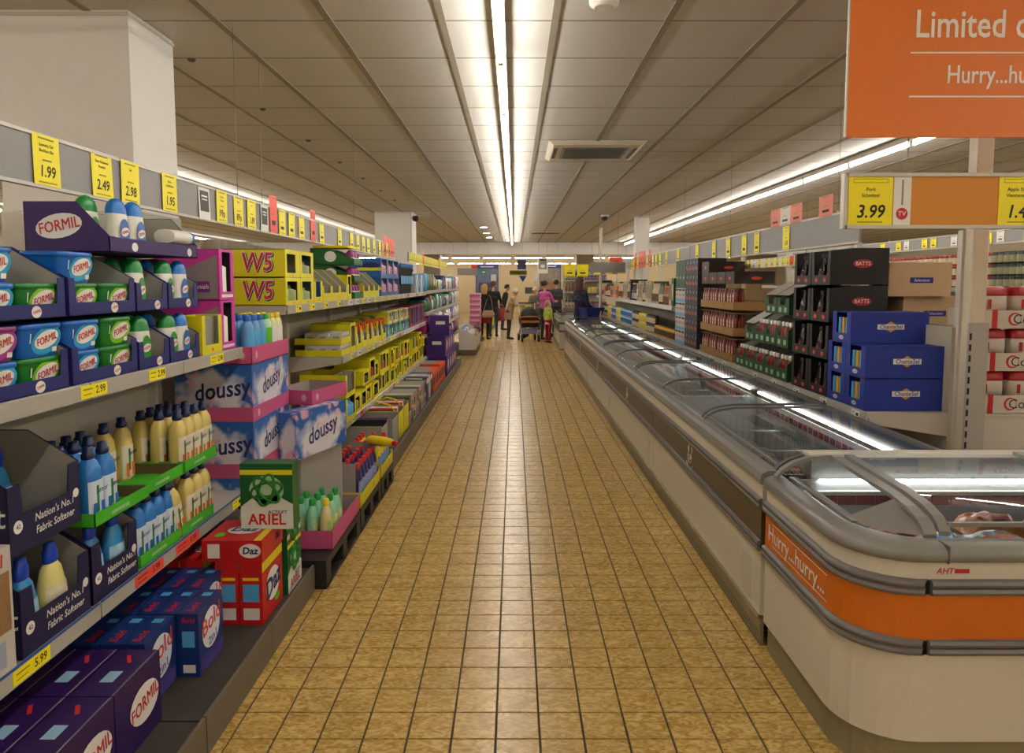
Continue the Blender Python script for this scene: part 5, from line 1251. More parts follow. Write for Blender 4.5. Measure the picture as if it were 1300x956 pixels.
# --- far shelves: bottles above, jars below
def tallb(name, col, cap, lab, h_=.26, r_=.034):
    return bottle(name, [(r_*.9,0),(r_,.005),(r_,h_*.55),(r_*.42,h_*.75),(r_*.38,h_*.92)], 1, 1, col, cap, [(r_*.42,h_*.92),(r_*.42,h_),(r_*.3,h_+.003)], (h_*.1,h_*.45,lab), None, pw=1, seg=10)
def jar(col, lid_, lab, h_=.12, r_=.042):
    return bottle('jar', [(r_*.9,0),(r_,.005),(r_,h_*.8),(r_*.85,h_*.88)], 1, 1, col, lid_, [(r_*.92,h_*.86),(r_*.92,h_),(r_*.8,h_+.002)], (h_*.12,h_*.72,lab), None, pw=1, seg=10)
C_oil = mat('oil_amber', '#8a5a1e', .2); C_blk = mat('bottle_black', '#1a1614', .2); C_crm = mat('label_cream', '#bfb090', .5); C_tbr = mat('label_brown', '#5a3a20', .5)
TB = [(tallb('bottle', C_blk, C_dark, C_crm), 'dark bottle with cream label'), (tallb('bottle', C_crm, C_dark, C_tbr, .30, .036), 'cream tall bottle'), (tallb('bottle', C_oil, C_orange, C_tbr, .24), 'amber oil bottle'), (tallb('bottle', C_blk, C_gold, C_grey, .28), 'dark bottle with gold cap'), (tallb('bottle', mat('olive_glass', '#3a4426', .2), C_dark, C_crm, .3), 'olive glass bottle')]
rr = random.Random(5)
TC = [(carton(.13, .28, .34, C_blackcard, [('front_print', rect_mesh(.08, .12, C_grey), front(0, .2))], 'tall_carton'), 'tall black carton'), (carton(.11, .25, .31, C_crm, [('front_print', rect_mesh(.06, .2, C_tbr), front(0, .16))], 'tall_carton'), 'tall cream carton'), (carton(.12, .25, .22, C_orange, [('front_print', rect_mesh(.07, .1, C_dark), front(0, .1))], 'tall_carton'), 'orange carton'), (carton(.13, .25, .28, C_grey, [('front_print', rect_mesh(.07, .1, C_white), front(0, .14))], 'tall_carton'), 'grey carton')]
y = 9.0
while y < 16.4:
    if rr.random() < .42:
        t_, l = TC[rr.randrange(4)]
        for k in range(rr.randrange(1, 4)):
            put(t_, RX_+.005, y+.03, 1.257, RIGHT, l+' on the upper far shelf', 'carton', l+'s'); y += .137
        y += .03; continue
    t_, l = TB[rr.randrange(5)]; n = rr.randrange(3, 6)
    for k in range(n):
        for d_ in range(2):
            put(t_, RX_+.01+.08*d_, y, 1.257, RIGHT, l+' on the upper far shelf', 'bottle', l+'s')
        y += .082
    y += .03
PK_ = carton(.22, .25, .36, C_blackcard, [('grey_side', rect_mesh(.2, .3, C_grey), side_r(.22, .25)(.12, .18))], 'tall_carton')
for y, col, l in ((8.72, C_grn, 'dark green'), (8.86, C_crm, 'cream')):
    put(carton(.12, .28, .34, col, [('front_print', rect_mesh(.08, .2, C_crm if col is C_grn else C_tbr), front(0, .17))], 'tall_carton'), RX_, y, 1.257, RIGHT, l+' tall carton at the near end of the upper far shelf', 'carton', None, 'tall_carton')
JR = [(jar(mat('mayo_cream', '#c9bc98', .3), C_yellow, mat('label_yellow', '#cdb62c', .5)), 'cream jar with yellow lid'), (jar(mat('mayo_cream', '#c9bc98'), C_sky, C_blue), 'cream jar with blue lid'), (jar(mat('pickle_dark', '#3f2f22', .3), C_dark, C_crm), 'dark pickle jar'), (jar(mat('mustard', '#b98a1e', .3), C_gold, C_tbr), 'mustard coloured jar'), (jar(C_violet, C_dark, mat('label_mauve', '#8a6a90', .5)), 'violet jar')]
y = 8.72; seq = [3, 3, 2, 0, 2, 1, 1, 0, 1, 0, 2, 4, 4, 2, 4]; i = 0
while y < 16.5:
    t_, l = JR[seq[min(i//7, len(seq)-1)]]
    for lay in range(2):
        if lay == 1 and i < 14: continue
        put(t_, RX_+.01, y, z+.1225*lay, RIGHT, l+' on the lower far shelf', 'jar', l+'s')
    y += .089; i += 1
# --- back side of the gondola, right of the post: white trays of red-lidded coffee bags
PKC = TP([('coffee_bag', MB().lathe([(.38,0),(.46,.004),(.48,.05),(.46,.13),(.30,.145)], 12, .17, .1, 0, .05, pw=.4).mesh('coffee_bag', mat('bag_white', '#c7bdb2', .35, var=.15, scale=14)), None, None), ('red_top', MB().lathe([(.47,.095),(.475,.10),(.46,.14),(.30,.147)], 12, .172, .103, 0, .05, pw=.4).mesh('red_top', mat('bag_red', '#a51c20', .35)), 0, None), ('red_print', rect_mesh(.02, .05, mat('bag_red', '#a51c20')), 0, T(-.03, .0, .05))], .17, .1, .147)
bs = empty('shelving_unit', (2.51, 3.86, 0)); tag(bs, 'rear side shelving bay holding white trays of red topped bags', 'shelving')
link('shelf', MB().box(0, .9, 0, 1.2, .79, .815).mesh('shelf', M_shelf), bs); link('end_panel', MB().box(0, .9, 0, .02, .3, .79).mesh('end_panel', M_lgrey), bs); link('back_panel', MB().box(0, .02, .0, 1.2, .815, 1.3).mesh('back_panel', M_back), bs)
def cotray():
    t_ = display_tray(.40, .26, .105, .10, .105, mat('tray_white_card', '#c9c2b6', .6), C_grey, False, .02, 'white_tray', .5)
    t_.p += [('red_stripe', rect_mesh(.03, .105, C_red), 0, front(-.10, .052)), ('ring_print', disc_mesh(.036, .036, C_red), 0, front(.01, .052, .0012)), ('ring_centre', disc_mesh(.028, .028, mat('tray_white_card', '#c9c2b6')), 0, front(.014, .052, .002)), ('lettering', text_mesh('Co', .075, C_dark, .0), 0, front(.045, .05, .003))]
    return t_
CT = cotray()
for c in range(2):
    for r in range(3):
        put(CT, 2.745+.405*c, 3.90, .817+.236*r, FRONT, 'white card tray with red stripe, '+('bottom', 'middle', 'top')[r]+' of its stack', 'tray', 'white coffee trays '+str(r), 'white_tray')
        for j in range(2):
            put(PKC, 2.65+.405*c+.185*j, 3.91, .817+.236*r+.085, FRONT, 'white bag with red top standing in a '+('bottom', 'middle', 'top')[r]+' white tray', 'bag', 'red topped bags '+str(r))
put(carton(.34, .36, .43, C_beige, (), 'beige_carton'), 2.55, 4.60, .817, RIGHT, 'tall plain beige carton standing behind the blue cartons', 'carton', None, 'beige_carton')
put(carton(.30, .38, .25, C_beige, (), 'beige_carton'), 2.55, 4.95, .817, RIGHT, 'plain beige carton at the bottom behind the black trays', 'carton', None, 'beige_carton')
put(carton(.30, .38, .24, C_beige, (), 'beige_carton'), 2.55, 4.95, 1.068, RIGHT, 'plain beige carton second layer behind the black trays', 'carton', None, 'beige_carton')
put(BE, 2.44, 4.58, 1.2485, RIGHT, 'beige carton with blue logo on the tall plain one', 'carton', None, 'beige_carton')
put(BE, 2.33, 4.55, 1.461, (0, R(2), RIGHT-.05), 'beige carton with blue logo lying topmost beside the black trays', 'carton', None, 'beige_carton')
# --- the next gondola beyond: jars in three rows under its own rail
ng = empty('shelving_unit', (4.75, 3.6, 0)); tag(ng, 'long shelving across the next aisle with rows of jars', 'shelving')
link('back_panel', MB().box(.45, .48, 0, 10, 0, 1.8).mesh('back_panel', M_back), ng); link('base_deck', MB().box(0, .45, 0, 10, 0, .15).mesh('base_deck', M_plinth), ng)
for zz_ in (.55, 1.0, 1.49):
    s_ = link('shelf', MB().box(0, .45, 0, 10, zz_-.03, zz_).mesh('shelf', M_shelf), ng); link('price_rail', MB().box(-.012, 0, 0, 10, zz_-.045, zz_).mesh('price_rail', M_rail), s_)
header('price_rail_board', 4.8, 3.6, 13, 1.93, 2.06, 'pale hanging rail board over the jars in the next aisle', -1)
JX = [(jar(mat('jam_red', '#7a1a1c', .25), mat('lid_red', '#9a1c22', .4), C_crm, .115, .042), 'red jar'), (jar(mat('olive_dark', '#2a2c20', .25), C_dark, mat('label_olive', '#8a8a6a', .5), .115, .042), 'dark jar')]
for r in range(3):
    for k in range(60):
        y = 5.6+k*.089; i = 1 if (y < 7.2) else 0
        put(JX[i][0], 4.77, y, 1.492+.1185*r, RIGHT, JX[i][1]+' stacked in rows across the next aisle', 'jar', JX[i][1]+'s across the aisle')
for r, zz_ in enumerate((.152, .552, 1.002)):
    for k in range(22):
        c_ = (C_white, mat('bag_red', '#a51c20'), C_kraft, C_crm)[(k//3+r) % 4]
        put(carton(.26, .3, .28, c_, [('front_print', rect_mesh(.12, .1, (C_red, C_white, C_dark, C_tbr)[(k//3+r) % 4]), front(0, .15))], 'grocery_carton'), 4.77, 5.0+k*.27, zz_, RIGHT, ('white', 'red', 'brown', 'cream')[(k//3+r) % 4]+' grocery carton on the shelving across the next aisle', 'carton', 'grocery cartons across the aisle')

# ================================================================ frozen goods
def softbag(w_, d_, h_, m, m2, nm_='frozen_bag'):
    b = MB(); n = 9; rg = random.Random(int(w_*1000)+len(m.name))
    vs_ = []; fs_ = []
    for i in range(n):
        for j in range(n):
            u, v = i/(n-1)*2-1, j/(n-1)*2-1
            hh = h_*max(0, (1-u**4)*(1-v**4))**.6*(1+.25*rg.uniform(-1, 1)*(abs(u) < .9 and abs(v) < .9))
            vs_.append((u*w_/2, d_/2+v*d_/2, .004+hh))
    for i in range(n-1):
        for j in range(n-1): a = i*n+j; fs_.append((a, a+n, a+n+1, a+1))
    b.add(vs_, fs_, 0, True); b.add([(x, y_, 0) for x, y_, z_ in (vs_[0], vs_[n*(n-1)], vs_[n*n-1], vs_[n-1])], [(0,3,2,1)])
    p = disc_mesh(w_*.26, d_*.2, m2, 10)
    return TP([(nm_, b.mesh(nm_, m), None, None), ('print_patch', p, 0, T(0, d_*.5, h_*1.06+.004) @ RX(-90))], w_, d_, h_)
bags = [(softbag(.24, .19, .07, mat('film_white', '#b9bcc0', .25, var=.3, scale=12), C_orange), 'white frozen food bag with orange print'), (softbag(.25, .2, .08, mat('film_blue', '#5aa0cc', .25, var=.3, scale=12), C_white), 'blue frozen food bag'), (softbag(.22, .18, .06, mat('film_orange', '#d3843f', .3, var=.3, scale=12), C_red), 'orange frozen food bag')]
# inside the corner freezer
for k, (x, y, i, zf) in enumerate(((1.31, 2.20, 2, 0), (1.31, 2.45, 0, 0), (1.59, 2.20, 0, 0), (1.59, 2.45, 1, 0), (1.87, 2.20, 1, 0), (1.87, 2.45, 0, 0), (2.15, 2.20, 2, 0), (2.15, 2.45, 1, 0), (1.33, 2.30, 2, 1), (1.60, 2.20, 0, 1), (1.88, 2.21, 1, 1), (1.75, 2.45, 2, 1), (2.16, 2.22, 1, 1), (2.05, 2.47, 0, 1))):
    tp, l = bags[i]
    put(tp, x, y, .523+.098*zf, FRONT, l+' in the corner freezer', 'frozen bag', l+'s', jit=.06)
put(carton(1.9, .58, .25, mat('cold_card', '#8d8f92', .6), (), 'carton_base'), 2.15, 2.18, .271, FRONT, 'grey card tray filling the bottom of the corner freezer', 'tray', None, 'card_tray')
# wire baskets and packs in the long freezers
def basket(W, D, H):
    b = MB(); r_ = .0022
    for zz_ in (0, H*.5, H):
        for (p, q) in (((0,0),(W,0)), ((W,0),(W,D)), ((W,D),(0,D)), ((0,D),(0,0))):
            b.tube([(p[0],p[1],zz_),(q[0],q[1],zz_)], r_, 4)
    for i in range(int(W/.045)+1):
        x = i*.045
        for yy in (0, D): b.tube([(x,yy,0),(x,yy,H)], r_*.8, 3)
        b.tube([(x,0,0),(x,D,0)], r_*.8, 3)
    for i in range(int(D/.045)+1):
        yy = i*.045
        for x in (0, W): b.tube([(x,yy,0),(x,yy,H)], r_*.8, 3)
    return b
BK = basket(.315, .54, .34).mesh('wire_basket', M_wire)
packs = [carton(.135, .1, .17, mat('frost_pack_brown', '#5e4636', .5), [('front_print', rect_mesh(.1, .06, C_orange), top(0, .05, .17))], 'frozen_box'), carton(.135, .1, .15, mat('frost_pack_grey', '#7c7872', .5), [('front_print', rect_mesh(.1, .05, C_red), top(0, .05, .15))], 'frozen_box'), carton(.135, .1, .16, mat('frost_pack_white', '#a5a39e', .5), [('front_print', rect_mesh(.1, .05, C_dark), top(0, .05, .16))], 'frozen_box')]
rr = random.Random(9)
for m_ in range(5):
    for k in range(4):
        y0 = FY0+m_*FL+.05+k*.56
        for c in range(2):
            x0 = 1.13+c*.335
            o = link('wire_basket', BK, loc=(x0, y0, .225)); tag(o, 'steel wire basket inside a long chest freezer', 'basket', 'freezer baskets')
            if m_ > 2 and c: continue
            for q in range(4 if c == 0 else 2):
                tp = packs[rr.randrange(3)]
                for s_ in range(2 if m_ < 3 else 1):
                    put(tp, x0+.082+.148*s_, y0+.03+q*.122, .2295, FRONT, 'frozen food box standing in a freezer basket', 'frozen box', 'frozen boxes', jit=.02)
# ================================================================ price cards and tickets
def pcard(w_, h_, m, price=None, lines=(), bars=True, psize=.055, shear=.12):
    b = MB().box(-w_/2, w_/2, -.0006, .0006, 0, h_)
    p = [('price_card', b.mesh('price_card', m), None, None)]
    z_ = h_*.80
    for s_ in lines:
        p.append(('lettering', text_mesh(s_, .015, C_dark, .01, 0), 0, T(0, -.0012, z_))); z_ -= .019
    if price: p.append(('price', text_mesh(price, psize, C_dark, .022, shear, .9), 0, T(0, -.0012, h_*.27)))
    if bars:
        p.append(('small_print', rect_mesh(w_*.6, .005, C_smudge), 0, T(0, -.0012, h_*.93)))
        p.append(('small_print', rect_mesh(w_*.35, .005, C_smudge), 0, T(0, -.0012, h_*.50)))
        p.append(('small_print', rect_mesh(w_*.7, .004, C_smudge), 0, T(0, -.0012, h_*.06)))
    if not price:
        p.append(('dark_print', rect_mesh(w_*.5, h_*.12, C_dark), 0, T(0, -.0012, h_*.27)))
    return p
CW, CHh = .137, .168
yl = lambda x: 1.6*918/(653-x)
def lcard(tpl, x0, x1, z, label, group=None):
    y = (yl(x0)+yl(x1))/2
    spawn(tpl, (HX+.0125, y, z), (R(random.uniform(-1.5, .5)), 0, LEFT), label, 'price card', group, 'price_card')
L_read = [(36, 69, '1.99', ('Laundry Gel', 'Bio/Non Bio')), (110, 137, '2.49', ('Stain Remover', 'Powder')), (147, 170, '2.98', ('Gel',)), (200, 218, '1.95', ('Fabric', 'Conditioner')), (270, 281, '99p', ('Kitchen', 'Cleaner')), (292, 303, '89p', ('Bleach',)), (308, 319, '1.89', ('Gel',))]
for x0, x1, pr_, ln in L_read:
    lcard(pcard(CW, CHh, C_ticket, pr_, ln), x0, x1, HZ0+.004, 'yellow price card reading '+pr_+{36: ' over the soap tubs', 110: ' in front of the white column', 147: ' over the purple carton', 200: ' beside the first grey notice', 270: ' over the kitchen rolls', 292: ', second after the grey notice', 308: ' just before the small grey notice'}[x0], None)
GN = pcard(CW*.95, CHh*.95, C_white, None, bars=False)
GN = GN[:1]+[('dark_print', rect_mesh(CW*.75, CHh*.62, mat('notice_grey', '#4b4a49', .6)), 0, T(0, -.0012, CHh*.55)), ('white_text', rect_mesh(CW*.5, .008, C_white), 0, T(0, -.002, CHh*.7)), ('white_text', rect_mesh(CW*.45, .006, C_white), 0, T(0, -.002, CHh*.6))]
lcard(GN, 246, 261, HZ0+.0, 'grey and white notice card on the rail between yellow price cards'); lcard(GN, 325, 335, HZ0+.004, 'grey and white notice card beside a red price card')
YN = pcard(CW, CHh, C_ticket); RN = pcard(CW, .245, C_tickred)
for x0, x1 in ((336, 348), (389, 397)): lcard(RN, x0, x1, HZ0+.004, 'tall red price card rising above the hanging rail', 'red price cards on the left rail')
for x0, x1 in ((349, 357), (361, 369), (374, 382), (401, 407), (424, 430), (440, 445), (448.5, 452.5), (456, 459.5), (462.5, 465.5), (470, 473), (477.5, 480), (482, 484.5), (487, 489), (491, 493)):
    lcard(YN, x0, x1, HZ0+.004, 'small-print yellow price card on the rail over the cleaning goods', 'yellow price cards on the left rail')
for y in (8.72, 8.90, 9.06, 9.22, 9.36):
    spawn(RN, (HX+.0125, y, HZ0+.004), (0, 0, LEFT), 'tall red price card in the cluster at the end of the rail', 'price card', 'red cluster on the left rail', 'price_card')
for k in range(30):
    y = 10.85+k*.2
    spawn(RN if k in (8, 21) else YN, (HX+.0125, y, HZ0-.02), (0, 0, LEFT), ('red' if k in (8, 21) else 'yellow')+' price card on the rail over the baby products', 'price card', ('red' if k in (8, 21) else 'yellow')+' cards over the baby products', 'price_card')
# right rail
yr = lambda x: 2.37*900/(x-653)
def rcard(tpl, xm, z, label, group=None, x=RHX-.0125):
    spawn(tpl, (x, yr(xm), z), (0, 0, RIGHT), label, 'price card', group, 'price_card')
CARD_R = pcard(.15, .20, C_ticket)
rcard(pcard(.15, .20, C_ticket, '1.85', ('Sauce',)), 997, 1.83, 'yellow price card reading 1.85 on the rail over the sauces')
for xm in (960, 944, 924, 906, 884.5, 860.5, 846, 838): rcard(CARD_R, xm, 1.83, 'yellow price card on the rail over the sauces', 'yellow price cards on the right rail')
PINK = mat('card_faded_pink', '#e0795f', .5); PK2 = pcard(.24, .16, PINK); WH2 = pcard(.24, .16, mat('card_pale', '#d8c9bd', .5), None)
for xm, t_, l in ((983, PK2, 'faded red'), (995, WH2, 'pale'), (1009, PK2, 'faded red'), (1046, PK2, 'faded red')):
    rcard(t_, xm, 2.04, l+' card standing on top of the right hand rail', 'cards on top of the right rail')
for k, xm in enumerate((833, 829, 825, 821.5, 818, 815, 812, 809.5, 807, 804.5, 802)):
    rcard(pcard(.17, .3, C_tickred) if k in (2, 4, 5, 6, 8) else CARD_R, xm, 1.82, ('tall red' if k in (2, 4, 5, 6, 8) else 'yellow')+' price card far along the right rail', ('red' if k in (2, 4, 5, 6, 8) else 'yellow')+' cards far along the right rail')
lr = link('label_rail', MB().box(-.004, .004, 0, 2.3, 0, .085).mesh('label_rail', M_white), loc=(RHX-.0, 5.75, 1.685)); tag(lr, 'white label rail hanging below the grey board over the sauces', 'label rail')
for yy in (.05, 2.25): link('rail_hook', MB().box(-.002, .002, yy-.003, yy+.003, .085, .135).mesh('rail_hook', M_cable), lr)
sm = pcard(.07, .075, C_ticket); smr = pcard(.09, .08, C_tickred); smw = pcard(.12, .075, C_white)
for k, xm in enumerate((1009, 1004, 999, 993, 986, 979, 972, 963, 956, 951, 945, 940, 934, 928)):
    rcard((sm, smr, sm, sm, sm, sm, sm, sm, smw, sm, sm, smr, smw, smw)[k], xm, 1.69, ('yellow', 'red', 'yellow', 'yellow', 'yellow', 'yellow', 'yellow', 'yellow', 'white', 'yellow', 'yellow', 'red', 'white', 'white')[k]+' small ticket on the white label rail', 'tickets on the label rail', RHX-.006)
for k in range(12):
    spawn(pcard(.11, .11, C_ticket) if k % 3 else pcard(.11, .11, C_white), (4.8-.0125, 6.1+.28*k+.1*(k % 2), 1.94), (0, 0, RIGHT), ('yellow' if k % 3 else 'white')+' price card on the rail across the next aisle', 'price card', 'cards across the next aisle', 'price_card')
# cards in the orange frame
def fcard(x, price, lines, label):
    p = pcard(.178, .192, C_ticket, price, (), False, .073, .2)
    for k, s_ in enumerate(lines): p.append(('lettering', text_mesh(s_, .020, C_dark, .012), 0, T(0, -.0012, .142-.024*k)))
    p += [('box_line', rect_mesh(.14, .016, C_smudge), 0, T(0, -.0010, .176)), ('box_inner', rect_mesh(.136, .012, C_ticket), 0, T(0, -.0013, .176)), ('small_print', rect_mesh(.10, .004, C_smudge), 0, T(0, -.0012, .012))]
    spawn(p, (x, SY-.008, 1.773), 0, label, 'price card', None, 'price_card')
fcard(1.435, '3.99', ('Pork', 'Schnitzel'), 'yellow price card reading 3.99 at the end of the orange rail board')
fcard(2.04, '1.49', ('Apple Strudel', 'Viennese Style'), 'yellow price card reading 1.49 in the middle of the orange rail board')
p = [('notice_strip', MB().box(-.035, .035, -.0006, .0006, 0, .192).mesh('notice_strip', C_white), None, None), ('red_badge', disc_mesh(.024, .024, mat('badge_red', '#c4242e', .5)), 0, T(0, -.0012, .045)), ('lettering', text_mesh('TV', .026, C_white, .01), 1, T(0, -.0009, 0)), ('script_print', rect_mesh(.008, .10, mat('notice_text', '#8c8a88', .6)), 0, T(0, -.0012, .13))]
spawn(p, (1.563, SY-.008, 1.773), 0, 'white strip with a round red badge beside the 3.99 card', 'notice', None, 'notice_strip')
# shelf-edge tickets
def ticket(m, price=None, w_=.115):
    q = [('price_ticket', MB().box(-w_/2, w_/2, -.0005, .0005, -.020, .020).mesh('price_ticket', m), None, None), ('small_print', rect_mesh(w_*.35, .004, C_smudge if m is C_ticket else C_dark), 0, T(-w_*.25, -.001, .008)), ('small_print', rect_mesh(w_*.3, .003, C_smudge if m is C_ticket else C_dark), 0, T(-w_*.27, -.001, -.008))]
    if price: q.append(('price', text_mesh(price, .034, C_dark, .015, .1, .9), 0, T(w_*.22, -.001, 0)))
    else: q.append(('dark_print', rect_mesh(w_*.28, .016, C_dark), 0, T(w_*.22, -.001, 0)))
    return q
def ltick(y, z, t_, label, group=None): spawn(t_, (LXF+.0068, y, z-.022), (0, 0, LEFT), label, 'price ticket', group, 'price_ticket')
ltick(2.215, UPZ, ticket(C_ticket, '2.99', .14), 'yellow shelf ticket reading 2.99 below the soap tubs')
ltick(2.61, UPZ, ticket(C_ticket, '2.99', .12), 'yellow shelf ticket reading 2.99 below the liquid bottles')
ltick(3.14, UPZ, ticket(C_ticket, '2.98', .14), 'yellow shelf ticket reading 2.98 below the empty yellow carton')
ltick(1.87, LOZ, ticket(C_ticket, '5.99', .15), 'yellow shelf ticket reading 5.99 below the softener caddies')
ltick(2.50, LOZ, ticket(C_tickred, '5.99', .20), 'red shelf ticket below the blue conditioner bottles'); ltick(2.80, LOZ, ticket(C_tickred, '4.99', .20), 'red shelf ticket reading 4.99 below the conditioner trays')
ltick(3.32, LOZ, ticket(C_ticket, None, .12), 'yellow shelf ticket at the far end of the conditioner shelf')
rr = random.Random(21); TY_, TRd, TW_ = ticket(C_ticket), ticket(C_tickred), ticket(C_white, None, .16)
for li, zl in enumerate(WZ):
    y = 4.35 if li == 0 else 5.75
    while y < 10.5:
        i = rr.choice((0, 0, 1, 0, 2) if y < 8 else (2, 2, 1, 2))
        ltick(y, zl, (TY_, TRd, TW_)[i], ('yellow', 'red', 'white')[i]+' shelf ticket on the '+('top', 'middle', 'low')[li]+' shelf of cleaning goods', ('yellow', 'red', 'white')[i]+' tickets '+str(li))
        y += rr.uniform(.22, .4)
for k in range(9):
    y = 3.95+k*.42
    spawn(ticket(M_white, None, .1), (RXF-.0093, y, RZ0-.024), (R(-8), 0, RIGHT), 'pale shelf ticket on the edge of the lower right shelf', 'price ticket', 'pale tickets on the right shelf', 'price_ticket')
# ================================================================ far end: second island, displays, checkouts, posters
FZ6 = long_freezer(16.3, FL, 'second freezer island standing beyond the person in blue', 9); FZ6['group'] = 'second freezer island'
link('end_panel', MB().box(FX0, FX1, -.02, .004, 0.02, 0.74).mesh('end_panel', M_fzw), FZ6)
for k in range(2): link('end_bumper', MB().box(FX0-.01, FX1, -.035, -.02, .41+.185*k, .45+.185*k).mesh('end_bumper', M_bump), FZ6)
eg = empty('shelving_unit', (1.35, 19.3, 0)); tag(eg, 'end display shelving of bottles beyond the second freezer island', 'shelving')
link('back_panel', MB().box(0, 1.2, .4, .43, 0, 1.85).mesh('back_panel', M_back), eg)
for zz_ in (.12, .5, .9, 1.3, 1.62):
    s_ = link('shelf', MB().box(0, 1.2, 0, .4, zz_-.025, zz_).mesh('shelf', M_shelf), eg); link('price_rail', MB().box(0, 1.2, -.012, 0, zz_-.04, zz_).mesh('price_rail', M_rail), s_)
for r, zz_ in enumerate((.9, 1.3, 1.62)):
    for k in range(13):
        t_ = (TB[0][0], TB[2][0], TB[3][0])[r] if k < 7 else (JR[4][0], JR[0][0], JR[4][0])[r]
        put(t_, 1.42+k*.088, 19.33, zz_+.002, FRONT, ('dark', 'amber', 'dark')[r]+' bottle on the end display shelving' if k < 7 else ('violet', 'cream', 'violet')[r]+' jar on the end display shelving', 'bottle' if k < 7 else 'jar', 'goods on the end display', 'bottle')
for k, x in enumerate((1.5, 1.85)): spawn(pcard(.3, .32, C_ticket), (x, 19.28, 1.72), 0, 'large yellow price card over the end display shelving', 'price card', 'large yellow cards', 'price_card')
hb2 = link('price_rail_board', MB().box(-.36, .36, -.008, .008, 0, .25).mesh('price_rail_board', M_board), loc=(1.96, 14.9, 1.72)); tag(hb2, 'short grey rail board across the end of the far shelves', 'price rail')
for k in range(3): link('yellow_label', MB().box(-.3+.25*k, -.16+.25*k, -.010, -.008, .0, .035).mesh('yellow_label', C_ticket), hb2)
for xx in (-.2, .2): link('hanging_cable', MB().box(xx-.002, xx+.002, -.002, .002, .25, CZ-1.72).mesh('hanging_cable', M_cable), hb2)
spawn(pcard(.27, .1, C_tickred), (2.12, 14.88, 1.972), 0, 'red card standing on the short grey rail board', 'price card', None, 'price_card')
for x, y, l in ((-1.36, 20.5, 'over the stacked pink packs'), (2.35, 21.5, 'behind the end display')):
    b_ = link('price_rail_board', MB().box(-.28, .28, -.008, .008, 0, .2).mesh('price_rail_board', M_board), loc=(x, y, 1.76)); tag(b_, 'small dark grey hanging board '+l, 'price rail')
    link('hanging_cable', MB().box(-.002, .002, -.002, .002, .2, CZ-1.76).mesh('hanging_cable', M_cable), b_)
    spawn(pcard(.17, .12, C_tickred), (x+.2, y-.012, 1.95), 0, 'red card on the small dark board '+l, 'price card', None, 'price_card')
# stacked pink paper packs and a white promotion bin on the left
PKP = TP([('paper_pack', MB().lathe([(.46,0),(.5,.02),(.5,.12),(.46,.14)], 12, .31, .3, 0, .15, pw=.35).mesh('paper_pack', mat('pack_pinkwhite', '#c99aa8', .4, var=.4, scale=9)), None, None), ('pink_band', rect_mesh(.26, .05, mat('pack_pinkband', '#c0478a', .5)), 0, T(0, -.002, .07))], .36, .3, .14)
pal_ = link('pallet', MB().box(-.2, .2, 0, .4, 0.001, .14).mesh('pallet', M_plinth), loc=(-1.04, 18.7, 0)); tag(pal_, 'low brown pallet under the pink paper packs', 'pallet')
for r in range(8):
    for c in range(1): put(PKP, -1.04, 18.75, .142+.1415*r, FRONT, 'pink and white paper pack in a tall stack', 'pack', 'pink paper packs')
pb_ = link('promotion_bin', MB().loft([[(-.36,0,.12),(.0,0,.12),(.0,1.9,.12),(-.36,1.9,.12)],[(-.36,0,.62),(.02,0,.40),(.02,1.9,.40),(-.36,1.9,.62)]], cap1=False).mesh('promotion_bin', mat('bin_white', '#d5cfc6', .4)), loc=(-.82, 15.0, 0)); tag(pb_, 'white sloping promotion bin on a brown base in the aisle', 'bin')
link('plinth', MB().box(-.36, 0, 0, 1.9, .001, .12).mesh('plinth', M_plinth), pb_)
link('clear_guard', MB().quad([(.02,0,.40),(.02,1.9,.40),(-.05,1.9,.62),(-.05,0,.62)]).mesh('clear_guard', glass('guard_glass', (.95,.93,.93))), pb_)
for k in range(6): put(bags[k % 3][0], -1.02, 15.25+.28*k, .47, LEFT, 'film wrapped pack lying in the white promotion bin', 'pack', 'packs in the bin')
put(carton(1.8, .30, .33, M_white, (), 'inner_stand'), -.85, 15.95, .122, LEFT, 'white inner stand filling the promotion bin', 'stand', None, 'inner_stand')
# back wall posters
def poster(x0, x1, z0, z1, col, top_, label, y=37.98, extra=()):
    W, H = x1-x0, z1-z0
    o = link('poster', MB().box(-W/2, W/2, -.02, 0, 0, H).mesh('poster', col), loc=((x0+x1)/2, y, z0)); tag(o, label, 'poster')
    if top_: q = link('header_band', rect_mesh(W, H*.13, top_), o); q.matrix_local = T(0, -.022, H*.93)
    for nm_, me, mx in extra: q = link(nm_, me, o); q.matrix_local = mx
    link('frame', MB().box(-W/2-.03, -W/2, -.03, 0, 0, H).mesh('frame', C_navy), o); link('frame', MB().box(W/2, W/2+.03, -.03, 0, 0, H).mesh('frame', C_navy), o)
    return o
C_photo = mat('poster_dusk', '#56627f', .5, var=.6, scale=4)
poster(-2.03, -.88, .85, 2.52, C_photo, mat('band_blue', '#27346f', .5), 'big dusky blue wall poster with a blue heading', extra=[('photo_patch', rect_mesh(.9, .5, mat('poster_night', '#2e3a5e', .5, var=.6, scale=5)), T(0, -.022, .45)), ('heading_text', rect_mesh(.7, .05, C_white), T(0, -.024, 1.55))])
poster(1.38, 2.45, 1.05, 2.52, mat('poster_grey', '#7c7466', .5, var=.6, scale=4), mat('band_blue', '#27346f'), 'big grey wall poster with a blue heading', extra=[('photo_patch', rect_mesh(.7, .4, mat('poster_fruit', '#8a5a3a', .5, var=.6, scale=5)), T(0, -.022, .4)), ('heading_text', rect_mesh(.6, .05, C_white), T(0, -.024, 1.37))])
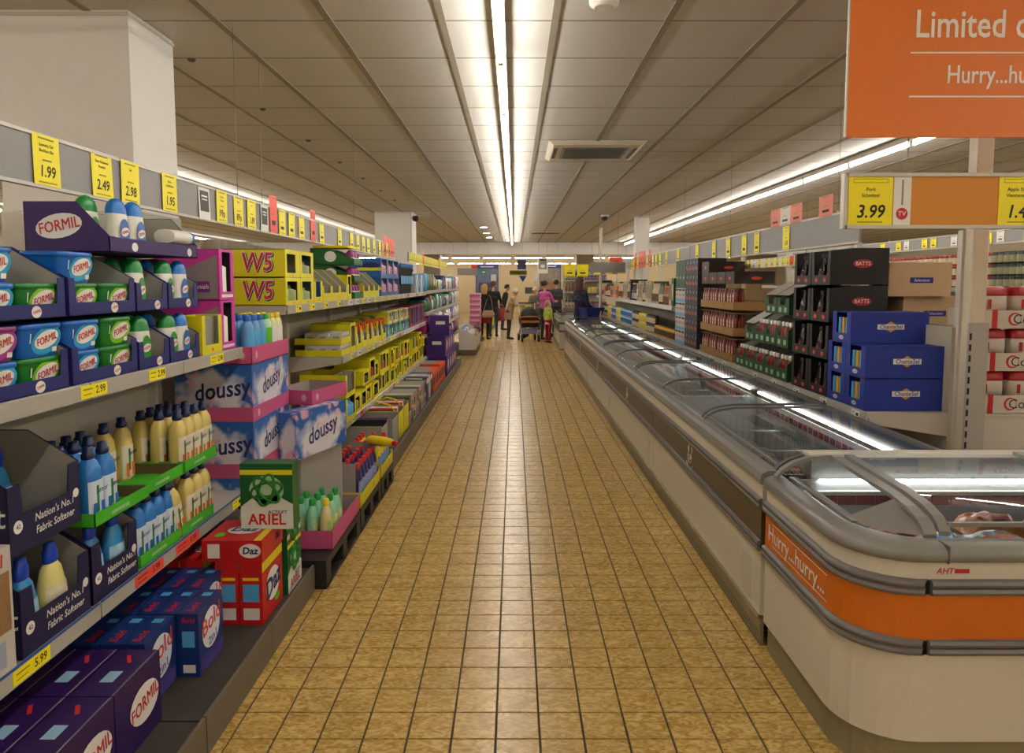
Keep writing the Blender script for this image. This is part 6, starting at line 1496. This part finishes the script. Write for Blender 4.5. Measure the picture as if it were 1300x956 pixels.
def hung(x0, x1, z0, z1, y, m, label, extra=(), cz=CZ):
    W, H = x1-x0, z1-z0
    o = link('hanging_sign', MB().box(-W/2, W/2, -.006, .006, 0, H).mesh('hanging_sign', m), loc=((x0+x1)/2, y, z0)); tag(o, label, 'sign')
    for s_ in (-.4, .4): link('hanging_cable', MB().box(s_*W-.003, s_*W+.003, -.003, .003, H, cz-z0).mesh('hanging_cable', M_cable), o)
    for nm_, me, mx in extra: q = link(nm_, me, o); q.matrix_local = mx
    return o
hung(.78, 1.13, 1.86, 2.38, 24, C_white, 'white poster with grey print hanging before the checkouts', [('grey_print', rect_mesh(.27, .3, mat('print_grey', '#8d8a86', .6, var=.4, scale=20)), T(0, -.008, .29)), ('grey_print', disc_mesh(.08, .06, C_white), T(0, -.010, .24)), ('heading_text', rect_mesh(.24, .05, C_dark), T(0, -.009, .45))])
hung(.12, .46, 2.07, 2.44, 28, C_blue, 'small blue poster hanging over the checkouts', [('photo_patch', disc_mesh(.09, .09, C_kraft), T(0, -.008, .2))])
hung(-.19, .5, 1.85, 2.03, 28.1, mat('sign_olive', '#8f8420', .5), 'yellow green strip sign below the small blue poster', [('red_text', rect_mesh(.55, .06, mat('olive_text', '#4d6a1e', .5)), T(0, -.008, .09)), ('blue_arrow', poly_mesh([(.02,-.03),(.34,-.03),(.18,-.28)], C_blue), T(0, -.008, 0))])
hung(-1.22, -1.02, 1.86, 2.01, 26, mat('exit_green', '#0e7a4a', .5), 'small green exit sign with a white arrow', [('arrow', poly_mesh([(-.06,-.018),(.0,-.018),(.0,-.045),(.06,0),(.0,.045),(.0,.018),(-.06,.018)], C_white), T(0, -.008, .075))], 2.57)
# checkout desks
for k, x in enumerate((-2.6, -1.0, .55, 2.0)):
    o = empty('checkout_desk', (x, 24.2, 0)); tag(o, 'grey checkout desk with belt in the far hall', 'checkout desk', 'checkout desks')
    link('desk_body', MB().box(-.3, .3, 0, 2.4, .02, .82).mesh('desk_body', M_grey), o); link('belt', MB().box(-.25, .25, .02, 1.6, .82, .84).mesh('belt', M_black), o)
    link('till_screen', MB().box(-.16, .16, 1.8, 1.83, 1.15, 1.38).mesh('till_screen', M_dgrey), o); link('till_pole', MB().box(-.02, .02, 1.83, 1.86, .82, 1.3).mesh('till_pole', M_lgrey), o)
    link('number_pole', MB().box(.22, .25, 1.9, 1.93, .82, 1.75).mesh('number_pole', M_lgrey), o); link('number_plate', MB().box(.14, .33, 1.88, 1.9, 1.6, 1.85).mesh('number_plate', C_white), o)
    link('front_board', MB().box(-.3, .3, -.02, 0, .1, .8).mesh('front_board', C_yellow if k in (1, 2) else C_cblue), o)
# trolley with yellow panels
def trolley(loc, rz, label):
    o = empty('shopping_trolley', loc, rz); tag(o, label, 'trolley')
    bm_ = basket(.5, .75, .42); link('wire_basket', bm_.mesh('wire_basket', M_wire), o, loc=(-.25, 0, .55))
    link('yellow_panel', MB().box(-.26, .26, -.012, -.004, .58, .98).mesh('yellow_panel', C_yellow), o); link('handle_bar', MB().tube([(-.27,-.08,1.03),(.27,-.08,1.03)], .016, 8).mesh('handle_bar', C_yellow), o)
    for sx in (-.24, .24):
        link('side_frame', MB().tube([(sx,-.08,1.03),(sx,.0,.6),(sx,.05,.2),(sx,.75,.2)], .012, 6).mesh('side_frame', M_wire), o)
        for yy in (.05, .75): link('wheel', MB().tube([(sx-.02,yy,.07),(sx+.02,yy,.07)], .068, 10).mesh('wheel', M_black), o)
    link('lower_panel', MB().box(-.2, .2, .1, .12, .22, .5).mesh('lower_panel', C_yellow), o)
    return o
trolley((.26, 19.9, 0), R(-100), 'yellow panelled shopping trolley in front of the person in beige')
# pushchair
def pram(loc, rz):
    o = empty('pushchair', loc, rz); tag(o, 'black pushchair with an orange trimmed hood', 'pushchair')
    Mo = mat('pram_orange', '#d07a1e', .5); Mk = mat('pram_black', '#1c1a1a', .6)
    hd = MB(); n = 8; rings = []
    for i in range(n+1):
        a = R(10+110*i/n); rings.append([(.24*math.cos(R(t)), -.02+.26*math.cos(a)*abs(math.sin(R(t)))*-1+.1, .62+.30*math.sin(a)*abs(math.sin(R(t)))+.0) for t in range(0, 181, 15)])
    hd.loft(rings, cap0=False, cap1=False, closed=False, smooth=True)
    q = link('hood', hd.mesh('hood', Mk), o)
    link('hood_trim', MB().tube(rings[-1], .016, 6).mesh('hood_trim', Mo), q); link('hood_trim', MB().tube(rings[0], .016, 6).mesh('hood_trim', Mo), q)
    st = MB().loft([[(-.2,-.05,.38),(.2,-.05,.38),(.2,.35,.38),(-.2,.35,.38)],[(-.23,-.1,.50),(.23,-.1,.50),(.23,.4,.50),(-.23,.4,.50)],[(-.23,-.1,.64),(.23,-.1,.64),(.23,.4,.66),(-.23,.4,.66)]], smooth=False)
    link('seat', st.mesh('seat', Mk), o); link('orange_band', MB().box(-.235, .235, -.106, -.09, .50, .56).mesh('orange_band', Mo), o)
    for sx in (-.22, .22):
        link('frame_tube', MB().tube([(sx,.55,1.0),(sx,.3,.6),(sx,-.1,.12)], .012, 6).mesh('frame_tube', M_wire), o); link('frame_tube', MB().tube([(sx,.0,.5),(sx,.45,.12)], .012, 6).mesh('frame_tube', M_wire), o)
        for yy in (-.12, .46): link('wheel', MB().tube([(sx-.02,yy,.1),(sx+.02,yy,.1)], .098, 12).mesh('wheel', Mk), o)
    link('handle_bar', MB().tube([(-.22,.55,1.0),(.22,.55,1.0)], .015, 8).mesh('handle_bar', Mk), o)
    link('storage_net', MB().box(-.2, .2, .0, .4, .2, .32).mesh('storage_net', mat('net_lilac', '#8f95c0', .7)), o)
pram((.40, 18.6, 0), R(8))

# ================================================================ people
def capsule(b, p0, p1, r0, r1, n=8, fl=(1,1,1)):
    p0, p1 = Vector(p0), Vector(p1); d = p1-p0; L = max(d.length, 1e-6); d = d/L
    up = Vector((0,1,0)) if abs(d.y) < .9 else Vector((1,0,0))
    a = d.cross(up).normalized(); c = a.cross(d).normalized(); rings = []
    for k in range(4): t = -math.pi/2+math.pi/2*(k+.35)/4; rings.append((p0+d*r0*math.sin(t), r0*math.cos(t)))
    for k in range(4): t = math.pi/2*(k+.0)/4+.0; rings.append((p1+d*r1*math.sin(t+.12), r1*math.cos(min(t+.12, 1.5))))
    b.loft([[q+rr_*(math.cos(2*math.pi*i/n)*a+math.sin(2*math.pi*i/n)*c) for i in range(n)] for q, rr_ in rings])
def person(loc, rz, h, skin, top_m, leg_m, shoe_m, hair_m, label, lean=0.0, arms=None, hairstyle='short', extra=None, slim=1.0, sleeve='long'):
    """one continuous body; local facing -Y; arms: ((elbow),(hand)) for right and left in units of height, from the ground"""
    P = []          # (p0, p1, r0, r1, region)
    S_ = lambda x, y, z: Vector((x*h, y*h, z*h))
    ln = lambda v: Vector((v[0], v[1]-lean*max(0, v[2]/h-.5)*h, v[2]-abs(lean)*max(0, v[2]/h-.5)*h*.25))
    def add(p0, p1, r0, r1, reg, flex=True): P.append((ln(S_(*p0)) if flex else S_(*p0), ln(S_(*p1)) if flex else S_(*p1), r0*h, r1*h, reg))
    for s in (-1, 1):
        add((s*.052,.0,.50),(s*.056,-.005,.28),.050*slim,.035*slim,'leg'); add((s*.056,-.005,.28),(s*.058,.012,.045),.034*slim,.022*slim,'leg')
        add((s*.058,.018,.024),(s*.062,-.075,.018),.022,.018,'shoe')
    add((-.03,.004,.52),(.03,.004,.52),.068*slim,.068*slim,'leg'); add((-.022,.004,.60),(.022,.004,.60),.064*slim,.064*slim,'top'); add((-.035,.004,.70),(.035,.004,.70),.066*slim,.066*slim,'top'); add((-.062,.008,.785),(.062,.008,.785),.050*slim,.050*slim,'top'); add((0,.012,.80),(0,.006,.865),.034,.029,'skin')
    for s in (-1, 1): add((s*.030,.004,.56),(s*.040,.006,.765),.056*slim,.053*slim,'top')
    add((-.026,.004,.565),(.026,.004,.565),.066*slim,.066*slim,'top'); add((0,.0,.60),(0,.002,.74),.066*slim,.066*slim,'top')
    arms = arms or (((-.135,.01,.64),(-.145,-.03,.49)), ((.135,.01,.64),(.145,-.03,.49)))
    for s, (el, ha) in zip((-1, 1), arms):
        sh = (s*.096,.008,.795)
        add(sh, el, .031*slim, .025*slim, 'top')
        add(el, ha, .025*slim, .017*slim, 'top' if sleeve == 'long' else 'skin')
        e_, hd_ = Vector(el), Vector(ha); d = (hd_-e_).normalized(); sd = d.cross(Vector((0,1,0)));
        if sd.length < .2: sd = Vector((1,0,0))
        sd.normalize(); pn = d.cross(sd)
        pc_ = hd_+d*.022; P.append((ln(S_(*hd_)), ln(S_(*pc_)), .016*h, .018*h, 'skin'))
        for k, (off, fl_) in enumerate(((-.015,.030),(-.005,.036),(.005,.034),(.014,.027))):
            b0 = pc_+sd*off; b1 = b0+d*fl_*.55; b2 = b1+(d*.7+pn*.5).normalized()*fl_*.5
            P.append((ln(S_(*b0)), ln(S_(*b1)), .0062*h, .0058*h, 'skin')); P.append((ln(S_(*b1)), ln(S_(*b2)), .0058*h, .005*h, 'skin'))
        t0 = hd_+d*.008-sd*.014; t1 = t0-sd*.014+d*.016; t2 = t1+d*.016
        P.append((ln(S_(*t0)), ln(S_(*t1)), .0072*h, .0062*h, 'skin')); P.append((ln(S_(*t1)), ln(S_(*t2)), .006*h, .005*h, 'skin'))
    # head: skull, face, jaw, nose, brow, ears
    for p0, p1, r0, r1 in (((0,.012,.945),(0,-.004,.94),.050,.048), ((0,-.014,.925),(0,-.020,.893),.040,.028), ((0,-.060,.915),(0,-.058,.928),.0085,.005), ((-.02,-.046,.943),(.02,-.046,.943),.010,.010), ((-.049,.006,.925),(-.051,.008,.94),.009,.009), ((.049,.006,.925),(.051,.008,.94),.009,.009)):
        add(p0, p1, r0, r1, 'skin')
    add((-.010,-.047,.893),(.010,-.047,.893),.0045,.0045,'lips')
    b = MB()
    for p0, p1, r0, r1, _ in P: capsule(b, p0, p1, r0, r1)
    me = b.mesh('person', skin); tmp = bpy.data.objects.new('tmp_body', me); COL.objects.link(tmp)
    rm_ = tmp.modifiers.new('r', 'REMESH'); rm_.mode = 'VOXEL'; rm_.voxel_size = .0065*h
    sm_ = tmp.modifiers.new('s', 'SMOOTH'); sm_.iterations = 8; sm_.factor = .5
    dg = bpy.context.evaluated_depsgraph_get(); body = bpy.data.meshes.new_from_object(tmp.evaluated_get(dg)); bpy.data.objects.remove(tmp)
    body.name = 'person'; body.materials.clear()
    lip = mat('lip_tone', '#a5605a', .5)
    for m in (skin, top_m, leg_m, shoe_m, lip): body.materials.append(m)
    idx = {'skin': 0, 'top': 1, 'leg': 2, 'shoe': 3, 'lips': 4}
    import numpy as np
    n = len(body.polygons); ce = np.empty(n*3); body.polygons.foreach_get('center', ce); ce = ce.reshape(-1, 3)
    best = np.full(n, 1e9); mi = np.zeros(n, dtype=np.int32)
    for p0, p1, r0, r1, reg in P:
        a = np.array(p0); d = np.array(p1)-a; t = np.clip(((ce-a)@d)/max(d@d, 1e-9), 0, 1)
        ds = np.linalg.norm(ce-(a+t[:, None]*d), axis=1)-(r0+(r1-r0)*t)
        if reg == 'lips': ds = ds-.002
        k = ds < best; best[k] = ds[k]; mi[k] = idx[reg]
    body.polygons.foreach_set('material_index', mi); body.polygons.foreach_set('use_smooth', np.ones(n, dtype=bool)); body.update()
    o = link('person', body, loc=loc, rz=rz); tag(o, label, 'person')
    hc = ln(S_(0,.016,.955))
    hm = MB()
    rings = []
    for k in range(8):
        th = math.pi*(k+.15)/8*(.66 if hairstyle != 'none' else .3)
        rings.append([hc+Vector((.058*h*math.sin(th)*math.cos(a), (.066*h*math.sin(th)*math.sin(a))+(.012*h if math.sin(a) < 0 and th > 1.0 else 0), .060*h*math.cos(th)-.020*h*math.sin(a)*(th/1.9)**2)) for a in [2*math.pi*i/14 for i in range(14)]])
    hm.loft(rings[::-1], smooth=True)
    if hairstyle == 'long': hm.lathe([(.052*h, hc.z-.13*h),(.060*h, hc.z-.05*h),(.057*h, hc.z+.02*h)], 12, 1, .75, hc.x, hc.y+.018*h)
    if hairstyle == 'bun': capsule(hm, hc+Vector((0,.06*h,.02*h)), hc+Vector((0,.075*h,.03*h)), .028*h, .022*h)
    if hairstyle == 'tail': capsule(hm, hc+Vector((0,.06*h,.0)), hc+Vector((0,.085*h,-.12*h)), .026*h, .012*h)
    link('hair', hm.mesh('hair', hair_m), o)
    for s in (-1, 1):
        ec_ = ln(S_(s*.019,-.049,.930)); link('eye', MB().lathe([(.001,-.006*h),(.006*h,0),(.001,.006*h)], 8, 1, 1, 0, 0).mesh('eye', C_dark), o, loc=ec_)
    if extra: extra(o, h, ln, S_)
    return o
SK = mat('skin_light', '#c79a7c', .55); BK_ = mat('cloth_black', '#1b1a1c', .8); NV = mat('cloth_navy', '#141d3a', .8); BG = mat('cloth_beige', '#a98d6c', .8); GY = mat('cloth_grey', '#3f3d3f', .8); PKT = mat('cloth_pink', '#c0559a', .8); LM = mat('cloth_lime', '#a9b84a', .8); RD = mat('cloth_red', '#8f1426', .8); GB = mat('cloth_greybeige', '#7a7264', .8); BLG = mat('cloth_bluegrey', '#4d5668', .8)
HB = mat('hair_blonde', '#b08a52', .6); HW = mat('hair_white', '#c9bda6', .6); HD = mat('hair_dark', '#241814', .6); HR = mat('hair_brown', '#4a2c1c', .6); HP = mat('cap_pale', '#cfc8b8', .7)
def skirt(m, z0, z1, r0, r1):
    def f(o, h, ln, S_): link('skirt', MB().lathe([(r1*h, z0*h), (r0*h*1.02, z1*h), (r0*h*.9, (z1+.01)*h)], 16, 1, .8).mesh('skirt', m), o)
    return f
def coat(m, z0, z1, r0, r1):
    def f(o, h, ln, S_): 
        b = MB(); rings = []
        for z_, r_ in ((z0, r1), ((z0+z1)/2, (r0+r1)/2), (z1, r0)):
            c = ln(S_(0, .004, z_)); rings.append([(c.x+r_*h*math.cos(2*math.pi*i/16), c.y+r_*h*.8*math.sin(2*math.pi*i/16), c.z) for i in range(16)])
        b.loft(rings, smooth=True); link('coat_skirt', b.mesh('coat_skirt', m), o)
    return f
FWD = (((-.13,-.06,.66),(-.09,-.20,.66)), ((.13,-.06,.66),(.09,-.20,.66)))
HOLD = (((-.135,-.02,.64),(-.10,-.13,.60)), ((.135,.01,.64),(.145,-.03,.49)))
def two(f1, f2): return lambda *a: (f1(*a), f2(*a))
person((-.80, 19.2, 0), R(158), 1.50, SK, BK_, BK_, BK_, HB, 'person in a black coat and red skirt with long blonde hair', hairstyle='long', extra=two(skirt(RD, .30, .50, .085, .105), coat(BK_, .44, .62, .085, .10)))
person((-.60, 20.3, 0), R(168), 1.58, SK, BK_, mat('cloth_denim', '#2a3040', .8), BK_, HR, 'person in dark clothes carrying a red bag', arms=HOLD)
person((-.38, 23.2, 0), R(100), 1.52, SK, BK_, GY, BK_, HD, 'person in a black jacket standing far back at the checkout', lean=.25)
person((-.15, 19.4, 0), R(98), 1.43, SK, BG, GY, BK_, HW, 'white-haired person in a beige coat leaning on a trolley', lean=.3, arms=FWD, extra=coat(BG, .38, .60, .098, .112), slim=1.08)
person((1.05, 25.6, 0), R(5), 1.56, SK, BLG, GY, BK_, HD, 'person in blue-grey serving behind a checkout desk', arms=FWD)
person((.66, 21.4, 0), R(-12), 1.46, SK, GB, GY, BK_, HP, 'person in a grey-beige jacket and pale hat bending forward', lean=.35, arms=FWD)
person((.83, 19.15, 0), R(140), 1.58, SK, PKT, GY, BK_, HD, 'person in a pink t-shirt and grey trousers with dark hair tied back', arms=FWD, hairstyle='bun', sleeve='short', slim=1.08)
person((.87, 18.2, 0), R(128), 1.09, SK, LM, RD, BK_, HB, 'small child in a lime green top and red trousers', hairstyle='tail', slim=1.12, extra=skirt(mat('cloth_pinkstripe', '#c98a94', .8), .44, .52, .085, .095))
person((1.30, 21.9, 0), R(172), 1.62, SK, GY, GY, BK_, HD, 'person in a dark grey jacket facing the checkouts', slim=1.15)
person((.98, 22.6, 0), R(20), 1.60, SK, BK_, BK_, BK_, HR, 'person in black with reddish hair behind the pink t-shirt', slim=1.05)
person((1.45, 15.45, 0), R(125), 1.66, SK, NV, NV, BK_, HR, 'person in a long navy coat with brown hair beside the freezers', arms=(((-.135,.0,.64),(-.12,-.14,.58)), ((.135,-.04,.64),(.12,-.16,.60))), hairstyle='long', slim=1.12, extra=coat(NV, .28, .62, .09, .11))
# carried things
hbag = link('handbag', MB().loft([[(-.15,-.05,0),(.15,-.05,0),(.15,.05,0),(-.15,.05,0)],[(-.17,-.06,.06),(.17,-.06,.06),(.17,.06,.06),(-.17,.06,.06)],[(-.13,-.02,.19),(.13,-.02,.19),(.13,.02,.19),(-.13,.02,.19)]]).mesh('handbag', mat('bag_tan', '#9c8260', .6)), loc=(-.70, 18.96, .62)); tag(hbag, 'tan handbag hanging at the side of the person in black', 'handbag')
link('strap', MB().tube([(-.12,0,.18),(-.04,.02,.45),(.03,.10,.60),(.08,.12,.45),(.12,0,.18)], .008, 5).mesh('strap', mat('bag_tan', '#9c8260')), hbag)
rbag = link('carrier_bag', MB().loft([[(-.14,-.05,0),(.14,-.05,0),(.14,.05,0),(-.14,.05,0)],[(-.17,-.07,.14),(.17,-.07,.14),(.17,.07,.14),(-.17,.07,.14)],[(-.12,-.03,.36),(.12,-.03,.36),(.12,.03,.36),(-.12,.03,.36)]], smooth=True).mesh('carrier_bag', mat('bag_redcheck', '#9a3038', .6, var=.4, scale=20)), loc=(-.40, 20.45, .45)); tag(rbag, 'red checked carrier bag held beside the person in dark clothes', 'bag')
for sx in (-.05, .05): link('handle', MB().tube([(sx-.03,0,.35),(sx,0,.52),(sx+.03,0,.35)], .008, 5).mesh('handle', mat('bag_redcheck', '#9a3038')), rbag)
bskt = link('hand_basket', MB().loft([[(-.18,-.11,0),(.18,-.11,0),(.18,.11,0),(-.18,.11,0)],[(-.23,-.15,.2),(.23,-.15,.2),(.23,.15,.2),(-.23,.15,.2)]], cap1=False).mesh('hand_basket', mat('basket_blue', '#1d2f86', .4)), loc=(1.64, 15.12, .80), rz=R(30)); tag(bskt, 'blue plastic hand basket held by the person in navy', 'basket')
link('rim', MB().box(-.24,.24,-.16,-.14,.19,.215).box(-.24,.24,.14,.16,.19,.215).box(-.24,-.22,-.14,.14,.19,.215).box(.22,.24,-.14,.14,.19,.215).mesh('rim', mat('basket_blue', '#1d2f86')), bskt); link('handle', MB().tube([(-.0,-.15,.2),(0,-.08,.30),(0,.08,.30),(0,.15,.2)], .009, 6).mesh('handle', M_black), bskt)
